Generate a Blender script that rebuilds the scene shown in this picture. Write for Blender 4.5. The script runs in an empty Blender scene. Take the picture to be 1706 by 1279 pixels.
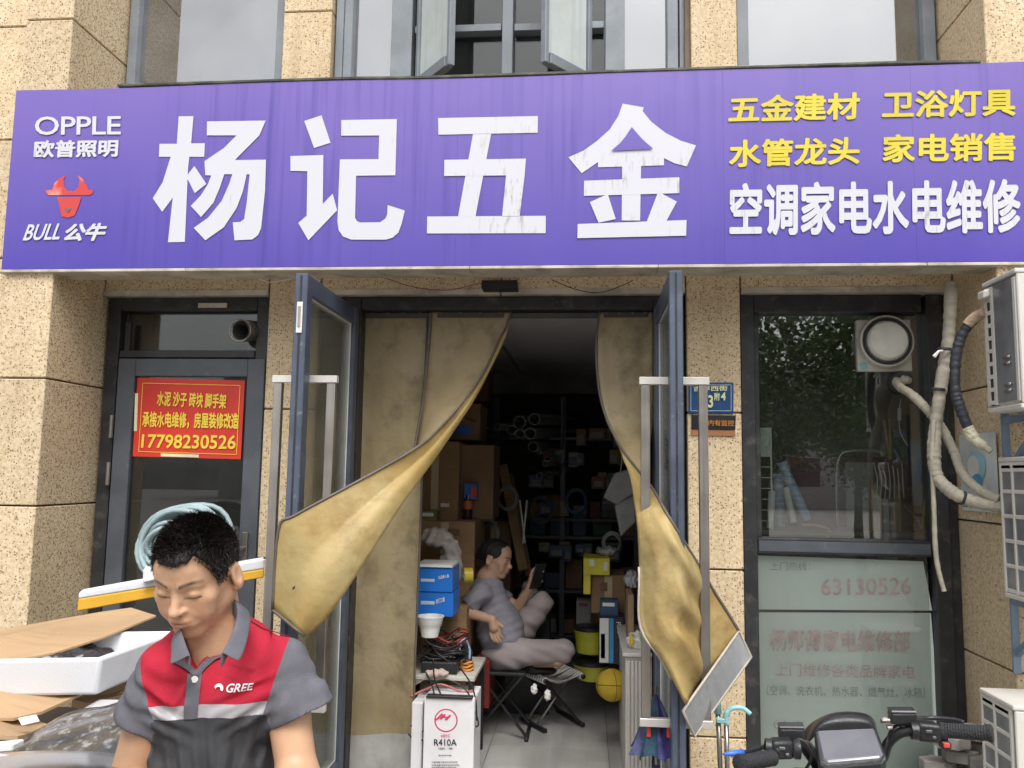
import bpy, bmesh, math, random
import numpy as np
from mathutils import Vector, Matrix
from mathutils.bvhtree import BVHTree
R = math.radians
rnd = random.Random(7)
SC = bpy.context.scene
COL = SC.collection
# ---------------------------------------------------------------- camera
YAW, PITCH, ROLL, FPX = R(5.22), R(6.2), R(-.87), 1380.0
cy_, sy_, cp_, sp_, cr_, sr_ = math.cos(YAW), math.sin(YAW), math.cos(PITCH), math.sin(PITCH), math.cos(ROLL), math.sin(ROLL)
CM = np.array([[cy_, -sy_, 0], [sy_, cy_, 0], [0, 0, 1]]) @ np.array([[1, 0, 0], [0, cp_, -sp_], [0, sp_, cp_]]) @ np.array([[cr_, 0, sr_], [0, 1, 0], [-sr_, 0, cr_]])
CP = np.array([0, -4.2, 1.65])
cam = bpy.data.cameras.new('camera'); camo = bpy.data.objects.new('camera', cam); COL.objects.link(camo)
cam.sensor_width = 36; cam.lens = 36 * FPX / 1706; cam.clip_end = 300; cam.clip_start = .05
rx, fw, up = CM[:, 0], CM[:, 1], CM[:, 2]
camo.matrix_world = Matrix(((rx[0], up[0], -fw[0], CP[0]), (rx[1], up[1], -fw[1], CP[1]), (rx[2], up[2], -fw[2], CP[2]), (0, 0, 0, 1)))
SC.camera = camo
# ---------------------------------------------------------------- light
w = bpy.data.worlds.new('World'); SC.world = w; w.use_nodes = True
nt = w.node_tree; nt.nodes.clear()
sky = nt.nodes.new('ShaderNodeTexSky'); sky.sky_type = 'NISHITA'; sky.sun_disc = False
sky.sun_elevation = R(58); sky.sun_rotation = R(166); sky.dust_density = 4; sky.air_density = 1.0
hs = nt.nodes.new('ShaderNodeHueSaturation'); hs.inputs['Saturation'].default_value = .22
bg = nt.nodes.new('ShaderNodeBackground'); bg.inputs[1].default_value = .15
wo = nt.nodes.new('ShaderNodeOutputWorld')
nt.links.new(sky.outputs[0], hs.inputs['Color']); nt.links.new(hs.outputs[0], bg.inputs[0]); nt.links.new(bg.outputs[0], wo.inputs[0])
sl = bpy.data.lights.new('sun', 'SUN'); sl.energy = 1.25; sl.angle = R(32); sl.color = (1, .97, .92)
so = bpy.data.objects.new('sun', sl); COL.objects.link(so)
# sun_rotation is clockwise from +Y; build the direction from the two angles
el, ro = R(58), R(166)
sd = Vector((math.sin(ro) * math.cos(el), math.cos(ro) * math.cos(el), math.sin(el)))
so.rotation_euler = (-sd).to_track_quat('-Z', 'Y').to_euler(); so.location = (0, -6, 12)
SC.view_settings.view_transform = 'Standard'; SC.view_settings.look = 'None'
SC.view_settings.gamma = 1; SC.view_settings.exposure = .74
SC.view_settings.use_curve_mapping = False
SC.cycles.max_bounces = 8; SC.cycles.transparent_max_bounces = 16; SC.cycles.diffuse_bounces = 5
# ---------------------------------------------------------------- helpers
def P(px, py, Y):
    """world point on the plane y=Y seen at photo pixel"""
    d = CM @ np.array([(px - 853) / FPX, 1, -(py - 639.5) / FPX]); t = (Y - CP[1]) / d[1]
    return Vector(CP + t * d)
def PX(px, py, X):
    d = CM @ np.array([(px - 853) / FPX, 1, -(py - 639.5) / FPX]); t = (X - CP[0]) / d[0]
    return Vector(CP + t * d)
def PZ(px, py, Z):
    d = CM @ np.array([(px - 853) / FPX, 1, -(py - 639.5) / FPX]); t = (Z - CP[2]) / d[2]
    return Vector(CP + t * d)
def X_(px, py, Y): return P(px, py, Y).x
def Z_(px, py, Y): return P(px, py, Y).z

def tag(o, label=None, cat=None, group=None, kind=None):
    if label: o['label'] = label
    if cat: o['category'] = cat
    if group: o['group'] = group
    if kind: o['kind'] = kind
    return o
def empty(name, loc, label, cat, group=None):
    o = bpy.data.objects.new(name, None); COL.objects.link(o); o.location = loc; o.empty_display_size = .1
    return tag(o, label, cat, group)
def woff(p):
    v = Vector((0, 0, 0))
    while p: v = v + p.location; p = p.parent
    return v
def link(name, me, mats, parent=None, bevel=0, smooth=False, subd=0, seg=1):
    o = bpy.data.objects.new(name, me); COL.objects.link(o)
    for m in (mats if isinstance(mats, (list, tuple)) else [mats]): me.materials.append(m)
    if parent:
        o.parent = parent; me.transform(Matrix.Translation(-woff(parent)))
    else:
        # top level single mesh: origin at its base centre
        n = len(me.vertices); co = np.empty(n * 3); me.vertices.foreach_get('co', co); co = co.reshape(-1, 3)
        c = Vector(((co[:, 0].min() + co[:, 0].max()) / 2, (co[:, 1].min() + co[:, 1].max()) / 2, co[:, 2].min()))
        me.transform(Matrix.Translation(-c)); o.location = c
    if smooth:
        me.polygons.foreach_set('use_smooth', [True] * len(me.polygons))
        if smooth != 1:
            try: me.set_sharp_from_angle(angle=R(smooth))
            except Exception: pass
    if bevel:
        b = o.modifiers.new('bevel', 'BEVEL'); b.width = bevel; b.segments = seg; b.limit_method = 'ANGLE'; b.angle_limit = R(40)
    if subd:
        s = o.modifiers.new('sub', 'SUBSURF'); s.levels = subd; s.render_levels = subd
    return o
class MB:
    def __init__(s): s.v = []; s.f = []; s.m = []
    def add(s, vs, fs, mi=0):
        b = len(s.v); s.v += [tuple(x) for x in vs]; s.f += [tuple(i + b for i in f) for f in fs]; s.m += [mi] * len(fs); return s
    def box(s, x0, x1, y0, y1, z0, z1, mi=0):
        vs = [(x0, y0, z0), (x1, y0, z0), (x1, y1, z0), (x0, y1, z0), (x0, y0, z1), (x1, y0, z1), (x1, y1, z1), (x0, y1, z1)]
        return s.add(vs, [(3, 2, 1, 0), (4, 5, 6, 7), (0, 1, 5, 4), (1, 2, 6, 5), (2, 3, 7, 6), (3, 0, 4, 7)], mi)
    def obox(s, c, dx, dy, dz, mi=0):
        """box centred c with half-axis vectors"""
        c, dx, dy, dz = map(Vector, (c, dx, dy, dz))
        vs = [c + a * dx + b * dy + e * dz for e in (-1, 1) for (a, b) in ((-1, -1), (1, -1), (1, 1), (-1, 1))]
        return s.add(vs, [(3, 2, 1, 0), (4, 5, 6, 7), (0, 1, 5, 4), (1, 2, 6, 5), (2, 3, 7, 6), (3, 0, 4, 7)], mi)
    def bar(s, a, b, w, h=None, upv=(0, 0, 1), mi=0):
        a, b = Vector(a), Vector(b); d = (b - a); L = d.length; d.normalize(); u = Vector(upv)
        if abs(d.dot(u)) > .95: u = Vector((0, 1, 0))
        x = d.cross(u).normalized(); z = x.cross(d)
        return s.obox((a + b) / 2, x * w / 2, d * L / 2, z * (h or w) / 2, mi)
    def tube(s, pts, r, seg=10, mi=0, cap=True, closed=False):
        pts = [Vector(p) for p in pts]; n = len(pts); rr = r if isinstance(r, (list, tuple)) else [r] * n
        T = []
        for i in range(n):
            if closed: t = pts[(i + 1) % n] - pts[i - 1]
            else: t = pts[min(i + 1, n - 1)] - pts[max(i - 1, 0)]
            T.append(t.normalized() if t.length > 1e-9 else Vector((0, 0, 1)))
        u = Vector((0, 0, 1)) if abs(T[0].z) < .9 else Vector((1, 0, 0))
        u = (u - T[0] * u.dot(T[0])).normalized(); vs = []
        for i in range(n):
            u = (u - T[i] * u.dot(T[i])).normalized(); v = T[i].cross(u)
            for k in range(seg):
                a = 2 * math.pi * k / seg; vs.append(pts[i] + (u * math.cos(a) + v * math.sin(a)) * rr[i])
        fs = []
        for i in range(n if closed else n - 1):
            j = (i + 1) % n
            for k in range(seg): fs.append((i * seg + k, i * seg + (k + 1) % seg, j * seg + (k + 1) % seg, j * seg + k))
        if cap and not closed: fs.append(tuple(reversed(range(seg)))); fs.append(tuple((n - 1) * seg + k for k in range(seg)))
        return s.add(vs, fs, mi)
    def lathe(s, c, prof, axis=(0, 0, 1), seg=24, mi=0):
        """prof: list of (r, h) along the axis from c"""
        c = Vector(c); ax = Vector(axis).normalized(); u = Vector((1, 0, 0)) if abs(ax.x) < .9 else Vector((0, 1, 0))
        u = (u - ax * u.dot(ax)).normalized(); v = ax.cross(u); vs = []
        for r, h in prof:
            for k in range(seg):
                a = 2 * math.pi * k / seg; vs.append(c + ax * h + (u * math.cos(a) + v * math.sin(a)) * max(r, 1e-5))
        fs = []
        for i in range(len(prof) - 1):
            for k in range(seg): fs.append((i * seg + k, i * seg + (k + 1) % seg, (i + 1) * seg + (k + 1) % seg, (i + 1) * seg + k))
        return s.add(vs, fs, mi)
    def ball(s, c, rx, ry=None, rz=None, n=10, mi=0):
        ry = ry or rx; rz = rz or rx; c = Vector(c); vs = []; fs = []; m = n * 2
        for i in range(n + 1):
            t = math.pi * i / n
            for k in range(m):
                a = 2 * math.pi * k / m; vs.append(c + Vector((rx * math.sin(t) * math.cos(a), ry * math.sin(t) * math.sin(a), -rz * math.cos(t))))
        for i in range(n):
            for k in range(m): fs.append((i * m + k, i * m + (k + 1) % m, (i + 1) * m + (k + 1) % m, (i + 1) * m + k))
        return s.add(vs, fs, mi)
    def prism(s, poly, ext, mi=0):
        """poly: list of 3D points; ext: vector"""
        n = len(poly); ext = Vector(ext); a = [Vector(p) for p in poly]; b = [p + ext for p in a]
        fs = [tuple(range(n)), tuple(reversed(range(n, 2 * n)))] + [(i, i + n, (i + 1) % n + n, (i + 1) % n) for i in range(n)]
        return s.add(a + b, fs, mi)
    def grid(s, rows, mi=0):
        n = len(rows[0]); vs = [p for r in rows for p in r]
        fs = [(i * n + k, i * n + k + 1, (i + 1) * n + k + 1, (i + 1) * n + k) for i in range(len(rows) - 1) for k in range(n - 1)]
        return s.add(vs, fs, mi)
    def mesh(s, name='m', fix=True):
        me = bpy.data.meshes.new(name); me.from_pydata(s.v, [], s.f); me.polygons.foreach_set('material_index', s.m)
        if fix:
            bm = bmesh.new(); bm.from_mesh(me); bmesh.ops.recalc_face_normals(bm, faces=bm.faces); bm.to_mesh(me); bm.free()
        me.update(); return me
    def build(s, name, mats, parent=None, **k): return link(name, s.mesh(name), mats, parent, **k)
def spline(pts, n=8, closed=False):
    pts = [Vector(p) for p in pts]; out = []; m = len(pts)
    rng = range(m) if closed else range(m - 1)
    for i in rng:
        if closed: p0, p1, p2, p3 = pts[i - 1], pts[i], pts[(i + 1) % m], pts[(i + 2) % m]
        else: p0, p1, p2, p3 = pts[max(i - 1, 0)], pts[i], pts[i + 1], pts[min(i + 2, m - 1)]
        for k in range(n):
            t = k / n
            out.append(.5 * ((2 * p1) + (p2 - p0) * t + (2 * p0 - 5 * p1 + 4 * p2 - p3) * t * t + (3 * p1 - p0 - 3 * p2 + p3) * t ** 3))
    if not closed: out.append(pts[-1])
    return out
# ---- text
def text_mesh(body, bold=0.0, ext=.002, shear=0, track=1.0):
    cu = bpy.data.curves.new('t', 'FONT'); cu.body = body; cu.size = 1; cu.extrude = 0; cu.shear = shear
    cu.space_character = track; cu.resolution_u = 3; cu.fill_mode = 'FRONT'
    o = bpy.data.objects.new('t', cu); COL.objects.link(o)
    dg = bpy.context.evaluated_depsgraph_get(); me = bpy.data.meshes.new_from_object(o.evaluated_get(dg))
    bpy.data.objects.remove(o); bpy.data.curves.remove(cu)
    if bold > 0:   # emboldened by overstriking, each strike a hair above the last
        n = len(me.vertices); co = np.empty(n * 3); me.vertices.foreach_get('co', co); co = co.reshape(-1, 3)
        fs = [tuple(p.vertices) for p in me.polygons]; vs = []; ff = []
        for k in range(8):
            a = k * math.pi / 4 + .3; vs += (co + [math.cos(a) * bold, math.sin(a) * bold, (k + 1) * .01]).tolist(); ff += [tuple(i + k * n for i in f) for f in fs]
        me = bpy.data.meshes.new('t'); me.from_pydata(vs, [], ff)
    return me
def text(body, mat, parent, p_tl, p_tr, p_bl, bold=.012, name='lettering', lift=.0015, shear=0, track=1.0, fit=True, bend=None):
    """lettering on the parallelogram given by its top left, top right and bottom left corners (ink box)"""
    me = text_mesh(body, bold, 0, shear, track)
    n = len(me.vertices); co = np.empty(n * 3); me.vertices.foreach_get('co', co); co = co.reshape(-1, 3)
    x0, x1, y0, y1 = co[:, 0].min(), co[:, 0].max(), co[:, 1].min(), co[:, 1].max()
    tl, tr, bl = map(np.array, (p_tl, p_tr, p_bl)); u = (co[:, 0] - x0) / (x1 - x0); v = (y1 - co[:, 1]) / (y1 - y0)
    nrm = np.cross(tr - tl, bl - tl); nrm = nrm / np.linalg.norm(nrm) * -1
    out = tl + u[:, None] * (tr - tl) + v[:, None] * (bl - tl) + nrm * (lift + co[:, 2:3] * .006)
    me.vertices.foreach_set('co', out.astype(np.float32).ravel()); me.update()
    me.materials.clear()
    o = link(name, me, mat, parent)
    return o
# ---- materials
def mat(name, c, rough=.6, metal=0, var=.12, vs=6, bump=0, bs=40, spec=.5, c2=None, thr=(.4, .62), streak=None, dirt_glint=None, coat=0, alpha=1, rv=0):
    m = bpy.data.materials.new(name); m.use_nodes = True; N = m.node_tree.nodes; L = m.node_tree.links; b = N['Principled BSDF']
    tc = N.new('ShaderNodeTexCoord'); nz = N.new('ShaderNodeTexNoise'); nz.inputs['Scale'].default_value = vs; nz.inputs['Detail'].default_value = 6
    L.new(tc.outputs['Object'], nz.inputs['Vector'])
    rp = N.new('ShaderNodeValToRGB'); L.new(nz.outputs['Fac'], rp.inputs[0])
    c = tuple(c); lo = tuple(max(0, x * (1 - var)) for x in c) if c2 is None else tuple(c2); hi = tuple(min(1, x * (1 + var)) for x in c) if c2 is None else c
    rp.color_ramp.elements[0].position = thr[0]; rp.color_ramp.elements[1].position = thr[1]
    rp.color_ramp.elements[0].color = (*lo, 1); rp.color_ramp.elements[1].color = (*hi, 1)
    col = rp.outputs[0]
    def mixin(col, fac, colour, mode='MIX'):
        mx = N.new('ShaderNodeMix'); mx.data_type = 'RGBA'; mx.blend_type = mode
        L.new(fac, mx.inputs[0]); L.new(col, mx.inputs[6]); mx.inputs[7].default_value = (*colour, 1); return mx.outputs[2]
    if streak:  # (colour, scale xyz, lo, hi)
        mp = N.new('ShaderNodeMapping'); mp.inputs['Scale'].default_value = streak[1]; L.new(tc.outputs['Object'], mp.inputs[0])
        n2 = N.new('ShaderNodeTexNoise'); n2.inputs['Scale'].default_value = 1; n2.inputs['Detail'].default_value = 5; L.new(mp.outputs[0], n2.inputs['Vector'])
        mr = N.new('ShaderNodeMapRange'); mr.inputs[1].default_value = streak[2]; mr.inputs[2].default_value = streak[3]; L.new(n2.outputs[0], mr.inputs[0])
        mr.inputs[4].default_value = streak[4] if len(streak) > 4 else .7
        col = mixin(col, mr.outputs[0], streak[0])
    if dirt_glint:  # (colour, scale, lo, hi, amount)
        n3 = N.new('ShaderNodeTexNoise'); n3.inputs['Scale'].default_value = dirt_glint[1]; n3.inputs['Detail'].default_value = 8; n3.inputs['Roughness'].default_value = .65
        L.new(tc.outputs['Object'], n3.inputs['Vector'])
        mr = N.new('ShaderNodeMapRange'); mr.inputs[1].default_value = dirt_glint[2]; mr.inputs[2].default_value = dirt_glint[3]; mr.inputs[4].default_value = dirt_glint[4]; L.new(n3.outputs[0], mr.inputs[0])
        col = mixin(col, mr.outputs[0], dirt_glint[0])
    if rv:
        oi = N.new('ShaderNodeObjectInfo'); mr = N.new('ShaderNodeMapRange'); L.new(oi.outputs['Random'], mr.inputs[0]); mr.inputs[3].default_value = 1 - rv; mr.inputs[4].default_value = 1 + rv
        hv = N.new('ShaderNodeHueSaturation'); L.new(mr.outputs[0], hv.inputs['Value']); L.new(col, hv.inputs['Color']); col = hv.outputs[0]
    L.new(col, b.inputs['Base Color'])
    b.inputs['Metallic'].default_value = metal; b.inputs['Roughness'].default_value = rough; b.inputs['Specular IOR Level'].default_value = spec
    if coat: b.inputs['Coat Weight'].default_value = coat; b.inputs['Coat Roughness'].default_value = .1
    if var:
        mr = N.new('ShaderNodeMapRange'); mr.inputs[3].default_value = max(0, rough - .1); mr.inputs[4].default_value = min(1, rough + .1); L.new(nz.outputs[0], mr.inputs[0]); L.new(mr.outputs[0], b.inputs['Roughness'])
    if bump:
        nb = N.new('ShaderNodeTexNoise'); nb.inputs['Scale'].default_value = bs; nb.inputs['Detail'].default_value = 4; L.new(tc.outputs['Object'], nb.inputs['Vector'])
        bp = N.new('ShaderNodeBump'); bp.inputs['Strength'].default_value = bump; bp.inputs['Distance'].default_value = .01; L.new(nb.outputs[0], bp.inputs['Height']); L.new(bp.outputs[0], b.inputs['Normal'])
    if alpha < 1: b.inputs['Alpha'].default_value = alpha
    return m
def stone_mat():
    m = bpy.data.materials.new('speckled_stone'); m.use_nodes = True; N = m.node_tree.nodes; L = m.node_tree.links; b = N['Principled BSDF']
    ge = N.new('ShaderNodeNewGeometry'); pos = ge.outputs['Position']
    def noise(sc, det=3, rough=.5):
        n = N.new('ShaderNodeTexNoise'); n.inputs['Scale'].default_value = sc; n.inputs['Detail'].default_value = det; n.inputs['Roughness'].default_value = rough; L.new(pos, n.inputs['Vector']); return n.outputs[0]
    def rng(x, a, bb, c=0, d=1):
        r = N.new('ShaderNodeMapRange'); L.new(x, r.inputs[0]); r.inputs[1].default_value = a; r.inputs[2].default_value = bb; r.inputs[3].default_value = c; r.inputs[4].default_value = d; return r.outputs[0]
    def mix(f, a, c):
        x = N.new('ShaderNodeMix'); x.data_type = 'RGBA'; L.new(f, x.inputs[0])
        if isinstance(a, tuple): x.inputs[6].default_value = (*a, 1)
        else: L.new(a, x.inputs[6])
        x.inputs[7].default_value = (*c, 1); return x.outputs[2]
    col = mix(rng(noise(55, 3), .42, .6), (.58, .45, .28), (.71, .575, .39))
    col = mix(rng(noise(4, 5), .45, .75, 0, .45), col, (.52, .38, .22))
    col = mix(rng(noise(150, 2), .58, .66, 0, .8), col, (.72, .62, .45))
    vo = N.new('ShaderNodeTexVoronoi'); vo.inputs['Scale'].default_value = 80; L.new(pos, vo.inputs['Vector'])
    ad = N.new('ShaderNodeMath'); ad.operation = 'MULTIPLY'; L.new(rng(vo.outputs['Distance'], .26, .34, 1, 0), ad.inputs[0])
    sx = N.new('ShaderNodeSeparateColor'); L.new(vo.outputs['Color'], sx.inputs[0]); L.new(rng(sx.outputs[0], .50, .62), ad.inputs[1])
    col = mix(ad.outputs[0], col, (.19, .12, .065))
    n2 = rng(noise(85, 2), .635, .665, 0, .85); col = mix(n2, col, (.24, .155, .085))
    mp = N.new('ShaderNodeMapping'); mp.inputs['Scale'].default_value = (7, 7, .9); L.new(pos, mp.inputs[0]); ns = N.new('ShaderNodeTexNoise'); ns.inputs['Scale'].default_value = 1; ns.inputs['Detail'].default_value = 7; L.new(mp.outputs[0], ns.inputs['Vector'])
    col = mix(rng(ns.outputs[0], .52, .74, 0, .34), col, (.33, .235, .14))
    oi = N.new('ShaderNodeObjectInfo'); hv = N.new('ShaderNodeHueSaturation'); L.new(rng(oi.outputs['Random'], 0, 1, .89, 1.08), hv.inputs['Value']); L.new(col, hv.inputs['Color'])
    col = hv.outputs[0]
    L.new(col, b.inputs['Base Color']); b.inputs['Roughness'].default_value = .8; b.inputs['Specular IOR Level'].default_value = .3
    bp = N.new('ShaderNodeBump'); bp.inputs['Strength'].default_value = .5; bp.inputs['Distance'].default_value = .004; L.new(noise(110, 4, .7), bp.inputs['Height']); L.new(bp.outputs[0], b.inputs['Normal'])
    return m
def glass_mat(name, tint=(.97, .985, .975), refl=1.0, rough=0.0, dust=.03, dustc=(.6, .6, .56), ior=1.5):
    m = bpy.data.materials.new(name); m.use_nodes = True; N = m.node_tree.nodes; L = m.node_tree.links; N.clear()
    out = N.new('ShaderNodeOutputMaterial'); tr = N.new('ShaderNodeBsdfTransparent'); tr.inputs[0].default_value = (*tint, 1)
    gl = N.new('ShaderNodeBsdfGlossy'); gl.inputs['Roughness'].default_value = rough
    df = N.new('ShaderNodeBsdfDiffuse'); df.inputs[0].default_value = (*dustc, 1)
    fr = N.new('ShaderNodeFresnel'); fr.inputs[0].default_value = ior
    mu = N.new('ShaderNodeMath'); mu.operation = 'MULTIPLY'; mu.inputs[1].default_value = refl; mu.use_clamp = True; L.new(fr.outputs[0], mu.inputs[0])
    tc = N.new('ShaderNodeTexCoord'); nz = N.new('ShaderNodeTexNoise'); nz.inputs['Scale'].default_value = 3; nz.inputs['Detail'].default_value = 8; L.new(tc.outputs['Object'], nz.inputs[0])
    mr = N.new('ShaderNodeMapRange'); mr.inputs[1].default_value = .35; mr.inputs[2].default_value = .75; mr.inputs[3].default_value = dust * .5; mr.inputs[4].default_value = dust * 2; L.new(nz.outputs[0], mr.inputs[0])
    m1 = N.new('ShaderNodeMixShader'); L.new(mr.outputs[0], m1.inputs[0]); L.new(tr.outputs[0], m1.inputs[1]); L.new(df.outputs[0], m1.inputs[2])
    m2 = N.new('ShaderNodeMixShader'); L.new(mu.outputs[0], m2.inputs[0]); L.new(m1.outputs[0], m2.inputs[1]); L.new(gl.outputs[0], m2.inputs[2])
    L.new(m2.outputs[0], out.inputs[0]); return m
# ================================================================ smooth body modelling (signed distance fields -> mesh)
import openvdb
f32 = np.float32
def _v(a): return np.asarray(a, f32)
def sph(p, c, r): return np.linalg.norm(p - _v(c), axis=1) - r
def ell(p, c, r, rot=None):
    q = p - _v(c)
    if rot is not None: q = q @ np.asarray(rot, f32)
    r = _v(r); k0 = np.linalg.norm(q / r, axis=1); k1 = np.linalg.norm(q / (r * r), axis=1)
    return k0 * (k0 - 1) / np.maximum(k1, 1e-6)
def cap(p, a, b, r1, r2=None):
    r2 = r1 if r2 is None else r2; a, b = _v(a), _v(b); ab = b - a
    t = np.clip((p - a) @ ab / max(float(ab @ ab), 1e-9), 0, 1)
    return np.linalg.norm(p - a - t[:, None] * ab, axis=1) - (r1 + (r2 - r1) * t)
def smin(a, b, k):
    h = np.clip(.5 + .5 * (b - a) / k, 0, 1); return b + (a - b) * h - k * h * (1 - h)
def smax(a, b, k): return -smin(-a, -b, k)
def U(k, *ds):
    d = ds[0]
    for e in ds[1:]: d = smin(d, e, k)
    return d
def plane(p, c, n): n = _v(n); n = n / np.linalg.norm(n); return (p - _v(c)) @ n
def sdf_mesh(fn, lo, hi, vx, name='m'):
    B = 12; lo = np.array(lo, float); hi = np.array(hi, float); n = np.ceil((hi - lo) / vx / B).astype(int)
    ii = np.stack(np.meshgrid(*[np.arange(k) for k in n], indexing='ij'), -1).reshape(-1, 3)
    ctr = (lo + (ii + .5) * B * vx).astype(f32); d = fn(ctr); rad = B * vx * .87 * 1.35 + 3 * vx
    bg = 3 * vx; grid = openvdb.FloatGrid(bg)
    loc = np.stack(np.meshgrid(*[np.arange(B)] * 3, indexing='ij'), -1).reshape(-1, 3)
    sel = np.abs(d) < rad
    for k in np.nonzero((~sel) & (d < 0))[0]: grid.copyFromArray(np.full((B, B, B), -bg, f32), ijk=tuple(int(x) for x in ii[k] * B))
    idx = np.nonzero(sel)[0]
    for s in range(0, len(idx), 200):
        ch = idx[s:s + 200]; pts = (lo + ((ii[ch][:, None, :] * B + loc[None]) * vx)).astype(f32).reshape(-1, 3)
        dd = np.clip(fn(pts), -bg, bg).astype(f32).reshape(len(ch), B, B, B)
        for j, k in enumerate(ch): grid.copyFromArray(np.ascontiguousarray(dd[j]), ijk=tuple(int(x) for x in ii[k] * B))
    pt, tr, qd = grid.convertToPolygons(isovalue=0.0, adaptivity=0.0)
    pt = pt * vx + lo
    me = bpy.data.meshes.new(name); me.from_pydata(pt.tolist(), [], [tuple(reversed(q)) for q in qd.tolist()] + [tuple(reversed(q)) for q in tr.tolist()])
    me.update(); me.validate(); return me
def mco(me):
    co = np.empty(len(me.vertices) * 3, f32); me.vertices.foreach_get('co', co); return co.reshape(-1, 3)
def sdf_obj(name, me, mats, parent, colfn=None, facefn=None):
    if colfn is not None:
        c = colfn(mco(me)); at = me.color_attributes.new('tone', 'FLOAT_COLOR', 'POINT'); at.data.foreach_set('color', np.concatenate([c, np.ones((len(c), 1))], 1).astype(f32).ravel())
    fi = None
    if facefn is not None:
        ce = np.empty(len(me.polygons) * 3, f32); me.polygons.foreach_get('center', ce); fi = facefn(ce.reshape(-1, 3)).astype(np.int32)
    o = link(name, me, mats, parent, smooth=True)
    if fi is not None: me.polygons.foreach_set('material_index', fi)
    return o
def tone_mat(name, rough=.5, sss=.0, bump=.1, bs=300, mul=1.0):
    m = bpy.data.materials.new(name); m.use_nodes = True; N = m.node_tree.nodes; L = m.node_tree.links; b = N['Principled BSDF']
    at = N.new('ShaderNodeAttribute'); at.attribute_name = 'tone'
    tc = N.new('ShaderNodeTexCoord'); nz = N.new('ShaderNodeTexNoise'); nz.inputs['Scale'].default_value = 45; nz.inputs['Detail'].default_value = 8; L.new(tc.outputs['Object'], nz.inputs[0])
    mr = N.new('ShaderNodeMapRange'); L.new(nz.outputs[0], mr.inputs[0]); mr.inputs[3].default_value = .88 * mul; mr.inputs[4].default_value = 1.1 * mul
    hv = N.new('ShaderNodeHueSaturation'); L.new(mr.outputs[0], hv.inputs['Value']); L.new(at.outputs['Color'], hv.inputs['Color']); L.new(hv.outputs[0], b.inputs['Base Color'])
    b.inputs['Roughness'].default_value = rough
    if sss: b.inputs['Subsurface Weight'].default_value = sss; b.inputs['Subsurface Radius'].default_value = (.012, .004, .002); b.inputs['Subsurface Scale'].default_value = .5
    nb = N.new('ShaderNodeTexNoise'); nb.inputs['Scale'].default_value = bs; L.new(tc.outputs['Object'], nb.inputs[0])
    bp = N.new('ShaderNodeBump'); bp.inputs['Strength'].default_value = bump; bp.inputs['Distance'].default_value = .001; L.new(nb.outputs[0], bp.inputs['Height']); L.new(bp.outputs[0], b.inputs['Normal'])
    return m
def rotz(a): c, s = math.cos(a), math.sin(a); return np.array([[c, -s, 0], [s, c, 0], [0, 0, 1]])
def rotx(a): c, s = math.cos(a), math.sin(a); return np.array([[1, 0, 0], [0, c, -s], [0, s, c]])
def roty(a): c, s = math.cos(a), math.sin(a); return np.array([[c, 0, s], [0, 1, 0], [-s, 0, c]])
# ---- canonical head: face towards -y, chin at z=-.115
def face_sdf(q):
    a = q.copy(); a[:, 0] = np.abs(a[:, 0])
    d = ell(q, (0, .010, .030), (.0745, .092, .074))
    d = smin(d, ell(q, (0, -.022, -.025), (.061, .068, .078)), .03)
    d = smin(d, ell(q, (0, -.045, .040), (.058, .044, .045)), .02)
    d = smin(d, cap(a, (.054, .018, -.045), (.022, -.058, -.092), .017, .014), .022)
    d = smin(d, ell(q, (0, -.066, -.094), (.024, .020, .018)), .018)
    d = smin(d, ell(a, (.043, -.057, -.020), (.022, .020, .018)), .02)       # cheekbones
    d = smin(d, ell(a, (.036, -.060, -.050), (.022, .018, .022)), .02)
    d = smin(d, cap(a, (.040, -.070, .0185), (.012, -.083, .0165), .009, .008), .014)   # brow
    d = smax(d, -ell(a, (.031, -.101, -.001), (.020, .020, .012)), .014)     # socket
    d = smin(d, ell(a, (.0315, -.0725, -.002), (.0165, .0145, .0115)), .005)  # lidded eye
    d = smin(d, cap(q, (0, -.080, .008), (0, -.1035, -.031), .0075, .0095), .010)
    d = smin(d, ell(q, (0, -.1055, -.0335), (.0105, .0095, .0085)), .006)
    d = smin(d, ell(a, (.0135, -.094, -.036), (.0075, .0105, .0075)), .006)
    d = smax(d, -ell(a, (.0065, -.1005, -.0435), (.0036, .006, .004)), .003)  # nostril
    d = smin(d, ell(q, (0, -.076, -.062), (.030, .022, .024)), .016)          # muzzle
    lx = np.clip(np.abs(q[:, 0]) / .026, 0, 1)
    d = smin(d, ell(q + np.stack([0 * lx, -.010 * lx ** 2, .0035 * lx ** 2], 1), (0, -.0965, -.0560), (.024, .0062, .0050)), .004)
    d = smin(d, ell(q + np.stack([0 * lx, -.010 * lx ** 2, -.002 * lx ** 2], 1), (0, -.0945, -.0670), (.020, .0075, .0058)), .004)
    d = smax(d, -ell(q + np.stack([0 * lx, -.012 * lx ** 2, .002 * lx ** 2], 1), (0, -.1045, -.0612), (.026, .006, .0011)), .0022)
    d = smax(d, -cap(a, (.019, -.100, -.040), (.034, -.088, -.062), .0045, .004), .009)   # nasolabial fold
    d = smax(d, -ell(q, (0, -.094, -.0785), (.018, .006, .0045)), .008)
    # ear
    e = ell(a, (.0785, .016, -.012), (.0085, .0185, .0325), roty(R(-10)))
    e = smax(e, -ell(a, (.088, .0125, -.006), (.0085, .0105, .020)), .004)
    e = smin(e, ell(a, (.0775, .010, -.037), (.006, .009, .009)), .004)
    d = smin(d, e, .005)
    return d
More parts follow.
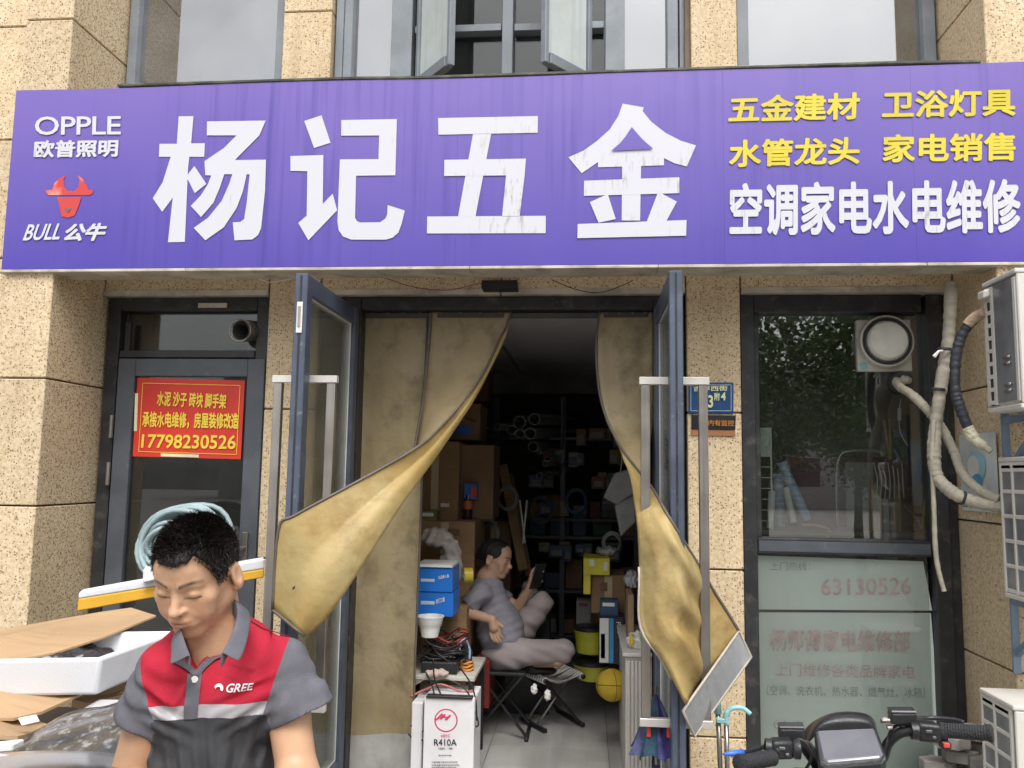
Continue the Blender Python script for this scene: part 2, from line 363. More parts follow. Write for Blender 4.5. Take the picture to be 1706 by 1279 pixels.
def face_col(q, base=(.585, .35, .215)):
    base = np.array(base); n = len(q); c = np.tile(base, (n, 1)); a = q.copy(); a[:, 0] = np.abs(a[:, 0])
    def blend(mask, col): nonlocal c; m = np.clip(mask, 0, 1)[:, None]; c = c * (1 - m) + np.array(col) * m
    nz_ = (np.sin(q[:, 0] * 190 + 3 * np.sin(q[:, 2] * 110)) * np.sin(q[:, 2] * 170 + 2 * np.sin(q[:, 1] * 130)) + np.sin(q[:, 0] * 410 + q[:, 2] * 300) * .5)
    c = c * (1 + .05 * nz_[:, None] * np.array([.6, 1.0, 1.0]))
    blend(np.clip((q[:, 2] - .02) / .05, 0, 1) * .25, base * [.9, .86, .82])
    blend(np.exp(-((np.abs(a[:, 0] - .0065) / .003) ** 2 + ((q[:, 2] - .018) / .010) ** 2)) * .35 * (q[:, 1] < -.05), base * .55)
    blend(np.exp(-(((a[:, 0] - .045) / .022) ** 2 + ((q[:, 2] + .03) / .022) ** 2)) * .35 * (q[:, 1] < 0), base * [1.02, .82, .80])
    blend(np.exp(-((q[:, 0] / .014) ** 2 + ((q[:, 2] + .034) / .012) ** 2)) * .4 * (q[:, 1] < -.08), base * [1.05, .80, .78])
    li = np.exp(-((q[:, 0] / .024) ** 4 + ((q[:, 2] + .0615) / .0095) ** 4)) * (q[:, 1] < -.07)
    blend(li * .85, base * [.88, .60, .62])
    blend(np.exp(-((q[:, 0] / .026) ** 4 + ((q[:, 2] + .0612) / .0013) ** 2)) * .8 * (q[:, 1] < -.07), base * [.35, .22, .22])
    blend(np.exp(-(((q[:, 0]) / .030) ** 2 + ((q[:, 2] + .085) / .018) ** 2)) * .22 * (q[:, 1] < -.03), base * [.62, .62, .66])   # shaven chin
    blend(np.exp(-(((q[:, 0]) / .022) ** 2 + ((q[:, 2] + .049) / .0045) ** 2)) * .22 * (q[:, 1] < -.07), base * [.6, .6, .62])
    # eyebrow
    t = (a[:, 0] - .011) / .043; zb = .0185 + .0068 * np.sin(np.clip(t, 0, 1) * 2.3)
    wv = .55 + .45 * np.sin(a[:, 0] * 2600 + q[:, 2] * 1500)
    blend((np.clip(1.25 - np.abs(q[:, 2] - zb) / .0048, 0, 1) * (t > 0) * (t < 1) * np.clip(1.6 - t, 0, 1) * (.8 + .2 * wv)) * .97 * (q[:, 1] < -.04), (.035, .025, .02))
    # upper lid crease and lash line
    tt = (a[:, 0] - .0315) / .0165; zl = -.0078 - .0018 * (1 - tt ** 2)
    blend(np.clip(1.3 - np.abs(q[:, 2] - zl) / .0021, 0, 1) * (np.abs(tt) < 1) * .95 * (q[:, 1] < -.05), (.03, .02, .018))
    zc = .0045 + .002 * (1 - tt ** 2)
    blend(np.clip(1.2 - np.abs(q[:, 2] - zc) / .0014, 0, 1) * (np.abs(tt) < 1.05) * .35 * (q[:, 1] < -.05), base * .45)
    blend(np.exp(-(((a[:, 0] - .031) / .02) ** 2 + ((q[:, 2] + .016) / .006) ** 2)) * .4 * (q[:, 1] < -.04), base * [.66, .58, .56])
    blend(np.exp(-(((a[:, 0] - .0065) / .003) ** 2 + ((q[:, 2] + .0435) / .0025) ** 2)) * .9 * (q[:, 1] < -.09), (.07, .025, .02))
    return c
def hair_mesh(T, inside_fn, n, length, seed, region, width=.0016, lift=(0, 0, 0), combing=(0, .3, .6)):
    """short tapered strands over the canonical head; T maps canonical -> world"""
    r = np.random.default_rng(seed); vs = []; fs = []
    d = r.normal(size=(n * 6, 3)); d /= np.linalg.norm(d, axis=1)[:, None]
    d = d[d[:, 2] > -.75]; p0 = d * [.0765, .0945, .077] + [0, .010, .031]; k = region(p0); p0 = p0[k][:n]; d = d[k][:n]
    for p, nn in zip(p0, d):
        L = length(p) * r.uniform(.7, 1.25); jit = r.normal(size=3) * .17
        up_ = min(1, max(0, (p[2] - .035) / .05)); fl = math.sin(p[0] * 60 + p[1] * 35) * .18
        dr = nn * (.35 + .35 * up_) + np.array(combing) * [1, .5 + .5 * up_, 1] + np.array([fl, 0, -.75 * (1 - up_)]) + jit * .55; dr /= np.linalg.norm(dr); side = np.cross(dr, nn + r.normal(size=3) * .5); side /= np.linalg.norm(side) + 1e-9
        b0 = p - nn * .002; m = p + dr * L * .55 + nn * L * .08; e = p + (dr * .9 + np.array(lift) * .4 + jit * .2) * L
        b = len(vs); w = width * r.uniform(.7, 1.3)
        vs += [b0 - side * w, b0 + side * w, m + side * w * .7, m - side * w * .7, e]
        fs += [(b, b + 1, b + 2, b + 3), (b + 3, b + 2, b + 4)]
    vs = np.array(vs) @ T[:3, :3].T + T[:3, 3]
    me = bpy.data.meshes.new('hair'); me.from_pydata(vs.tolist(), [], fs); me.update(); return me
# ================================================================ materials
M = {}
M['stone'] = stone_mat()
M['mortar'] = mat('mortar', (.16, .12, .08), .9, var=.2)
M['black_frame'] = mat('black_frame', (.025, .026, .028), .45, var=.25, vs=9, dirt_glint=((.16, .15, .13), 14, .55, .75, .5))
M['char_frame'] = mat('charcoal_frame', (.075, .085, .10), .45, var=.12, dirt_glint=((.2, .19, .17), 20, .6, .78, .5))
M['blue_frame'] = mat('blue_grey_frame', (.085, .105, .15), .38, metal=.2, var=.15, dirt_glint=((.3, .3, .3), 25, .62, .72, .6))
M['up_frame'] = mat('grey_frame', (.20, .225, .25), .45, var=.12, dirt_glint=((.12, .11, .10), 12, .5, .8, .6))
M['steel'] = mat('brushed_steel', (.42, .39, .36), .33, metal=.9, var=.1, streak=((.3, .27, .25), (60, 60, 2), .4, .7, .5))
M['white_paint'] = mat('white_paint', (.72, .70, .66), .5, var=.06, dirt_glint=((.4, .35, .27), 9, .55, .8, .4))
M['glass'] = glass_mat('clear_glass')
M['dark_glass'] = glass_mat('window_glass', (.76, .79, .77), 1.5, dust=.02)
M['up_glass'] = glass_mat('upper_glass', (.5, .54, .56), 8, dust=.12, dustc=(.6, .62, .62))
M['leaf_glass'] = glass_mat('door_leaf_glass', (.90, .92, .90), .8, dust=.07, dustc=(.45, .46, .40))
M['trim_beige'] = mat('beige_trim', (.50, .46, .37), .6, var=.15, dirt_glint=((.14, .11, .08), 8, .5, .72, .7), streak=((.2, .15, .1), (3, 3, 60), .6, .75, .5))
M['white'] = mat('white_plastic', (.78, .78, .76), .45, var=.05)
M['black'] = mat('black_plastic', (.018, .018, .02), .4, var=.3, bump=.1, bs=200)
M['rubber'] = mat('rubber', (.03, .03, .033), .65, var=.3, bump=.2, bs=300)
M['concrete'] = mat('paving', (.30, .28, .26), .85, var=.15, bump=.3, bs=60, dirt_glint=((.12, .11, .1), 3, .5, .75, .5))
# ================================================================ setting
FL = .12   # shop floor level
def struct(name, mb, m, **k): o = mb.build(name, m, **k); o['kind'] = 'structure'; return o
g = MB(); g.add([(-60, -60, 0), (60, -60, 0), (60, 60, 0), (-60, 60, 0)], [(0, 1, 2, 3)]); struct('ground', g, M['concrete'])
ME = MB().box(-3.2, 2.6, -.10, .16, .004, FL - .02); struct('step', ME, mat('step_stone', (.33, .31, .29), .7, bump=.3), bevel=.004)
# ---- building facade
B = empty('building', (-.45, .3, 0), 'tan speckled stone shop building with dark framed doors and grey framed upper windows', 'building')
wall = MB()
wall.box(-5, -2.66, -.33, .6, -.1, 6)
wall.box(-1.68, -1.415, .02, .15, 0, 6); wall.box(.505, .76, .02, .15, 0, 6)
wall.box(-2.61, 1.80, .02, .15, 2.60, 3.45)
wall.box(1.85, 5, -.38, .6, -.1, 6)
wall.build('wall', M['mortar'], B)
def slab(x0, x1, y0, y1, z0, z1, par=B):
    gx = .004
    return MB().box(x0 + gx, x1 - gx, y0, y1, z0 + gx, z1 - gx).build('stone_panel', M['stone'], par, bevel=.004)
ZC = [0, .41, 1.20, 1.97, 2.76]
for x0, x1 in ((-1.691, -1.406), (.496, .769)):
    for a, b in zip(ZC, ZC[1:]): slab(x0, x1, 0, .15, a, b)
for x0, x1 in ((-2.612, -1.687), (-1.41, .50), (.765, 1.80)): pass
for x0, x1 in ((-2.612, -1.691), (-1.406, -.45), (-.45, .496), (.769, 1.80)): slab(x0, x1, 0, .15, 2.60, 2.76)
for x0, x1 in ((-2.612, -1.691), (-1.406, -.45), (-.45, .496), (.769, 1.80)): MB().box(x0 + .004, x1 - .004, -.012, .16, 2.575, 2.604).build('lintel_strip', M['trim_beige'], B)
for a, b in ((2.76, 3.40), (3.40, 3.92)):
    for x0, x1 in ((-2.612, -1.69), (-1.69, -.9), (-.9, 0), (0, .78), (.78, 1.80)):
        if b < 3.5: slab(x0, x1, 0, .15, a, b)
for x0, x1 in ((-1.685, -1.405), (.53, .775)):
    for a, b in ((3.40, 4.17), (4.17, 4.95), (4.95, 5.7)): slab(x0, x1, 0, .3, a, b)
ZP = [0, .233, .848, 1.463, 2.078, 2.69, 3.31, 3.92, 4.53, 5.15, 5.8]
for a, b in zip(ZP, ZP[1:]):
    slab(-2.87, -2.612, -.43, .3, a, b)
    slab(-3.50, -2.87, -.375, .3, a, b); slab(-4.4, -3.50, -.375, .3, a, b)
    slab(1.80, 2.45, -.43, .3, a, b); slab(2.45, 3.3, -.43, .3, a, b)
# ---- window / door helpers (all in the plane of the facade)
def frame(x0, x1, z0, z1, w, y0, y1, m, par, name='frame', bars=(), wb=None, bev=.003):
    f = MB(); wb = w if wb is None else wb
    f.box(x0, x0 + w, y0, y1, z0, z1); f.box(x1 - w, x1, y0, y1, z0, z1)
    f.box(x0 + w, x1 - w, y0 + .002, y1 - .002, z1 - w, z1)
    if wb: f.box(x0 + w, x1 - w, y0 + .002, y1 - .002, z0, z0 + wb)
    for b in bars: f.box(*b)
    return f.build(name, m, par, bevel=bev)
def pane(x0, x1, z0, z1, y, m, par, name='pane', t=.006):
    return MB().box(x0, x1, y, y + t, z0, z1).build(name, m, par)
# ---- left service door (shut)
wl = frame(-2.60, -1.693, FL, 2.572, .07, .03, .14, M['black_frame'], B, 'door_frame', bars=[(-2.525, -1.768, .034, .136, 2.245, 2.285)], wb=0)
wl['label'] = 'black outer frame of the shut door with the red notice'
pane(-2.525, -1.768, 2.285, 2.497, .09, M['dark_glass'], wl)
MB().box(-2.50, -2.47, .035, .05, 2.26, 2.44).build('catch', M['black'], wl)
MB().box(-2.09, -1.93, .02, .03, 2.515, 2.54).build('sticker', M['trim_beige'], wl)
dl = frame(-2.518, -1.702, FL + .01, 2.238, .095, .02, .08, M['char_frame'], B, 'door', wb=.2)
dl['label'] = 'shut charcoal aluminium door leaf with a red notice in its glass'
pane(-2.423, -1.797, FL + .21, 2.143, .045, M['dark_glass'], dl)
for z in (1.87, 1.62, .7): MB().tube([(-2.53, .012, z - .06), (-2.53, .012, z + .06)], .011, 8).build('hinge', M['steel'], dl, smooth=40)
hh = MB().box(-1.775, -1.745, .0, .02, 1.17, 1.33); hh.bar((-1.76, -.03, 1.25), (-1.87, -.03, 1.25), .016, .02); hh.bar((-1.76, 0, 1.25), (-1.76, -.035, 1.25), .016)
hh.build('handle', M['steel'], dl, bevel=.003)
# red notice stuck to the glass
RED = mat('red_print', (.62, .035, .02), .5, var=.1, vs=3); YEL = mat('yellow_print', (.85, .62, .06), .5, var=.05); CREAM = mat('cream_tape', (.75, .68, .45), .6)
def quad(a, b, c, d, t=.0015):
    """thin sheet from 4 corners (tl,tr,br,bl)"""
    mb = MB(); n = (Vector(b) - Vector(a)).cross(Vector(d) - Vector(a)).normalized(); return mb.prism([Vector(a), Vector(b), Vector(c), Vector(d)], n * t)
NY = .040
def PQ(Y, *pp): return [P(x, y, Y) for x, y in pp]
tl, tr, br, bl = PQ(NY, (229, 629), (408, 634), (401, 765), (221, 760))
nt_ = empty('notice', ((tl + br) / 2), 'red notice with yellow Chinese lettering and a phone number in the shut door', 'notice')
quad(tl, tr, br, bl).build('paper', RED, nt_)
bd = MB(); e = [(238, 638), (400, 642), (394, 757), (231, 752)]
for i in range(4): bd.bar(P(*e[i], NY - .0035), P(*e[(i + 1) % 4], NY - .0035), .003, .001, upv=(0, 1, 0))
bd.build('border', YEL, nt_)
text('水泥 沙子 砖块 脚手架', YEL, nt_, *PQ(NY - .004, (263, 651), (378, 656), (261, 676)), bold=.03)
text('承接水电维修，房屋装修改造', YEL, nt_, *PQ(NY - .004, (238, 685), (398, 688), (237, 712)), bold=.03)
text('17798230526', YEL, nt_, *PQ(NY - .004, (237, 723), (394, 725), (235, 746)), bold=.02)
for q in (((225, 655), (230, 655), (228, 718), (223, 718)), ((268, 755), (331, 757), (331, 762), (268, 760))): quad(*PQ(NY - .004, *q)).build('tape', CREAM, nt_)
# flexible duct poking out of the fanlight
dc = P(402, 550, -.02); du = empty('flexible_duct', dc, 'small silver flexible duct poking out of the fanlight above the red notice', 'duct')
pr = []
for i in range(15): pr += [(.058, i * .009), (.052, i * .009 + .0045)]
ax = Vector((.25, 1, .12)).normalized()
MB().lathe(P(400, 550, -.03), pr + [(r_ - .004, h) for r_, h in reversed(pr)], ax, 28).build('sleeve', mat('foil', (.45, .45, .44), .3, metal=.8), du, smooth=True)
MB().tube([P(400, 550, -.03) + Vector((math.cos(a) * .058, 0, math.sin(a) * .058)) for a in [i * math.pi / 12 for i in range(24)]], .004, 6, closed=True).build('rim', M['steel'], du, smooth=True)
# ---- main doorway frame
mf = MB(); mf.box(-1.40, -1.195, .03, .14, FL, 2.57); mf.box(.335, .492, .03, .14, FL, 2.57); mf.box(-1.195, .335, .034, .136, 2.505, 2.57)
mf.box(-1.195, .335, .14, .2, 2.50, 2.56)
mfo = mf.build('doorway_frame', M['black_frame'], B, bevel=.004)
HE = mat('handle_end', (.72, .68, .64), .35, metal=.5, var=.08)
# door leaves swung fully open
def door_leaf(hx, s, lab):
    """hinged at x=hx, open square to the wall; s=+1: thickness grows to +x"""
    x0, x1 = sorted((hx, hx + s * .055)); y1, y0 = .02, -.80; zt, zb = 2.497, FL + .01
    f = MB(); f.box(x0, x1, y0, y0 + .075, zb, zt); f.box(x0, x1, y1 - .075, y1, zb, zt); f.box(x0 + .002, x1 - .002, y0 + .075, y1 - .075, zt - .085, zt); f.box(x0 + .002, x1 - .002, y0 + .075, y1 - .075, zb, zb + .11)
    d = f.build('door', M['blue_frame'], B, bevel=.004); d['label'] = lab
    # groove down the closing edge
    MB().box((x0 + x1) / 2 - .004, (x0 + x1) / 2 + .004, y0 - .003, y0 + .001, zb + .01, zt - .01).build('edge_strip', M['black_frame'], d)
    xm = (x0 + x1) / 2
    MB().box(xm - .004, xm + .004, y0 + .07, y1 - .07, zb + .1, zt - .08).build('pane', M['leaf_glass'], d)
    bd = MB()
    for z in (zb + .11, zt - .089): bd.box(xm - .007, xm + .007, y0 + .075, y1 - .075, z, z + .004)
    for y in (y1 - .079, y0 + .075): bd.box(xm - .007, xm + .007, y, y + .004, zb + .114, zt - .089)
    bd.build('bead', M['white_paint'], d)
    # H pull handle through the leaf
    zt_h, zb_h, ya = 2.048, .665, y0 + .105
    h = MB(); L = .145
    for z in (zt_h, zb_h): MB().box(xm - L, xm + L, ya - .016, ya + .016, z - .016, z + .016).build('handle_arm', HE, d, bevel=.002)
    for q in (-1, 1): MB().box(xm + q * (L - .026) - .019, xm + q * (L - .026) + .019, ya - .014, ya + .014, zb_h + .017, zt_h - .017).build('pull_bar', M['steel'], d, bevel=.002)
    return d
dA = door_leaf(-1.20, -1, 'open glass door leaf on the cords side of the doorway, with a latch in its edge')
dB = door_leaf(.335, 1, 'open glass door leaf beside the blue house number plate')
lk = MB(); xm = -1.2275; lk.box(xm - .013, xm + .013, -.807, -.8035, 2.235, 2.37)
lk.build('latch', M['white_paint'], dA, bevel=.002)
MB().box(xm - .006, xm + .006, -.811, -.808, 2.26, 2.35).build('latch_slot', M['steel'], dA, bevel=.001)
# ---- right shop window
wr = frame(.775, 1.79, FL, 2.575, .0, .03, .14, M['black_frame'], B) if False else None
f = MB(); zm0, zm1 = 1.28, 1.355
f.box(.772, .84, .03, .14, FL, 2.572); f.box(1.68, 1.752, .03, .14, FL, 2.572); f.box(1.752, 1.80, .05, .14, FL, 2.572)
f.box(.84, 1.66, .034, .136, 2.485, 2.572); f.box(.84, 1.66, .026, .136, zm0, zm1)
f.box(.84, .87, .07, .13, zm1, 2.485)
f.box(.84, 1.66, .07, .13, FL, FL + .06)
fo = f.build('window', M['black_frame'], B, bevel=.003); fo['label'] = 'tall dark framed shop window with a round exhaust vent'
MB().box(.845, 1.655, .022, .0255, zm0 + .012, zm1 - .012).build('mullion_cover', M['char_frame'], fo, bevel=.001)
pane(.87, 1.68, zm1, 2.485, .095, glass_mat('mirroring_glass', (.90, .93, .91), 3.6, dust=.012), fo)
pane(.84, 1.66, FL + .06, zm0, .085, M['glass'], fo)
# ---- upper windows
def rect_px(l, r, y): return X_(l, y, .1), X_(r, y, .1)
Zs, Ze = 3.42, 5.6
UW = empty  # alias unused
# window one: single big pane, pale curtain at left
u1 = frame(-2.605, -1.69, Zs, Ze, .05, .05, .16, M['up_frame'], B, 'window'); u1['label'] = 'upper window above the lamp maker lettering, with one tall pale pane'
pane(-2.555, -1.74, Zs + .05, Ze, .10, M['up_glass'], u1)
MB().box(-2.60, -2.50, .17, .22, Zs, Ze).build('inner_jamb', M['up_frame'], u1)
MB().box(-2.49, -2.28, .2, .23, Zs, Ze).build('curtain', mat('dim_curtain', (.42, .39, .33), .9), u1)
MB().box(-2.27, -1.6, .25, .27, Zs, Ze).build('blind', mat('blind', (.7, .72, .73), .9), u1)
# window three
u3 = frame(.78, 1.79, Zs, Ze, .06, .05, .16, M['up_frame'], B, 'window'); u3['label'] = 'upper window above the yellow lettering, reflecting a pale tower'
pane(.84, 1.73, Zs + .05, Ze, .10, M['up_glass'], u3)
MB().box(.86, 1.75, .28, .3, Zs, Ze).build('blind', mat('blind2', (.66, .67, .66), .9, streak=((.45, .45, .45), (40, 1, .3), .5, .6, .4)), u3)
# window two: central bay with two outward casements
u2 = frame(-1.40, .525, Zs, Ze, .045, .05, .16, M['up_frame'], B, 'window'); u2['label'] = 'wide upper window bay with two casements pushed open'
XB = [X_(p, 60, .1) for p in (562, 592, 655, 705, 775, 840, 852, 905, 975, 1005, 1018, 1042, 1108, 1142)]
mu = MB()
for a, b in ((1, 1.25), (2, 2.6), (5, 6), (10, 11), (12, 12.4)):
    pass
def xi(p): return X_(p, 60, .1)
for a, b in ((578, 592), (656, 690), (838, 856), (1008, 1040), (1110, 1128)): mu.box(xi(a), xi(b), .045, .155, Zs + .045, Ze - .045)
mu.build('mullion', M['up_frame'], u2, bevel=.003)
zt = Z_(800, 52, .1)
tr_ = MB(); tr_.box(xi(694), xi(836), .06, .14, zt - .02, zt + .02); tr_.box(xi(858), xi(1006), .06, .14, Z_(900, 50, .1) - .02, Z_(900, 50, .1) + .02); tr_.build('transom', M['up_frame'], u2, bevel=.002)
for a, b, mm in ((592, 656, 'up_glass'), (1040, 1110, 'up_glass')): pane(xi(a), xi(b), Zs, Ze, .10, M[mm], u2)
pane(xi(692), xi(838), Zs, Ze, .12, M['dark_glass'], u2); pane(xi(856), xi(1008), Zs, Ze, .12, M['dark_glass'], u2)
for a, b in ((592, 656), (1040, 1112)): MB().box(xi(a) - .02, xi(b) + .03, .24, .26, Zs, Ze).build('blind', mat('blind3', (.66, .70, .68), .9, streak=((.5, .52, .52), (60, 1, 1), .45, .6, .5)), u2)
FROST = mat('filmed_glass', (.50, .55, .54), .12, var=.05, streak=((.40, .44, .44), (30, 30, 1), .5, .65, .5))
def casement(hx, ang, wdt, lab):
    zb = Z_(775, 101, -.22) - .02; d = Vector((math.cos(ang), math.sin(ang), 0)); n = Vector((-d.y, d.x, 0)) * .02; h = Vector((hx, .05, 0)); f = MB()
    def v(s, z): return h + d * s + Vector((0, 0, z))
    f.bar(v(0, zb), v(0, Ze), .035, .028, upv=d); f.bar(v(wdt, zb), v(wdt, Ze), .035, .028, upv=d)
    f.bar(v(.02, zb + .03), v(wdt - .02, zb + .03), .048, .06)
    c = f.build('casement', M['up_frame'], u2, bevel=.003); c['label'] = lab
    MB().obox(v(wdt / 2, (zb + Ze) / 2 + .02), d * (wdt / 2 - .02), n * .15, (0, 0, (Ze - zb) / 2 - .03)).build('pane', FROST, u2)
casement(xi(703), R(-50), .34, 'open casement over the third big character')
casement(xi(980), R(180 + 50), .34, 'open casement over the gap before the fourth big character')
# room behind upper windows
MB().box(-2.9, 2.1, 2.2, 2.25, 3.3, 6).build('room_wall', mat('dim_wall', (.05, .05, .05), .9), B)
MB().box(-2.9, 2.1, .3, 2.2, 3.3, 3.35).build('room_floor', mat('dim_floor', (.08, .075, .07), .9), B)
MB().box(-5, 5, -.3, 6.6, 5.85, 5.95).build('roof', M['mortar'], B)
for x in (-2.95, 2.15): MB().box(x - .05, x + .05, .3, 6.55, 0, 5.8).build('side_wall', M['mortar'], B)
MB().box(-3, 2.2, 6.55, 6.65, 0, 5.8).build('rear_wall', M['mortar'], B)
# ================================================================ signboard
SY = -.45
S = empty('shop_sign', (-.4, -.4, 2.6), 'long purple shop sign with four large white characters over the doorways', 'sign')
def sign_mat():
    m = mat('purple_banner', (.175, .135, .56), .38, var=.0, vs=1.2)
    N = m.node_tree.nodes; L = m.node_tree.links; b = N['Principled BSDF']
    ge = N.new('ShaderNodeNewGeometry'); sp = N.new('ShaderNodeSeparateXYZ'); L.new(ge.outputs['Position'], sp.inputs[0])
    # vinyl paler and more lavender towards the top, plus rain streaks
    nz = N.new('ShaderNodeTexNoise'); nz.inputs['Scale'].default_value = 1.3; nz.inputs['Detail'].default_value = 5; L.new(ge.outputs['Position'], nz.inputs['Vector'])
    mr = N.new('ShaderNodeMapRange'); mr.inputs[1].default_value = 2.6; mr.inputs[2].default_value = 3.55; L.new(sp.outputs[2], mr.inputs[0])
    ad = N.new('ShaderNodeMath'); ad.operation = 'MULTIPLY_ADD'; L.new(nz.outputs[0], ad.inputs[0]); ad.inputs[1].default_value = .7; L.new(mr.outputs[0], ad.inputs[2])
    r2 = N.new('ShaderNodeMapRange'); r2.inputs[1].default_value = .25; r2.inputs[2].default_value = 1.35; L.new(ad.outputs[0], r2.inputs[0])
    mx = N.new('ShaderNodeMix'); mx.data_type = 'RGBA'; mx.inputs[6].default_value = (.062, .043, .34, 1); mx.inputs[7].default_value = (.175, .12, .42, 1); L.new(r2.outputs[0], mx.inputs[0])
    mp = N.new('ShaderNodeMapping'); mp.inputs['Scale'].default_value = (28, 1, .8); L.new(ge.outputs['Position'], mp.inputs[0])
    n2 = N.new('ShaderNodeTexNoise'); n2.inputs['Scale'].default_value = 1; n2.inputs['Detail'].default_value = 6; L.new(mp.outputs[0], n2.inputs['Vector'])
    r3 = N.new('ShaderNodeMapRange'); r3.inputs[1].default_value = .5; r3.inputs[2].default_value = .72; r3.inputs[4].default_value = .55; L.new(n2.outputs[0], r3.inputs[0])
    n4 = N.new('ShaderNodeTexNoise'); n4.inputs['Scale'].default_value = 1.1; L.new(ge.outputs['Position'], n4.inputs['Vector'])
    r4 = N.new('ShaderNodeMapRange'); r4.inputs[1].default_value = .42; r4.inputs[2].default_value = .62; L.new(n4.outputs[0], r4.inputs[0])
    mm = N.new('ShaderNodeMath'); mm.operation = 'MULTIPLY'; L.new(r3.outputs[0], mm.inputs[0]); L.new(r4.outputs[0], mm.inputs[1])
    m2 = N.new('ShaderNodeMix'); m2.data_type = 'RGBA'; L.new(mm.outputs[0], m2.inputs[0]); L.new(mx.outputs[2], m2.inputs[6]); m2.inputs[7].default_value = (.045, .03, .25, 1)
    L.new(m2.outputs[2], b.inputs['Base Color'])
    bp = N.new('ShaderNodeBump'); bp.inputs['Strength'].default_value = .25; bp.inputs['Distance'].default_value = .02; L.new(nz.outputs[0], bp.inputs['Height']); L.new(bp.outputs[0], b.inputs['Normal'])
    return m
def white_mat():
    m = mat('white_vinyl', (.80, .80, .84), .4, var=.03, vs=3)
    N = m.node_tree.nodes; L = m.node_tree.links; b = N['Principled BSDF']
    ge = N.new('ShaderNodeNewGeometry'); mp = N.new('ShaderNodeMapping'); mp.inputs['Scale'].default_value = (75, 1, 14); L.new(ge.outputs['Position'], mp.inputs[0])
    n2 = N.new('ShaderNodeTexNoise'); n2.inputs['Scale'].default_value = 1; n2.inputs['Detail'].default_value = 4; L.new(mp.outputs[0], n2.inputs['Vector'])
    r3 = N.new('ShaderNodeMapRange'); r3.inputs[1].default_value = .55; r3.inputs[2].default_value = .72; L.new(n2.outputs[0], r3.inputs[0])
    n4 = N.new('ShaderNodeTexNoise'); n4.inputs['Scale'].default_value = 3.2; n4.inputs['Detail'].default_value = 3; L.new(ge.outputs['Position'], n4.inputs['Vector'])
    r4 = N.new('ShaderNodeMapRange'); r4.inputs[1].default_value = .50; r4.inputs[2].default_value = .68; L.new(n4.outputs[0], r4.inputs[0])
    mm = N.new('ShaderNodeMath'); mm.operation = 'MULTIPLY'; L.new(r3.outputs[0], mm.inputs[0]); L.new(r4.outputs[0], mm.inputs[1])
    m2 = N.new('ShaderNodeMix'); m2.data_type = 'RGBA'; L.new(mm.outputs[0], m2.inputs[0]); m2.inputs[6].default_value = (.58, .58, .63, 1); m2.inputs[7].default_value = (.30, .29, .24, 1)
    L.new(m2.outputs[2], b.inputs['Base Color']); return m
PUR = sign_mat(); WV = white_mat(); YV = mat('yellow_vinyl', (.62, .51, .03), .4, var=.06)
SX0, SX1 = -2.875, 3.0
xs = [SX0, -1.85, -.62, .62, 1.46, SX1]
# face slightly wavy along its top edge, in joined sheets
for a, b in zip(xs, xs[1:]):
    mb = MB(); n = 14; rows = []
    for j in range(7):
        z = 2.613 + (3.535 - 2.613) * j / 6
        rows.append([(a + (b - a) * i / n, SY, z + (.004 * math.sin((a + (b - a) * i / n) * 3.3) if j == 6 else 0)) for i in range(n + 1)])
    mb.grid(rows)
    mb2 = MB(); rows[0].reverse() if False else None; rows = [[(x + (.0003 if x < a + 1e-6 else -.0003 if x > b - 1e-6 else 0), y, z) for x, y, z in r] for r in rows]; vs = [rows[0][0], rows[0][-1]] + rows[-1][::-1]; mb2.prism(vs, (0, .006, 0)); o = mb2.build('face_sheet', PUR, S)
bx = MB(); bx.box(SX0, SX1, SY + .014, SY + .15, 2.612, 3.53); bx.build('box', mat('sign_box', (.3, .28, .26), .6), S)
ud = MB(); 
xs2 = [SX0 - .02, -1.93, -.55, .32, 1.5, SX1]
for a, b in zip(xs2, xs2[1:]): MB().box(a + .001, b - .001, SY - .004, SY + .165, 2.597, 2.611).build('bottom_strip', M['trim_beige'], S, bevel=.002)
DK = mat('dark_trim', (.05, .05, .04), .5, var=.3, dirt_glint=((.16, .17, .10), 12, .5, .7, .7))
xs3 = [-2.34, -1.15, -.84, .1, 1.35, 1.76]
for i, (a, b) in enumerate(zip(xs3, xs3[1:])):
    z = 3.545; MB().bar((a, SY + .01, z + .004 * math.sin(i * 2.1)), (b + .01, SY + .01, z + .004 * math.sin(i * 2.1 + 2.1)), .03, .016).build('top_trim', DK, S, bevel=.004)
LY = SY - .003
def poly_char(polys, name, m=WV):
    """polys: list of (outer polygon in photo pixels) laid flat on the sign face"""
    from mathutils.geometry import tessellate_polygon
    mb = MB()
    for k, pl in enumerate(polys):
        flat = [Vector((x, y, 0)) for x, y in pl]; vs = [P(x, y, LY - .0004 * k) for x, y in pl]; fs = []
        for t in tessellate_polygon([flat]):
            a, b, c = t; n = (flat[b] - flat[a]).cross(flat[c] - flat[a]).z
            if abs(n) > 1e-6: fs.append((a, b, c) if n < 0 else (a, c, b))
        mb.add(vs, fs)
    me = mb.mesh(name, False)
    o = link(name, me, m, S); return o
def zp(sx, sy, k, pts): return [(sx + x / k, sy + y / k) for x, y in pts]
z1 = lambda pts: zp(0, 0, 2.8417, pts)      # zoom 1
z2 = lambda pts: zp(500, 0, 2.4136, pts)    # zoom 2
def arc(c, r0, r1, a0, a1, n=8): return [(c[0] + r0 * math.cos(R(a0 + (a1 - a0) * i / n)), c[1] + r1 * math.sin(R(a0 + (a1 - a0) * i / n))) for i in range(n + 1)]
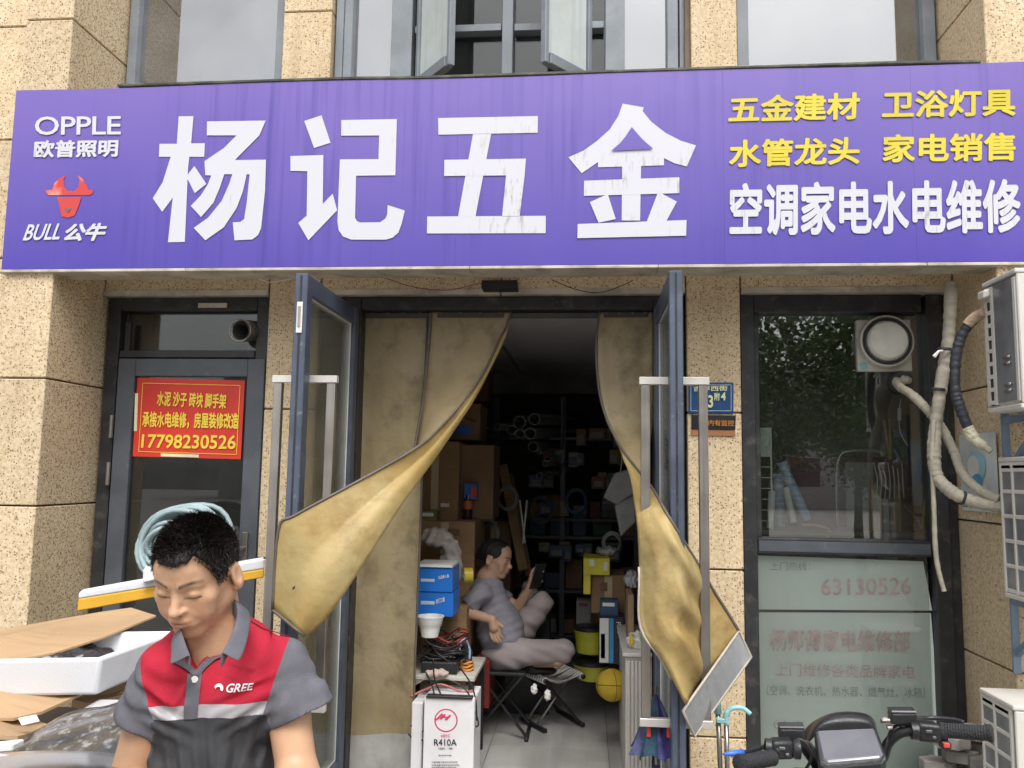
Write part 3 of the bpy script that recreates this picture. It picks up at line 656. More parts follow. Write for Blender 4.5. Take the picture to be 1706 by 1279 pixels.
# first character
poly_char([z1([(846, 550), (916, 549), (905, 678), (970, 677), (967, 742), (896, 741), (890, 800), (875, 1145), (795, 1146), (818, 935), (768, 1002), (723, 938), (770, 862), (808, 742), (752, 741), (755, 680), (837, 680)]),
           z1([(920, 785), (977, 870), (922, 914), (882, 835)]),
           z1([(980, 574), (1258, 570), (1228, 640), (1112, 757), (1259, 755), (1255, 900), (1236, 1080), (1222, 1112), (1195, 1133), (1110, 1137), (1102, 1052), (1138, 1050), (1156, 1036), (1168, 960), (1182, 825), (1168, 824), (1150, 905), (1120, 985), (1060, 1075), (972, 1137), (917, 1078), (985, 1030), (1050, 950), (1085, 870), (1100, 824), (1062, 824), (1040, 890), (1010, 960), (952, 1027), (903, 974), (950, 925), (985, 870), (1000, 830), (972, 829), (968, 762), (1060, 700), (1120, 640), (979, 640)])], 'character')
# second
poly_char([z1([(1440, 572), (1522, 545), (1565, 675), (1487, 700)]),
           z1([(1375, 738), (1531, 733), (1528, 965), (1575, 916), (1596, 995), (1460, 1137), (1412, 1055), (1452, 1020), (1455, 810), (1375, 808)]),
           z2([(165, 482), (389, 478), (383, 704), (225, 706), (221, 875), (228, 888), (240, 894), (322, 893), (343, 878), (350, 862), (352, 824), (421, 846), (408, 900), (395, 935), (372, 955), (345, 963), (205, 963), (172, 950), (155, 925), (150, 890), (160, 640), (315, 639), (318, 544), (165, 545)])], 'character')
# third
poly_char([z2([(555, 474), (956, 466), (955, 532), (768, 540), (749, 638), (908, 638), (883, 866), (987, 867), (987, 937), (510, 938), (511, 870), (635, 869), (667, 707), (579, 707), (580, 642), (680, 640), (695, 541), (556, 541)][:10] + [(906, 637), (895, 770), (883, 868), (988, 867), (987, 937), (510, 938), (511, 870), (635, 869), (667, 707), (579, 707), (580, 642), (680, 640), (695, 541), (556, 541)])], 'character') if False else None
poly_char([z2([(555, 474), (956, 466), (955, 533), (556, 541)]), z2([(511, 870), (988, 867), (987, 937), (510, 938)]),
           z2([(695, 539), (768, 538), (705, 870), (635, 870)]), z2([(580, 642), (908, 637), (903, 704), (579, 707)]), z2([(828, 704), (903, 703), (883, 868), (812, 869)])], 'character')
# fourth
poly_char([z2([(1297, 416), (1382, 431), (1377, 446), (1412, 489), (1470, 534), (1530, 565), (1592, 584), (1555, 669), (1503, 655), (1463, 635), (1463, 664), (1198, 672), (1198, 651), (1132, 696), (1079, 632), (1140, 605), (1195, 565), (1245, 520), (1280, 465)]),
           z2([(1295, 664), (1371, 663), (1367, 886), (1293, 886)]), z2([(1142, 726), (1525, 712), (1525, 776), (1141, 787)]),
           z2([(1165, 812), (1237, 780), (1269, 880), (1200, 895)]), z2([(1440, 770), (1515, 810), (1473, 888), (1394, 890)]), z2([(1116, 900), (1554, 884), (1552, 947), (1115, 957)])], 'character')
# triangle window of the fourth character (purple counter)
poly_char([z2([(1333, 512), (1375, 560), (1420, 600), (1250, 608), (1285, 578), (1310, 548)])], 'counter', PUR).location.y -= .006
def lt(body, pts, m=WV, **k): return text(body, m, S, *[P(x, y, LY) for x, y in pts], **k)
lt('OPPLE', [(59, 194), (202, 193), (58, 225)], bold=.012, name='brand_lettering', track=.95)
lt('欧普照明', [(58, 234), (198, 232), (56, 263)], bold=.035, name='brand_lettering')
lt('BULL', [(43, 374), (104, 372), (38, 401)], bold=.02, shear=.25, name='brand_lettering')
lt('公牛', [(112, 372), (180, 371), (106, 402)], bold=.045, shear=.2, name='brand_lettering')
RD = mat('red_emblem', (.55, .05, .045), .35, var=.25, vs=12, c2=(.75, .28, .22), thr=(.3, .45))
poly_char([z1([(313, 828), (300, 850), (305, 885), (322, 903), (350, 903), (372, 884), (376, 850), (366, 828), (392, 845), (412, 880), (418, 898), (442, 898), (438, 915), (425, 923), (230, 923), (218, 912), (216, 900), (246, 898), (258, 866), (282, 843)]),
           z1([(272, 933), (386, 931), (372, 975), (352, 1020), (325, 1030), (292, 1024), (282, 980)])], 'emblem', RD)
poly_char([z1([(305, 982), (340, 985), (322, 1006)])], 'emblem_nose', mat('emblem_dark', (.15, .13, .14), .5)).location.y -= .003
for b, q in (('五金建材', [(1215, 160), (1433, 153), (1213, 205)]), ('卫浴灯具', [(1470, 152), (1692, 147), (1469, 197)]), ('水管龙头', [(1215, 233), (1432, 227), (1214, 279)]), ('家电销售', [(1471, 224), (1692, 220), (1470, 271)])):
    lt(b, q, YV, bold=.03)
lt('空调家电水电维修', [(1216, 305), (1699, 297), (1215, 393)], bold=.032)
# ================================================================ shop interior
wood = mat('grey_wood_floor', (.40, .39, .37), .45, var=.12, vs=3, streak=((.24, .23, .22), (9, .9, 1), .42, .68, .7), rv=.06)
F = MB().box(-2.9, 2.1, .02, 6.5, .0, FL - .012).build('floor', M['mortar'], None); F['kind'] = 'structure'
xs_ = [-2.72, -2.12, -1.52, PZ(840, 1175, FL).x - .6, PZ(840, 1175, FL).x, PZ(1008, 1183, FL).x, PZ(1008, 1183, FL).x + .6, PZ(1008, 1183, FL).x + 1.2]
for i, (a, b) in enumerate(zip(xs_, xs_[1:])):
    y = .02 - (i * .43) % 1.2 if i else .02; y = .02
    off_ = (i * .47) % 1.2; ys = [.02] + [off_ + k * 1.2 for k in range(6) if off_ + k * 1.2 > .1]
    for c, d in zip(ys, ys[1:]): MB().box(a + .0015, b - .0015, c + .0015, min(d, 6.5) - .0015, FL - .011, FL).build('floor_tile', wood, F)
cl = MB().box(-2.9, 2.1, .02, 6.5, 2.66, 2.72); struct('ceiling', cl, mat('ceiling_paint', (.86, .85, .84), .8, var=.03))
MB().box(-1.41, .5, .16, .2, 2.56, 2.66).build('header', M['black_frame'], B)
bm_ = MB().box(-2.9, 2.1, 4.0, 4.2, 2.45, 2.655).build('ceiling_beam', mat('dim_beam', (.26, .255, .25), .8), B)
tr0 = MB(); tr0.bar(P(838, 575, .9), P(868, 622, 2.4), .02, .012); o = tr0.build('cable_duct', M['steel'], None); tag(o, 'thin cable duct running across the ceiling above the doorway', 'cable duct')
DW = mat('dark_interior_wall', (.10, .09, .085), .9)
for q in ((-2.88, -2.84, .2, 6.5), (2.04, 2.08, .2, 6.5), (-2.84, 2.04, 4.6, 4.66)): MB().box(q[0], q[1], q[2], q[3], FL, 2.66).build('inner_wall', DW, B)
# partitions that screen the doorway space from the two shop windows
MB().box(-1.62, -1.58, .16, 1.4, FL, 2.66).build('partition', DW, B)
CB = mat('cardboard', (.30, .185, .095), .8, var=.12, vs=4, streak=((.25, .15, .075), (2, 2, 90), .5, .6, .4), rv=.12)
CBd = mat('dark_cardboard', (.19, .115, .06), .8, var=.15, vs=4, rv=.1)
TP = mat('packing_tape', (.50, .42, .26), .35, var=.05)
PRINT = mat('dark_print', (.06, .05, .05), .7)
def carton(l, t, r, b, Y, dp, label, m=None, tape=True, name='carton', skew=0, marks=None, cat='carton', group=None):
    """box whose front face covers photo pixels l,t..r,b at depth Y"""
    cx, cy = (l + r) / 2, (t + b) / 2; x0, x1 = X_(l, cy, Y), X_(r, cy, Y); z0, z1 = Z_(cx, b, Y), Z_(cx, t, Y)
    root = empty(name, ((x0 + x1) / 2, Y + dp / 2, z0), label, cat, group); m = m or CB; g = .0015; c = Vector(root.location)
    bx_ = MB().box(x0, x1, Y, Y + dp, z0, z1 - .004).build('box', m, root, bevel=.003)
    ym = Y + dp / 2
    for a, d in ((Y + .001, ym - g), (ym + g, Y + dp - .001)): MB().box(x0 + .001, x1 - .001, a, d, z1 - .0035, z1).build('flap', m, root)
    if tape: MB().box((x0 + x1) / 2 - .024, (x0 + x1) / 2 + .024, Y - .0012, Y - .0003, z0 + .003, z1 - .006).build('tape', TP, root)
    if marks:
        for (ml, mt, mr, mb_, mm) in marks: MB().box(X_(ml, cy, Y), X_(mr, cy, Y), Y - .002, Y - .0004, Z_(cx, mb_, Y), Z_(cx, mt, Y)).build('label', mm, root)
    root.rotation_euler.z = skew
    return root
WP = mat('white_print', (.7, .7, .68), .6, var=.05); BLUE = mat('blue_carton', (.012, .16, .60), .4, var=.06); YB = mat('yellow_card', (.62, .55, .04), .6, var=.1)
RDp = mat('red_label', (.5, .05, .03), .6); BLp = mat('blue_label', (.03, .12, .4), .6)
# left wall of stacked cartons
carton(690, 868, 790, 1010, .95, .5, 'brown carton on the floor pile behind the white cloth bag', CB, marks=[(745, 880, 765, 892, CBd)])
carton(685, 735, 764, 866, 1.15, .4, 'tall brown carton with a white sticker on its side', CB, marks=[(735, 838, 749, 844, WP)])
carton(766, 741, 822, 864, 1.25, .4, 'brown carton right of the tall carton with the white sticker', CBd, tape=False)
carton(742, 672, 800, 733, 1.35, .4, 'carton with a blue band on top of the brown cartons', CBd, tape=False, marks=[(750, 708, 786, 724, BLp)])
carton(700, 1010, 777, 1085, .62, .35, 'brown carton under the elbow of the seated woman', CB, tape=False)
carton(640, 1010, 778, 1170, .98, .4, 'large brown carton standing on the floor behind the cable heap', CB)
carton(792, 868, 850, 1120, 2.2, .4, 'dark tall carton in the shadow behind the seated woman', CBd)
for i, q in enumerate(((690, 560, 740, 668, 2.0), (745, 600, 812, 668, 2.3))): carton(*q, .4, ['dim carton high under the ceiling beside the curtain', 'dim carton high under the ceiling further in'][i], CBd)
# soft drinks bottle and small goods on the carton
bt = empty('bottle', P(779, 864, 1.2), 'dark drinks bottle with an orange label against the brown cartons', 'bottle')
c = P(779, 866, 1.2); MB().lathe(c, [(.0, 0), (.028, .002), (.030, .02), (.030, .12), (.022, .16), (.012, .19), (.012, .215), (0, .216)], seg=16).build('body', mat('cola', (.03, .012, .01), .15), bt, smooth=40)
MB().lathe(c, [(.0306, .07), (.0306, .125)], seg=16).build('label', mat('orange', (.55, .16, .04), .5), bt, smooth=True)
MB().lathe(c, [(.0135, .205), (.0135, .226), (0, .227)], seg=12).build('cap', RDp, bt)
carton(773, 805, 795, 832, 1.18, .06, 'small blue and red packet beside the drinks bottle', BLp, tape=False, name='packet', cat='packet', marks=[(785, 812, 794, 828, RDp)])
# cloth bag
def lumpy(name, c, r, m, label, cat, seed, amp=.02, vx=.008, parent=None, extra=()):
    rr = np.random.default_rng(seed); ph = rr.uniform(0, 6, 6); fr = rr.uniform(25, 60, 6) * (.08 / max(r))
    def fn(p):
        d = ell(p, c, r)
        for e in extra: d = smin(d, ell(p, e[0], e[1]), .04)
        return d + amp * (np.sin(p[:, 0] * fr[0] * 3 + ph[0] + 2 * np.sin(p[:, 2] * fr[1])) * .4 + np.sin(p[:, 2] * fr[2] * 2 + p[:, 0] * fr[3] + ph[2]) * .4 + .3 * np.sin(p[:, 1] * fr[4] * 3 + p[:, 2] * fr[5]))
    L = np.array(c) - np.array(r) * 1.6 - .03; Hh = np.array(c) + np.array(r) * 1.6 + .03
    for e in extra: L = np.minimum(L, np.array(e[0]) - np.array(e[1]) * 1.6); Hh = np.maximum(Hh, np.array(e[0]) + np.array(e[1]) * 1.6)
    o = link(name, sdf_mesh(fn, L, Hh, vx, name), m, parent, smooth=True)
    if label: tag(o, label, cat)
    return o
RAG = mat('pale_cloth', (.52, .47, .44), .9, var=.15)
c = P(728, 895, .75); e2 = P(752, 925, .75); e3 = P(758, 960, .72)
lumpy('cloth_bag', tuple(c), (.09, .08, .06), RAG, 'crumpled pale cloth bag on the cartons above the blue boxes', 'cloth bag', 3, .012, .007, extra=[(tuple(e2), (.06, .06, .09)), (tuple(e3), (.035, .05, .09))])
# tape roll
t_ = empty('tape_roll', P(772, 960, .62), 'roll of yellow tape between the cloth bag and the woman', 'tape roll'); c = P(772, 958, .6)
MB().lathe(c, [(.022, 0), (.042, 0), (.042, .05), (.022, .05), (.022, 0)], (1, .35, 0), 24).build('tape', mat('yellow_tape', (.55, .42, .04), .35), t_, smooth=40)
MB().lathe(c - Vector((.001, 0, 0)), [(.018, -.001), (.0219, -.001), (.0219, .052), (.018, .052), (.018, -.001)], (1, .35, 0), 24).build('core', WP, t_, smooth=40)
# blue boxes with slots
def bluebox(l, t, r, b, lab, marks, txt):
    root = carton(l, t, r, b, .30, .24, lab, BLUE, tape=False, name='shoe_box', cat='box', group='blue boxes by the door')
    MB().box(X_(701, (t + b) / 2, .3), X_(724, (t + b) / 2, .3), .2975, .2996, Z_(712, marks[1], .3), Z_(712, marks[0], .3)).build('handle_slot', mat('pale_blue', (.45, .6, .75), .5), root, bevel=.001)
    text(txt[0], WP, root, *[P(x, y, .2988) for x, y in txt[1]], bold=.02)
bluebox(691, 945, 754, 986, 'upper blue box, with a pale slot, of the two by the curtain', (964, 969), ('包品商人集', [(730, 959), (748, 956), (730, 965)]))
bluebox(691, 987, 755, 1027, 'lower blue box, with a small red mark, of the two by the curtain', (1001, 1007), ('我们工集', [(726, 998), (741, 994), (726, 1006)]))
MB().box(X_(742, 1000, .3), X_(747, 1000, .3), .297, .2985, Z_(744, 1004, .3), Z_(744, 993, .3)).build('red_mark', RDp, None) if False else None
lidp = MB(); a = P(692, 944, .3); lidp.box(a.x, X_(754, 944, .3), .29, .55, Z_(720, 944, .3) - .001, Z_(720, 940, .3)); tag(lidp.build('sheet_stack', WP, None), 'thin stack of white sheets lying on the upper blue box', 'papers')
# white tub
c = P(716, 1060, .22); tb = empty('tub', c, 'stacked white plastic tubs under the blue boxes', 'tub')
MB().lathe(c, [(.045, 0), (.055, .05), (.058, .052), (.058, .056), (.062, .06), (.070, .10), (.074, .102), (.074, .106), (.066, .106), (.055, .06)], seg=28).build('tub_body', M['white'], tb, smooth=40)
# low work shelf carrying the heap
zt_ = Z_(740, 1128, .12); rk = empty('work_table', (X_(740, 1128, .3), .35, FL), 'low shelf table by the curtain carrying cables and tools', 'table')
tx0, tx1 = X_(660, 1128, .12) , X_(790, 1128, .12)
MB().box(tx0, tx1, .14, .62, zt_ - .022, zt_).build('tabletop', mat('pale_board', (.5, .48, .42), .6), rk, bevel=.003)
for x in (tx0 + .02, tx1 - .02):
    for y in (.17, .59): MB().box(x - .014, x + .014, y - .014, y + .014, FL, zt_ - .023).build('leg', M['black'], rk)
CAB = mat('cable_black', (.02, .02, .02), .45, var=.3)
cr = random.Random(5)
hc = P(738, 1098, .3); ch = empty('cable_heap', (hc.x, hc.y, zt_), 'tangled heap of black cables on the work table', 'cables')
for k in range(16):
    pts = []; rr = .07 + cr.random() * .055; oy = cr.uniform(-.04, .06); tl_ = cr.uniform(-.4, .4); zz = zt_ + .075 + cr.random() * .085; ox = cr.uniform(-.03, .03)
    for i in range(16):
        a = i * 2 * math.pi / 16; q = 1 + .14 * math.sin(3 * a + k)
        pts.append((hc.x + ox + rr * q * math.cos(a), hc.y + oy + rr * .8 * q * math.sin(a), zz + .022 * math.sin(2 * a + k) + tl_ * .09 * math.cos(a)))
    MB().tube(pts, .0042, 6, closed=True).build('cable', CAB if k % 6 else mat('cable_red', (.35, .02, .02), .5), ch, smooth=True)
tb_ = MB(); tb_.box(X_(702, 1110, .18), X_(762, 1110, .18), .17, .3, zt_ + .004, zt_ + .062); tag(tb_.build('battery_charger', M['black'], None, bevel=.006), 'black charger brick in front of the tangled cables', 'charger')
# hanging loops of cable over the refrigerant box
lp = empty('hanging_cable', P(735, 1150, .08), 'black cables looping down over the white refrigerant box', 'cable')
for q, r_ in (([(722, 1098), (724, 1130), (735, 1160), (739, 1190), (722, 1212), (700, 1218), (684, 1208)], .0042), ([(710, 1120), (722, 1150), (728, 1195), (715, 1228), (692, 1232), (680, 1222)], .0042), ([(700, 1148), (740, 1132), (775, 1148), (790, 1180), (797, 1205), (792, 1210), (786, 1198), (785, 1165)], .004), ([(765, 1110), (785, 1140), (793, 1170), (794, 1200)], .004)):
    MB().tube(spline([P(x, y, .045) for x, y in q], 6), r_, 7).build('cable', CAB, lp, smooth=True)
MB().tube(spline([P(x, y, .12) for x, y in ((684, 1160), (710, 1148), (735, 1140), (770, 1152), (790, 1150))], 6), .006, 7).build('cable', mat('cable_pink', (.45, .15, .13), .5), lp, smooth=True)
# power strip + glove + spanner-like odds
ps = MB(); ps.bar(P(690, 1135, .2), P(712, 1122, .2), .05, .035); tag(ps.build('power_strip', M['white'], None, bevel=.006), 'white power strip at the edge of the work table', 'power strip')
lumpy('glove', tuple(P(728, 1121, .13)), (.06, .03, .018), mat('glove_pink', (.55, .42, .36), .9), 'crumpled pinkish work glove below the charger', 'glove', 8, .006, .004)
tbg = empty('tool_bag', P(775, 1095, .35), 'dark teal tool bag beside the tangled cables', 'tool bag')
lumpy('body', tuple(P(772, 1092, .40)), (.045, .06, .07), mat('teal_cloth', (.02, .06, .08), .8), None, None, 4, .008, .006, tbg)
MB().tube(spline([P(x, y, .3) for x, y in ((765, 1090), (768, 1070), (776, 1066), (782, 1080), (782, 1098))], 5), .006, 8).build('strap', mat('strap_blue', (.35, .42, .62), .6), tbg, smooth=True)
oc = empty('orange_cord', P(780, 1115, .3), 'coil of orange cord beside the charger', 'cord')
for k in range(4):
    c = P(778, 1118 - k * 5, .28); MB().tube([(c.x + .032 * math.cos(a), c.y + .03 * math.sin(a), c.z + .006 * math.sin(2 * a + k)) for a in [i * math.pi / 8 for i in range(16)]], .006, 6, closed=True).build('loop', mat('orange_cord', (.55, .22, .05), .6), oc, smooth=True)
# refrigerant box
x0, x1 = X_(706, 1200, .0), X_(790, 1200, .0); z1_ = Z_(748, 1163, .0); rb = empty('refrigerant_box', ((x0 + x1) / 2, .15, FL), 'white refrigerant gas box with a pink ring logo reading R410A', 'box')
WB = mat('white_card', (.74, .73, .74), .55, var=.04, dirt_glint=((.45, .42, .38), 9, .58, .8, .35))
MB().box(x0, x1, .0, .26, FL, z1_ - .003).build('box', WB, rb, bevel=.003)
for a, b in ((.002, .128), (.132, .258)): MB().box(x0 + .002, x1 - .002, a, b, z1_ - .0025, z1_).build('flap', WB, rb)
MB().box(x0 + .01, x1 - .01, -.012, .03, z1_ + .0, z1_ + .012).build('pad', M['black'], rb, bevel=.003)
PK = mat('pink_print', (.62, .05, .13), .5); BK = mat('black_print', (.03, .03, .035), .6)
def T(y=-.0008, *p): return [P(a, b, y) for a, b in p]
ring = MB(); n = 40; cc = (743, 1200); vs = []
for i in range(n):
    a = 2 * math.pi * i / n; vs += [P(cc[0] + 19.5 * math.cos(a), cc[1] + 19.5 * math.sin(a), -.001), P(cc[0] + 17.3 * math.cos(a), cc[1] + 17.3 * math.sin(a), -.001)]
ring.add(vs, [(2 * i, 2 * i + 1, (2 * i + 3) % (2 * n), (2 * i + 2) % (2 * n)) for i in range(n)]); ring.build('logo_ring', PK, rb)
text('JH', PK, rb, *T(-.0015, (727, 1187), (752, 1191), (723, 1199)), bold=.05, shear=.35)
text('HEYC', PK, rb, *T(-.001, (735, 1223), (750, 1223), (735, 1228)), bold=.01)
text('R410A', BK, rb, *T(-.001, (723, 1231), (761, 1231), (723, 1242)), bold=.012)
text('天然制冷、一瓶制', BK, rb, *T(-.001, (730, 1245), (754, 1245), (730, 1248)), bold=.01)
for i, (l, r, y) in enumerate(((731, 752, 1257), (719, 762, 1268), (719, 765, 1273), (719, 760, 1277))): text('冷媒净重气瓶安全使用说明' if i else '制冷剂气瓶', BK, rb, *T(-.001, (l, y), (r, y), (l, y + 2.4)), bold=.004)
wb2 = MB().box(X_(684, 1200, .02), x0 - .015, .04, .3, FL, Z_(690, 1170, .04)); tag(wb2.build('white_case', WB, None, bevel=.004), 'white case wedged between the curtain and the refrigerant box', 'case')
# red crate behind
carton(790, 1100, 815, 1180, .72, .3, 'dark red and black case on the floor behind the woman', mat('dark_red', (.16, .02, .015), .6), tape=False, name='case', cat='case')
# overhead bundle of pipes pointing at the door
PV = mat('grey_pvc', (.30, .30, .31), .4, var=.1); PVin = mat('pipe_inside', (.02, .02, .02), .9)
pipes = [(828, 711, 6), (865, 703, 11), (863, 706, 5), (890, 698, 10), (888, 700, 5), (866, 722, 8), (870, 723, 5), (883, 722, 10), (888, 744, 9), (898, 753, 4), (913, 766, 6), (908, 772, 5), (852, 716, 8), (915, 790, 5), (898, 792, 5)]
for i, (x, y, r) in enumerate(pipes):
    Yp = 2.0 + (i * .137) % .3; c = P(x, y, Yp); rw = r / (FPX / (Yp + 4.2)); e = c + Vector((.35 if i % 2 else .25, 2.2, .12))
    pr = [(rw * .86, .0), (rw, .0), (rw, 2.2), (rw * .86, 2.2), (rw * .86, 0)]
    o = MB().lathe(c, pr, (e - c), 18).build('pipe', PV, None, smooth=40); tag(o, 'grey plastic pipe in the bundle hanging in the dark behind the doorway', 'pipe', 'pipes in the dark ceiling bundle')
# sling holding the pipes
sl_ = MB(); sl_.tube(spline([P(x, y, 2.6) for x, y in ((770, 668), (845, 740), (905, 790), (935, 760), (940, 668))], 6), .006, 6); tag(sl_.build('sling', CAB, None, smooth=True), 'black sling holding up the bundle of pipes', 'sling')
gs = MB(); gs.bar(P(765, 690, .9), P(822, 718, 1.9), .008); tag(gs.build('rod', M['steel'], None), 'thin rod sloping towards the bundle of pipes', 'rod')
# leaning timber, white rods
lt_ = MB(); lt_.bar(P(838, 775, 2.4), P(872, 950, 1.9), .07, .03, upv=(0, 1, 0)); tag(lt_.build('timber', mat('timber', (.34, .22, .10), .7), None, bevel=.003), 'pale timber board leaning in the dark behind the woman', 'board')
lt_ = MB(); lt_.bar(P(850, 790, 2.5), P(882, 960, 2.1), .05, .02, upv=(0, 1, 0)); tag(lt_.build('timber', mat('timber2', (.22, .14, .07), .7), None, bevel=.003), 'darker timber strip leaning behind the pale timber board', 'board')
for a, b in (((866, 833), (875, 905)), ((878, 833), (871, 905))):
    o = MB().tube([P(*a, 1.9), P(*b, 1.85)], .006, 8).build('plastic_rod', M['white'], None); tag(o, 'thin white plastic rod crossing another above the seated woman', 'rod', 'crossed white rods')
# dark shelving at the back
sh = empty('shelf_rack', (X_(930, 900, 2.9), 2.9, FL), 'dark metal shelf rack at the back of the shop', 'shelf')
SHM = mat('rack_metal', (.07, .075, .085), .5)
for x, y in ((825, 2.7), (937, 2.7), (1060, 2.7)):
    xx = X_(x, 850, y); MB().box(xx - .02, xx + .02, y, y + .03, FL, 2.3).build('post', SHM, sh)
xa, xb = X_(815, 850, 2.7), X_(1075, 850, 2.7)
zs_ = [Z_(900, v, 2.7) for v in (730, 865, 895, 985, 1060)]
for z in zs_: MB().box(xa, xb, 2.735, 3.3, z - .012, z + .012).build('shelf', SHM, sh)
cr = random.Random(11)
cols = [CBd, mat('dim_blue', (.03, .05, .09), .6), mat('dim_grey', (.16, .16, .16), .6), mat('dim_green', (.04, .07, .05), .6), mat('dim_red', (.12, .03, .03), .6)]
zz = [FL] + sorted(zs_)[:-1]
nm = {0: 'brown', 1: 'blue', 2: 'grey', 3: 'green', 4: 'red'}
for lv, z in enumerate(zz):
    x = xa + .05
    while x < xb - .15:
        w_ = cr.uniform(.08, .22); h_ = cr.uniform(.10, .24); ci = cr.randrange(5)
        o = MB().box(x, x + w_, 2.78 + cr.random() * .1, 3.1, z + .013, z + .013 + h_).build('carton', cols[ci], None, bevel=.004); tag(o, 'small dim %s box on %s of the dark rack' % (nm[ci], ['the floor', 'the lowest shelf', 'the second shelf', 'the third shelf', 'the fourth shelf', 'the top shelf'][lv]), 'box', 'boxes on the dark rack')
        x += w_ + cr.uniform(.01, .08)
# right side: hanging bags, yellow box, cartons, buckets
BG = mat('grey_bag', (.24, .24, .23), .7, var=.2)
for i, (pts, lab) in enumerate((([(1005, 829), (1024, 788), (1052, 780), (1058, 822), (1030, 842)], 'upper grey plastic bag hanging beside the curtain'), ([(1024, 842), (1058, 824), (1060, 870), (1034, 894)], 'lower grey plastic bag hanging beside the curtain'))):
    ps_ = [P(x, y, .85 - .03 * i) for x, y in pts]; mb = MB().prism(ps_, (0, .05, 0)); o = mb.build('plastic_bag', BG, None, bevel=.012, seg=2, smooth=30); tag(o, lab, 'bag')
hk = MB(); hk.bar(P(1038, 742, .85), P(1034, 785, .85), .004); tag(hk.build('bag_hook', M['steel'], None), 'hook wire from which the grey bags hang', 'hook')
carton(985, 958, 1042, 1022, 1.15, .35, 'brown carton stacked under the yellow box', CB, marks=[(1000, 970, 1012, 985, CBd)])
carton(972, 930, 1016, 958, 1.10, .3, 'yellow box with white print on the brown carton', YB, tape=False, marks=[(982, 932, 990, 943, WP), (1006, 936, 1012, 950, WP)])
carton(972, 958, 984, 990, 1.08, .2, 'narrow yellow packet hanging down beside the brown carton', YB, tape=False, name='packet', cat='packet')
lumpy('plastic_bundle', tuple(P(1052, 965, .8)), (.045, .05, .05), mat('clear_film', (.45, .45, .46), .15, var=.3, bump=.8, bs=60), 'ball of clinging clear film by the curtain', 'plastic film', 9, .009, .005)
lumpy('plastic_bundle', tuple(P(1010, 918, 1.3)), (.07, .06, .03), mat('grey_film', (.35, .35, .34), .25, var=.3, bump=.8, bs=60), 'flattened grey film on top of the yellow box', 'plastic film', 10, .009, .006)
# pvc leaflet box with blue stripe
rb2 = carton(998, 1028, 1040, 1106, .9, .2, 'dark, blue and white box printed PVC standing above the ball', mat('dark_box', (.03, .03, .045), .5), tape=False, name='box', cat='box', marks=[(999, 1030, 1014, 1104, WP), (1015, 1030, 1022, 1104, mat('cyan', (.05, .3, .55), .5)), (1001, 1056, 1008, 1097, BLp)])
text('PVC', WP, rb2, P(1034, 1036, .8975), P(1036, 1056, .8975), P(1027, 1036, .8975), bold=.01)
def bucket(px, py, Y, r, h, m, lab):
    c = P(px, py, Y); root = empty('bucket', c, lab, 'bucket')
    MB().lathe(c, [(0, 0), (r * .85, 0), (r, h), (r * 1.04, h), (r * 1.04, h + .008), (r * .98, h + .008), (r * .8, .01)], seg=24).build('pail', m, root, smooth=40)
    MB().lathe(c, [(0, h + .012), (r * 1.05, h + .012), (r * 1.05, h + .03), (r * .95, h + .034), (0, h + .034)], seg=24).build('lid', M['black'], root, smooth=40)
bucket(983, 1086, 1.25, .10, .13, mat('yellow_bucket', (.40, .40, .03), .5), 'upper yellow bucket behind the ball')
bucket(985, 1130, 1.22, .11, .08, mat('yellow_bucket2', (.42, .42, .05), .5), 'lower yellow bucket on the floor behind the ball')
c = P(1019, 1141, .62); r = .088
bl = MB().ball(c, r, n=16).build('ball', mat('basket_ball', (.52, .36, .02), .6, bump=.4, bs=400), empty('basketball', (c.x, c.y, c.z - r), 'yellow basketball on the floor beside the white cabinet', 'basketball'), smooth=True)
for ax_ in ((1, .3, 0), (0, .2, 1), (.5, -1, .2)):
    ax_ = Vector(ax_).normalized(); u = ax_.orthogonal().normalized(); v = ax_.cross(u)
    MB().tube([c + (u * math.cos(a) + v * math.sin(a)) * (r + .0003) for a in [i * math.pi / 20 for i in range(40)]], .0016, 5, closed=True).build('seam', M['black'], bl.parent)
# white cabinet
cx0, cx1 = X_(1042, 1150, .12), .33; zc = Z_(1055, 1075, .3); cb = empty('cabinet', ((cx0 + cx1) / 2, .5, FL), 'white slatted cabinet just inside the doorway by the umbrella', 'cabinet')
CW = mat('cabinet_white', (.55, .53, .48), .5, var=.06)
MB().box(cx0, cx1, .12, .9, FL, zc - .02).build('body', CW, cb, bevel=.003); MB().box(cx0 - .015, cx1, .10, .92, zc - .018, zc).build('top', CW, cb, bevel=.003)
n = 6; wv = (cx1 - cx0 - .02) / n
for i in range(n): MB().box(cx0 + .01 + i * wv, cx0 + .01 + (i + 1) * wv - .006, .108, .119, FL + .03, zc - .04).build('slat', CW, cb, bevel=.002)
lumpy('crumpled_bag', tuple(P(1062, 1068, .25)), (.055, .06, .05), mat('offwhite_film', (.62, .62, .56), .35, bump=.6, bs=60), 'crumpled off-white plastic bag on the white cabinet', 'bag', 12, .010, .006)
o = MB().lathe(P(1053, 1073, .2), [(0, 0), (.014, 0), (.014, .02), (.008, .03), (.008, .05), (0, .05)], seg=12).build('small_bottle', mat('yellow_cap', (.6, .42, .02), .4), None, smooth=40); tag(o, 'small yellow capped bottle at the edge of the white cabinet', 'bottle')
ln_ = MB().box(X_(1046, 1040, .35), X_(1056, 1040, .35), .33, .6, zc + .003, Z_(1050, 990, .35)); tag(ln_.build('board', mat('brown_board', (.3, .19, .11), .6), None, bevel=.003), 'brown board standing on the white cabinet', 'board')
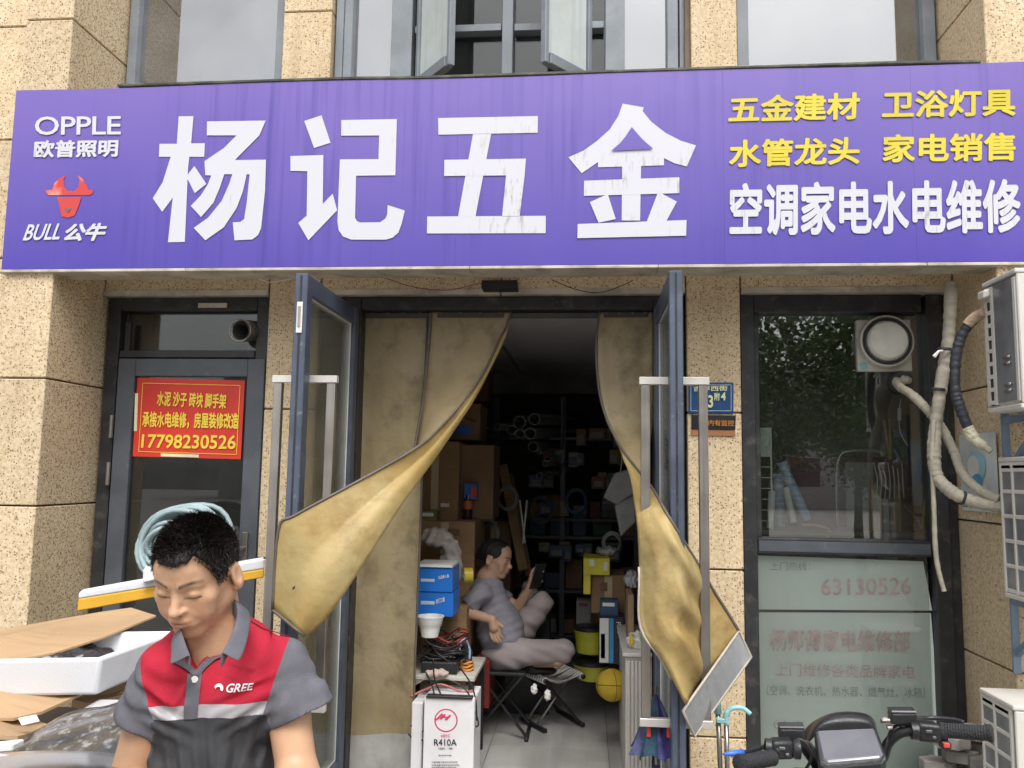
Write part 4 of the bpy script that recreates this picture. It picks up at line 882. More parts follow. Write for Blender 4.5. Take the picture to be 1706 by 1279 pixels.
# folding stools
def stool(fa, fb, ga, gb, zs, label, covered, wrap=True):
    root = empty('folding_stool', ((fa + gb) / 2), label, 'stool', 'folding stools')
    MB().bar(fa, fb, .028, .024).build('foot_bar', M['black'], root, bevel=.005); MB().bar(ga, gb, .028, .024).build('foot_bar', M['black'], root, bevel=.005)
    # seat rails above the opposite feet
    ha, hb = Vector((ga.x, ga.y, zs)), Vector((gb.x, gb.y, zs)); ia, ib = Vector((fa.x, fa.y, zs)), Vector((fb.x, fb.y, zs))
    for s in (.22, .62):
        MB().tube([fa.lerp(fb, s), ha.lerp(hb, s)], .008, 8).build('leg', M['steel'] if wrap else M['black'], root, smooth=True)
    for s in (.10, .9):
        MB().bar(ga.lerp(gb, s), ia.lerp(ib, s), .022, .014).build('leg', M['black'], root, bevel=.003)
    for a, b in ((ha, hb), (ia, ib)): MB().tube([a, b], .014, 10).build('seat_rail', M['black'], root, smooth=True)
    if wrap:
        CR = mat('white_cord', (.72, .70, .68), .8, var=.15); n = 11
        for k in range(n):
            s = .06 + .88 * k / (n - 1); p0, p1 = ha.lerp(hb, s), ia.lerp(ib, s); md_ = (p0 + p1) / 2 + Vector((0, 0, -.02 - .008 * math.sin(k * 2.3)))
            MB().tube(spline([p0 + Vector((0, 0, .019)), p0.lerp(md_, .5) + Vector((0, 0, .006)), md_, md_.lerp(p1, .5), p1 + Vector((0, 0, .019))], 4), .007, 6).build('seat_cord', CR, root, smooth=True)
            for q in (p0, p1): MB().lathe(q - (hb - ha).normalized() * .008, [(.0145, 0), (.019, .003), (.019, .013), (.0145, .016)], (hb - ha), 12).build('cord_wrap', CR, root, smooth=True)
    else: MB().prism([ha, hb, ib, ia], (0, 0, .012)).build('seat', M['black'], root)
    return root
fz = FL + .015
st = stool(PZ(868, 1196, fz), PZ(909, 1218, fz), PZ(928, 1182, fz), PZ(972, 1208, fz), FL + .30, 'black folding stool with a white cord seat in the doorway', True)
for x, y in ((890, 1148), (912, 1158)): lumpy('cord_tuft', tuple(P(x, y, .55)), (.018, .015, .03), mat('white_cord2', (.72, .70, .68), .8), None, None, 4, .004, .004, st)

# small stock hanging and piled in the depth of the shop
cr = random.Random(21)
pcs = [mat('pk_%d' % i, c, .5, var=.15) for i, c in enumerate(((.18, .16, .04), (.03, .07, .16), (.16, .03, .02), (.17, .17, .16), (.03, .08, .04), (.14, .08, .03)))]
pn = ['yellow', 'blue', 'red', 'white', 'green', 'orange']
for k in range(34):
    px = cr.uniform(880, 1070); py = cr.choice((715, 752, 790, 835, 905)) + cr.uniform(-4, 4); Y = 2.55 + cr.uniform(0, .12); ci = cr.randrange(6); c = P(px, py, Y); w_, h_ = cr.uniform(.03, .07), cr.uniform(.07, .14)
    r_ = empty('packet', (c.x, c.y, c.z - h_), 'small %s packet hanging from the dark rack at the back' % pn[ci], 'packet', 'packets hanging on the dark rack')
    MB().box(c.x - w_, c.x + w_, Y, Y + .02, c.z - h_, c.z).build('card', pcs[ci], r_, bevel=.002); MB().box(c.x - w_ * .7, c.x + w_ * .7, Y - .014, Y - .001, c.z - h_ * .85, c.z - h_ * .35).build('blister', BG if ci != 3 else pcs[1], r_, bevel=.004)
for k, (x, y, r_, Y) in enumerate(((845, 830, 14, 1.9), (900, 850, 17, 2.4), (960, 835, 15, 2.4), (815, 890, 12, 1.7), (1020, 905, 12, 1.6))):
    c = P(x, y, Y); rw = r_ / (FPX / (Y + 4.2)); o_ = empty('cable_coil', c, ['grey coil of cable beside the pale timber board', 'large dark coil hanging behind the white rods', 'dark coil hanging right of the white rods', 'small coil on the carton edge behind the woman', 'small coil above the yellow box'][k], 'cable coil'); m_ = mat('coil_%d' % k, [(.25, .25, .26), (.10, .10, .11), (.06, .12, .2), (.3, .28, .24), (.35, .35, .33)][k], .5)
    for j in range(5): MB().tube([c + Vector(((rw + .004 * j) * math.cos(a), .008 * j, (rw + .004 * j) * 1.15 * math.sin(a))) for a in [i * math.pi / 10 for i in range(20)]], .005, 6, closed=True).build('loop', m_, o_, smooth=True)
for k, (l, t, r, b, Y, ci) in enumerate(((1000, 1000, 1030, 1026, .95, 1), (960, 1000, 985, 1040, 1.4, 3), (1042, 1000, 1052, 1040, .7, 5), (700, 850, 728, 868, 1.0, 0), (796, 850, 822, 868, 1.3, 3))):
    carton(l, t, r, b, Y, .12, ['small blue box squeezed under the brown carton', 'white box above the yellow buckets', 'orange box standing behind the brown board', 'yellow box on the carton behind the cloth bag', 'white box on the dark tall carton'][k], pcs[ci], tape=False, name='box', cat='box', marks=[(l + 4, t + 4, r - 6, t + 10, M['white'] if ci != 3 else pcs[2])])
# ================================================================ right part: vent, pipes, condensers, plates
VP = mat('vent_plastic', (.50, .49, .43), .5, var=.08, dirt_glint=((.3, .26, .2), 12, .5, .75, .4))
vt = empty('exhaust_vent', P(1475, 575, .09), 'square pale exhaust vent with a round hood in the shop window', 'vent')
a, b = P(1426, 533, .085), P(1519, 619, .085); MB().box(a.x, b.x, .075, .11, b.z, a.z).build('plate', VP, vt, bevel=.004)
c = P(1473, 570, .07); MB().lathe(c, [(.128, .01), (.132, -.01), (.130, -.045), (.123, -.05), (.120, -.045), (.120, .0)], (0, 1, 0), 40).build('collar', VP, vt, smooth=40)
c2 = P(1478, 568, .04); MB().lathe(c2, [(0, -.032), (.088, -.03), (.098, -.02), (.104, .0), (.104, .02), (0, .02)], (0, 1, -.05), 40).build('flap', mat('vent_white', (.60, .59, .53), .45), vt, smooth=40)
MB().tube([c2 + Vector((.112 * math.cos(t), -.012, .112 * math.sin(t))) for t in [i * math.pi / 20 for i in range(40)]], .006, 8, closed=True).build('ring', M['rubber'], vt, smooth=True)
MB().box(P(1432, 606, .074).x, P(1444, 606, .074).x, .072, .0745, P(1432, 616, .074).z, P(1432, 604, .074).z).build('sticker', mat('green_sticker', (.2, .38, .36), .5), vt)
# lagged pipes
PI = mat('pipe_wrap', (.37, .34, .27), .75, var=.15, vs=9, bump=.5, bs=45, streak=((.28, .26, .22), (3, 3, 55), .55, .66, .5), dirt_glint=((.2, .19, .16), 10, .55, .75, .6))
PIw = mat('pipe_wrap_pale', (.58, .58, .58), .7, var=.1, vs=9, bump=.5, bs=45, streak=((.4, .4, .4), (3, 3, 55), .58, .66, .5))
PIb = mat('pipe_foam', (.035, .04, .05), .5, var=.2, bump=.3, bs=90)
def pipe(name, pts, r, m, lab, seg=12, rough=.0012):
    p3 = spline([P(x, y, Y) for x, y, Y in pts], 22); rr = [r * (1 + .05 * math.sin(i * .13) + .09 * ((i % 9) / 9 - .5) + .04 * math.sin(i * 1.1)) for i in range(len(p3))]
    root = empty(name, p3[-1], lab, 'pipe'); MB().tube(p3, rr, seg).build('wrap', m, root, smooth=True); return root
p1 = pipe('lagged_pipe', [(1585, 470, -.25), (1583, 520, -.25), (1578, 580, -.25), (1568, 640, -.26), (1560, 700, -.28), (1556, 750, -.30), (1560, 790, -.32), (1580, 815, -.36), (1612, 832, -.40), (1660, 842, -.46), (1700, 846, -.52)], .028, PI, 'beige wrapped pipe dropping from the signboard and bending right to the middle condenser')
for (x, y) in ((1573, 583), (1563, 650), (1600, 826), (1555, 760)):
    c = P(x, y, -.27 if y < 800 else -.39); MB().lathe(c - Vector((0, 0, .006)), [(.030, 0), (.032, .003), (.032, .012), (.030, .015)], (.1, 0, 1) if y < 800 else (1, 0, -.3), 14).build('band', M['rubber'], p1, smooth=True)
p2 = pipe('lagged_pipe', [(1493, 634, .06), (1500, 645, -.05), (1516, 655, -.12), (1535, 672, -.17), (1552, 692, -.2), (1570, 715, -.24), (1588, 750, -.3), (1605, 790, -.36), (1630, 815, -.42), (1665, 832, -.48)], .021, PI, 'wrapped pipe coming out of the round hole below the exhaust vent')
hc_ = P(1502, 637, .07); MB().lathe(hc_, [(.030, -.02), (.052, -.02), (.056, -.01), (.056, .02), (.030, .02)], (0, 1, 0), 24).build('wall_ring', M['rubber'], p2, smooth=40)
lumpy('putty', tuple(P(1508, 633, .045)), (.032, .02, .022), PI, None, None, 5, .004, .004, p2)
p3_ = pipe('drain_hose', [(1556, 700, -.30), (1553, 760, -.32), (1556, 850, -.32), (1560, 930, -.32), (1573, 985, -.33)], .011, PI, 'thin beige drain hose hanging loose in front of the window frame', 8)
p4 = pipe('foam_pipe', [(1640, 520, -.52), (1622, 532, -.5), (1602, 560, -.47), (1592, 600, -.45), (1592, 650, -.45), (1600, 680, -.45), (1615, 718, -.45)], .022, PIb, 'black foam covered pipe bending down from the top condenser')
MB().tube(spline([P(x, y, Y) for x, y, Y in ((1642, 520, -.55), (1630, 525, -.52), (1618, 534, -.5), (1612, 541, -.49))], 5), .023, 12).build('torn_end', mat('torn_foam', (.52, .38, .27), .9, var=.25, bump=.8, bs=70), p4, smooth=True)
MB().tube(spline([P(x, y, Y) for x, y, Y in ((1611, 712, -.45), (1622, 730, -.46), (1634, 740, -.48), (1652, 752, -.5))], 5), [.026] * 6 + [.022] * 6 + [.014] * 4, 12).build('torn_end', mat('torn_foam2', (.48, .45, .33), .9, var=.25, bump=.8, bs=70), p4, smooth=True)
tie = MB(); tie.tube([P(1574, 583, -.29), P(1564, 585, -.3), P(1556, 594, -.3)], [.003, .006, .009], 6); tie.build('tie_end', M['white'], p1)
# ---- condensers on the side of the right pilaster
AC = mat('ac_shell', (.62, .60, .55), .45, var=.05, dirt_glint=((.35, .30, .22), 6, .52, .78, .5)); FIN = mat('ac_fins', (.30, .31, .33), .35, metal=.6, var=.2, streak=((.16, .16, .17), (90, 3, .5), .45, .6, .7))
HOLE = mat('dark_hole', (.03, .035, .035), .8)
def condenser(x0, y0, y1, z0, z1, label, style):
    """left side panel at x0 between y0 (front) and y1 (wall side)"""
    root = empty('air_conditioner', (x0 + .4, (y0 + y1) / 2, z0), label, 'air conditioner', 'outdoor air conditioner units on the pilaster'); w_ = .82
    MB().box(x0 + .012, x0 + w_, y0 + .01, y1, z0 + .02, z1 - .02).build('body', AC if style else AC, root, bevel=.01, seg=2)
    MB().box(x0 - .004, x0 + w_, y0 - .006, y1 + .004, z1 - .02, z1).build('lid', AC, root, bevel=.006, seg=2)
    MB().box(x0 - .002, x0 + w_, y0 - .002, y1, z0, z0 + .02).build('base', AC, root, bevel=.004)
    # front fascia with round fan grille further right
    MB().box(x0 + .004, x0 + w_, y0 - .004, y0 + .009, z0 + .021, z1 - .021).build('front_panel', AC, root, bevel=.004)
    fc = Vector((x0 + .33, y0 - .012, (z0 + z1) / 2))
    MB().lathe(fc, [(.0, .003), (.19, .003), (.19, .007)], (0, 1, 0), 32).build('fan_recess', HOLE, root)
    for r_ in (.03, .06, .09, .12, .15, .18): MB().tube([fc + Vector((r_ * math.cos(t), 0, r_ * math.sin(t))) for t in [i * math.pi / 16 for i in range(32)]], .003, 5, closed=True).build('fan_guard', AC, root)
    d = y1 - y0
    if style == 'slots':     # pierced strip at the wall side, bare fins in front of it
        ya, yb = y1 - .075, y1; zt0, zt1 = z0 + .03, z1 - .03
        MB().box(x0 - .0, x0 + .010, yb - .022, yb, zt0, zt1).build('vent_strip', AC, root); MB().box(x0 - .0, x0 + .010, ya, ya + .020, zt0, zt1).build('vent_strip', AC, root)
        n = 9; h_ = (zt1 - zt0) / n
        MB().box(x0 - .0, x0 + .010, ya + .02, yb - .022, zt1 - h_ * 1.1, zt1).build('vent_strip', AC, root)
        MB().obox((x0 - .014, (ya + yb) / 2, zt1 - h_ * .5), (.014, 0, .004), (0, .030, 0), (0, 0, .018)).build('handle_grip', AC, root, bevel=.006)
        for i in range(n - 1):
            zz_ = zt1 - h_ * (1.1 + i * .98); MB().box(x0, x0 + .010, ya + .02, yb - .022, zz_ - h_ * .98, zz_ - h_ * .68).build('vent_bar', AC, root)
        MB().box(x0 + .004, x0 + .0118, ya + .001, yb - .001, zt0, zt1).build('vent_shadow', HOLE, root)
        MB().box(x0 + .003, x0 + .0115, y0 + .035, ya - .004, zt0 + .01, zt1).build('fins', FIN, root)
        MB().box(x0, x0 + .010, y0 + .010, y0 + .034, zt0, zt1).build('corner_post', AC, root, bevel=.003)
        for zz_ in (zt0 + .05, zt0 + .075, zt0 + .16, zt0 + .185): MB().tube([(x0 - .002, y0 + .07, zz_), (x0 - .002, y0 + .12, zz_)], .006, 8).build('tube_bend', M['steel'], root, smooth=True)
    else:
        ny, nz_ = style; MB().box(x0 + .004, x0 + .0118, y0 + .03, y1 - .005, z0 + .03, z1 - .04).build('fins', FIN, root)
        ys_ = [y0 + .03 + (d - .035) * v for v in ([0, .55, 1] if ny == 2 else [0, .38, .70, 1])]
        for y in ys_: MB().box(x0 - .001, x0 + .010, y - .008, y + .008, z0 + .02, z1 - .02).build('grille_post', AC, root, bevel=.002)
        for i in range(nz_ + 1):
            zz_ = z0 + .03 + (z1 - z0 - .07) * i / nz_
            for ya, yb in zip(ys_, ys_[1:]): MB().box(x0, x0 + .009, ya + .0085, yb - .0085, zz_ - .008, zz_ + .008).build('grille_bar', AC, root, bevel=.002)
        MB().box(x0, x0 + .0100, ys_[0] + .0085, ys_[-1] - .0085, z1 - .06, z1 - .0205).build('grille_top', AC, root)
    return root
def zx(px, py, X): q = PX(px, py, X); return q
qt, qb, qf = PX(1637, 472, 1.69), PX(1637, 690, 1.69), PX(1690, 436, 1.69)
condenser(1.69, qf.y, qt.y, qb.z, qt.z, 'top outdoor unit, with slots down its side, below the right end of the signboard', 'slots')
qt, qb, qf = PX(1664, 762, 1.735), PX(1668, 992, 1.735), PX(1715, 760, 1.735)
condenser(1.735, qf.y, qt.y, qb.z, qt.z, 'middle outdoor unit, with a square grille, of the three on the pilaster', (2, 5))
qt, qb, qf = PX(1633, 1145, 1.61), PX(1633, 1145, 1.61), PX(1688, 1176, 1.61)
condenser(1.61, qf.y, qt.y, qt.z - .58, qt.z, 'lowest outdoor unit, standing near the paving stones', (2, 6))
# brackets
def bracket(x, y0, y1, z, lab):
    r_ = empty('wall_bracket', (x, y1, z), lab, 'bracket')
    MB().bar((x, y1, z), (x, y0, z), .03, .03).build('arm', mat('bracket_blue', (.16, .22, .30), .5), r_); MB().bar((x, y1 + .01, z + .1), (x, y1 + .01, z - .3), .03, .012).build('plate', mat('bracket_blue2', (.16, .22, .30), .5), r_)
    MB().bar((x, y0 + .1, z - .014), (x, y1, z - .22), .022, .022).build('brace', mat('bracket_blue3', (.16, .22, .30), .5), r_)
q = PX(1672, 1000, 1.80); bracket(1.80, -.85, -.455, PX(1668, 992, 1.735).z - .022, 'blue wall bracket under the middle outdoor unit')
q = PX(1660, 690, 1.80); bracket(1.80, -.85, -.455, PX(1637, 690, 1.69).z - .022, 'blue wall bracket under the top outdoor unit')
# poster on the side of the pilaster
a, b, c_, d = [PX(x, y, 1.786) for x, y in ((1598, 728), (1660, 715), (1664, 852), (1603, 852))]
po = empty('poster', d, 'white notice with a faded round blue print on the pilaster behind the pipes', 'poster')
a.z = b.z = (a.z + b.z) / 2; c_.z = d.z = (c_.z + d.z) / 2; a.y = d.y = min(a.y, d.y); b.y = c_.y
quad(a, b, c_, d, .003).build('sheet', mat('poster_white', (.60, .66, .66), .4), po)
def on(u, v, l=.004): return a.lerp(b, u).lerp(d.lerp(c_, u), v) + Vector((-l, 0, 0))
def disc(u, v, ru, rv, m, l, name):
    vs = [on(u + ru * math.cos(t), v + rv * math.sin(t), l) for t in [i * math.pi / 10 for i in range(20)]]; MB().add(vs, [tuple(range(20))]).build(name, m, po)
disc(.48, .42, .26, .20, mat('cyan_pale', (.35, .62, .72), .5), .0045, 'blob'); disc(.40, .42, .17, .14, M['white'], .005, 'face')
disc(.5, .60, .14, .08, mat('blue_p', (.1, .35, .6), .5), .0055, 'bib')
text('公示', BK, po, on(.04, .90), on(.4, .90), on(.04, .96), bold=.01)
# ---- house number plate and camera sign
pl = empty('house_plate', P(1186, 688, -.015), 'blue enamel house number plate on the stone between doorway and window', 'number plate')
PB = mat('plate_blue', (.012, .075, .22), .35, var=.1); PW = mat('plate_text', (.62, .66, .58), .5)
quad(*PQ(-.010, (1147, 637), (1222, 637), (1222, 688), (1147, 688)), .008).build('plate', PB, pl)
e = [(1151, 641), (1218, 641), (1218, 684), (1151, 684)]; bd = MB()
for i in range(4): bd.bar(P(*e[i], -.0195), P(*e[(i + 1) % 4], -.0195), .0022, .001, upv=(0, 1, 0))
bd.build('border', PW, pl)
PYt = mat('plate_yellow', (.72, .74, .42), .5)
for b_, pts in (('吉祥西街', [(1155, 643), (1212, 642), (1155, 652)]),): text(b_, PYt, pl, *PQ(-.0195, *pts), bold=.02)
text('23', PYt, pl, *PQ(-.0195, (1169, 658), (1188, 658), (1169, 679)), bold=.03); text('附', PYt, pl, *PQ(-.0195, (1190, 654), (1199, 654), (1190, 667)), bold=.02); text('4', PYt, pl, *PQ(-.0195, (1201, 653), (1209, 653), (1201, 667)), bold=.03)
cs = empty('camera_sign', P(1190, 725, -.015), 'small black sign with orange characters below the house number plate', 'sign')
quad(*PQ(-.0085, (1152, 691), (1226, 692), (1225, 716), (1152, 715)), .006).build('plate', mat('sign_black', (.02, .018, .018), .35), cs)
quad(*PQ(-.0085, (1152, 716.5), (1225, 717.5), (1225, 726), (1152, 725)), .005).build('lower_plate', mat('sign_orange', (.40, .17, .07), .6), cs)
text('内有监控', mat('orange_text', (.65, .24, .03), .5), cs, *PQ(-.0155, (1180, 699), (1223, 700), (1180, 709)), bold=.01)
# ---- sheets taped inside the lower window
GS = mat('mint_sheet', (.76, .85, .79), .45, var=.06, vs=2, streak=((.80, .86, .80), (12, 1, 1), .5, .62, .4))
tx = mat('faded_pink', (.76, .56, .55), .6, var=.15, vs=30); tg = mat('faded_grey', (.42, .48, .46), .6, var=.15, vs=30); tp2 = mat('faded_pink2', (.56, .50, .46), .6)
wn = empty('window_notice', P(1410, 1150, .10), 'large mint green paper notice with faded pink writing behind the lower window glass', 'notice')
quad(*PQ(.10, (1258, 925), (1538, 935), (1553, 1017), (1261, 1015)), .003).build('upper_sheet', GS, wn)
quad(*PQ(.10, (1261, 1020), (1551, 1021), (1572, 1300), (1268, 1300)), .003).build('lower_sheet', GS, wn)
for b_, m_, pts, bo in (('上门热线：', tg, [(1283, 936), (1350, 936), (1283, 950)], .0), ('63130526', tx, [(1368, 964), (1518, 962), (1368, 992)], .01), ('杨师傅家电维修部', tx, [(1283, 1048), (1516, 1050), (1283, 1084)], .02),
        ('上门维修各类品牌家电', tx, [(1292, 1104), (1524, 1108), (1292, 1126)], .0), ('（空调、洗衣机、热水器、燃气灶、冰箱）', tg, [(1277, 1141), (1541, 1145), (1277, 1158)], .0), ('（水电', tg, [(1289, 1200), (1340, 1200), (1289, 1214)], 0)):
    text(b_, m_, wn, *PQ(.093, *pts), bold=bo)
# ---- goods behind the upper glass of the window
wr_ = empty('wire_rack', P(1270, 890, .2), 'white wire rack in the lower left of the shop window', 'rack')
q0, q1, q2, q3 = P(1257, 712, .2), P(1283, 712, .2), P(1283, 760, .2), P(1257, 885, .2)
MB().box(q0.x, q1.x, .195, .2, q2.z, q0.z).build('header_card', mat('mint_card', (.65, .72, .68), .5), wr_, bevel=.002)
fr_ = MB()
for x in (q0.x, q1.x): MB().bar((x, .19, q0.z), (x, .19, q3.z), .008).build('upright', M['white'], wr_)
for i in range(8):
    z = q2.z - (q2.z - q3.z) * i / 7; MB().bar((q0.x, .19, z), (q1.x, .19, z), .004).build('wire', M['white'], wr_)
tubec = [mat('tube_white', (.70, .72, .70), .4), mat('tube_blue', (.25, .40, .62), .4, streak=((.7, .72, .75), (3, 3, 40), .5, .6, .8))]
for i, (l, t, r, b) in enumerate(((1286, 818, 1283, 880), (1309, 812, 1322, 870), (1302, 770, 1345, 866), (1296, 790, 1300, 876))):
    o = MB().tube([P(l, t, .22 + .05 * i), P(r, b, .2 + .05 * i)], .018 if i < 2 else .026, 12).build('sealant_tube', tubec[0 if i < 2 else 1], None, smooth=40)
    tag(o, ['slim white tube standing by the wire rack', 'slim white tube leaning right in the window', 'wide blue and white tube leaning furthest right', 'blue and white tube behind the slim white ones'][i], 'tube')
sh2 = empty('window_shelf', P(1320, 880, .3), 'shelf board with a bent copper pipe inside the shop window', 'shelf')
za = Z_(1400, 885, .2); MB().box(.80, 1.72, .16, .62, za - .02, za).build('board', mat('shelf_grey', (.16, .15, .14), .6), sh2)
MB().tube(spline([P(x, y, .19) for x, y in ((1335, 874), (1360, 875), (1378, 880), (1383, 888), (1378, 893))], 5), .008, 8).build('copper_pipe', mat('copper', (.55, .28, .15), .3, metal=.8), sh2, smooth=True)
mt = empty('mirror_frame', P(1430, 890, .45), 'pale rounded metal frame standing in the middle of the shop window', 'frame')
MB().tube(spline([P(x, y, .45) for x, y in ((1395, 890), (1393, 800), (1397, 765), (1412, 752), (1460, 751), (1470, 760))], 6), .012, 8).build('rim', M['steel'], mt, smooth=True)
MB().box(X_(1410, 830, .5), X_(1456, 830, .5), .5, .51, za, Z_(1430, 770, .5)).build('panel', mat('grey_panel', (.28, .30, .28), .4), mt)
fg = empty('fan_guard', P(1400, 790, .6), 'faint wire fan guard behind the shop window', 'fan'); fc = P(1398, 785, .6)
for r_ in (.03, .055, .08, .1): MB().tube([fc + Vector((r_ * math.cos(t), 0, r_ * math.sin(t))) for t in [i * math.pi / 14 for i in range(28)]], .002, 5, closed=True).build('wire', M['steel'], fg)
for i, (x, m_) in enumerate(((1460, mat('brush_tan', (.35, .26, .12), .7)), (1466, None), (1478, mat('brush_dark', (.06, .04, .03), .6)), (1484, None), (1490, mat('bristle', (.30, .22, .12), .8)))):
    if m_ is None: continue
    r_ = empty('brush_bundle', P(x, 890, .3), ['tan bundle of brushes', '', 'dark bundle of brushes', '', 'pale bundle of bristles'][i] + ' hanging in the right part of the shop window', 'brush')
    for k in range(5): MB().bar(P(x - 8 + k * 4, 800 + (k * 7) % 12, .3), P(x - 9 + k * 4.5, 885, .3), .012, .01).build('brush', m_, r_)
r_ = empty('chopstick_pair', P(1480, 760, .3), 'two long yellow rods standing in the shop window', 'rods')
for a_, b_ in (((1473, 700), (1482, 765)), ((1481, 698), (1484, 765))): MB().bar(P(*a_, .3), P(*b_, .3), .008).build('rod', mat('yellow_rod', (.40, .33, .08), .5), r_)
r_ = empty('net_bag', P(1480, 790, .3), 'white netted wire hanging at the top of the brushes', 'net')
for k in range(7): MB().tube(spline([P(1455 + k * 8, 770 + (k % 3) * 5, .28), P(1462 + k * 7, 800, .27), P(1458 + k * 8, 830, .28)], 4), .0025, 5).build('strand', M['white'], r_)
r_ = empty('coloured_cords', P(1520, 870, .25), 'red, green and yellow straps hanging at the edge of the shop window', 'straps')
for a_, b_, c__ in (((1506, 842), (1532, 868), (.5, .04, .03)), ((1512, 838), (1535, 880), (.03, .3, .12)), ((1543, 830), (1536, 880), (.6, .6, .05)), ((1538, 860), (1544, 888), (.6, .1, .03))): MB().bar(P(*a_, .24), P(*b_, .24), .014, .004).build('strap', mat('strap', c__, .5), r_)
r_ = empty('wall_scale', P(1500, 690, .2), 'white cord with a small tag hanging inside the window under the hole', 'cord')
MB().tube(spline([P(x, y, .2) for x, y in ((1501, 664), (1498, 690), (1500, 720), (1512, 742))], 5), .003, 6).build('cord', M['white'], r_, smooth=True); MB().bar(P(1498, 680, .195), P(1498, 700, .195), .016, .01).build('tag', M['white'], r_)
sg = MB().box(X_(1310, 850, .7), X_(1545, 850, .7), .70, .75, za, Z_(1400, 760, .7)); tag(sg.build('maroon_box', mat('maroon', (.12, .015, .03), .7), None), 'dark maroon panel deep inside the shop window', 'panel')
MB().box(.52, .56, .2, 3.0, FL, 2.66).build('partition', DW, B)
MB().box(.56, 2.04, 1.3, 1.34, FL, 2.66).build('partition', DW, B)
# ---- items right of the doorway: umbrella, mop handles, bricks
um = empty('umbrella', P(1085, 1285, -.45), 'closed blue umbrella hanging from the lower handle arm of the open door leaf', 'umbrella')
UB = [mat('umb_blue', (.035, .03, .15), .5, var=.5, vs=30), mat('umb_teal', (.01, .05, .09), .5, var=.4, vs=30), mat('umb_grey', (.10, .11, .22), .5, var=.3, vs=30)]
top = P(1093, 1157, -.62); zb_ = P(1085, 1253, -.62).z; n = 24; L_ = top.z - zb_
for k in range(8):
    rows = []
    for j in range(9):
        t = j / 8; row = []
        for i in range(4):
            a = (k * 3 + i) * 2 * math.pi / n; rr = .008 + .085 * t ** .9 * (1 + .28 * math.sin(a * 8)) * (1 if t < .9 else 1.05)
            row.append(Vector((top.x + rr * math.cos(a), top.y + rr * .8 * math.sin(a), top.z - L_ * t * (1 + .03 * math.sin(a * 4)))))
        rows.append(row)
    MB().grid(rows).build('panel', UB[(k * 2) % 3], um, smooth=True)
    a = (k * 3) * 2 * math.pi / n; MB().tube([rows[-1][0], rows[-1][0] + Vector((0, 0, -.015))], .004, 6).build('rib_tip', M['black'], um)
MB().tube([top + Vector((0, 0, .03)), top, (top.x, top.y, zb_ - .12)], .005, 8).build('shaft', M['steel'], um)
MB().tube([(top.x, top.y, zb_ - .05), (top.x, top.y, zb_ - .16)], .012, 8).build('grip', UB[0], um)
for dx in (-.035, .045): MB().box(top.x + dx - .008, top.x + dx + .008, top.y - .064, top.y - .055, top.z - .15, top.z - .11).build('patch', mat('red_patch', (.6, .06, .04), .5), um)
mp_ = empty('mop', P(1200, 1300, -.3), 'steel mop pole with a pale turquoise grip against the stone wall', 'mop'); TQ = mat('turquoise', (.33, .62, .66), .4)
MB().tube([P(1196, 1188, -.25), P(1201, 1300, -.28)], .011, 12).build('pole', M['steel'], mp_, smooth=True); MB().tube([P(1193.5, 1141, -.25), P(1194, 1150, -.25), P(1196, 1188, -.25)], [.010, .014, .017], 12).build('grip', TQ, mp_, smooth=True)
m2 = empty('hook_pole', P(1212, 1300, -.3), 'steel pole with a turquoise hook handle beside the mop', 'pole')
MB().tube([P(1210, 1208, -.27), P(1212, 1300, -.3)], .011, 12).build('pole', M['steel'], m2, smooth=True)
MB().tube(spline([P(x, y, -.27) for x, y in ((1211, 1206), (1209, 1195), (1213, 1184), (1223, 1179), (1238, 1180), (1250, 1189))], 5), [.013] * 10 + [.011] * 10 + [.010] * 6, 12).build('hook', TQ, m2, smooth=True)
MB().obox(P(1203, 1200, -.27), (.026, 0, 0), (0, .012, 0), (0, 0, .010)).build('clip', TQ, m2, bevel=.003)
SB = mat('paver_grey', (.27, .25, .23), .9, var=.2, bump=.6, bs=50, rv=.15)
bs_ = empty('paver_stack', (P(1600, 1250, -.3).x, -.3, 0), 'stack of grey zigzag paving stones below the shop window', 'paving stones')
for i, (x, y) in enumerate(((1562, 1272), (1600, 1255), (1585, 1232), (1630, 1240), (1622, 1218), (1640, 1268), (1570, 1290), (1612, 1290))):
    c = P(x, y, -.25 - .04 * (i % 3)); vs = []
    for k in range(12):
        a = k * math.pi / 6; rr = .062 if k % 2 else .050; vs.append((c.x + rr * 1.3 * math.cos(a), c.y + rr * math.sin(a), c.z - .03))
    MB().prism(vs, (0, 0, .05)).build('paver', SB, bs_, bevel=.005)
MB().box(P(1552, 1290, -.3).x, 1.78, -.36, -.1, 0, P(1600, 1290, -.25).z - .03).build('paver_base', SB, bs_, bevel=.01)
# ================================================================ yellowed curtain strips
def curtain_mat(name, c1, c2, c3, transl=.35):
    m = mat(name, c1, .45, var=.1, vs=3.0, c2=c2, thr=(.35, .62), dirt_glint=(c3, 5, .50, .72, .75), streak=((.55, .46, .22), (7, 7, 1.2), .52, .68, .55), bump=.5, bs=22)
    N = m.node_tree.nodes; L = m.node_tree.links; b = N['Principled BSDF']; out = N['Material Output']
    t = N.new('ShaderNodeBsdfTranslucent'); src = b.inputs['Base Color'].links[0].from_socket; L.new(src, t.inputs[0])
    mx = N.new('ShaderNodeMixShader'); mx.inputs[0].default_value = transl; L.new(b.outputs[0], mx.inputs[1]); L.new(t.outputs[0], mx.inputs[2]); L.new(mx.outputs[0], out.inputs[0])
    return m
GOLD = curtain_mat('yellowed_vinyl', (.62, .49, .23), (.53, .37, .13), (.36, .21, .06))
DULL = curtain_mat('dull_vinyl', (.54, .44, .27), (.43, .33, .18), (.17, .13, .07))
TRIM = mat('vinyl_trim', (.12, .10, .08), .6); LTRIM = mat('light_trim', (.42, .38, .32), .6)
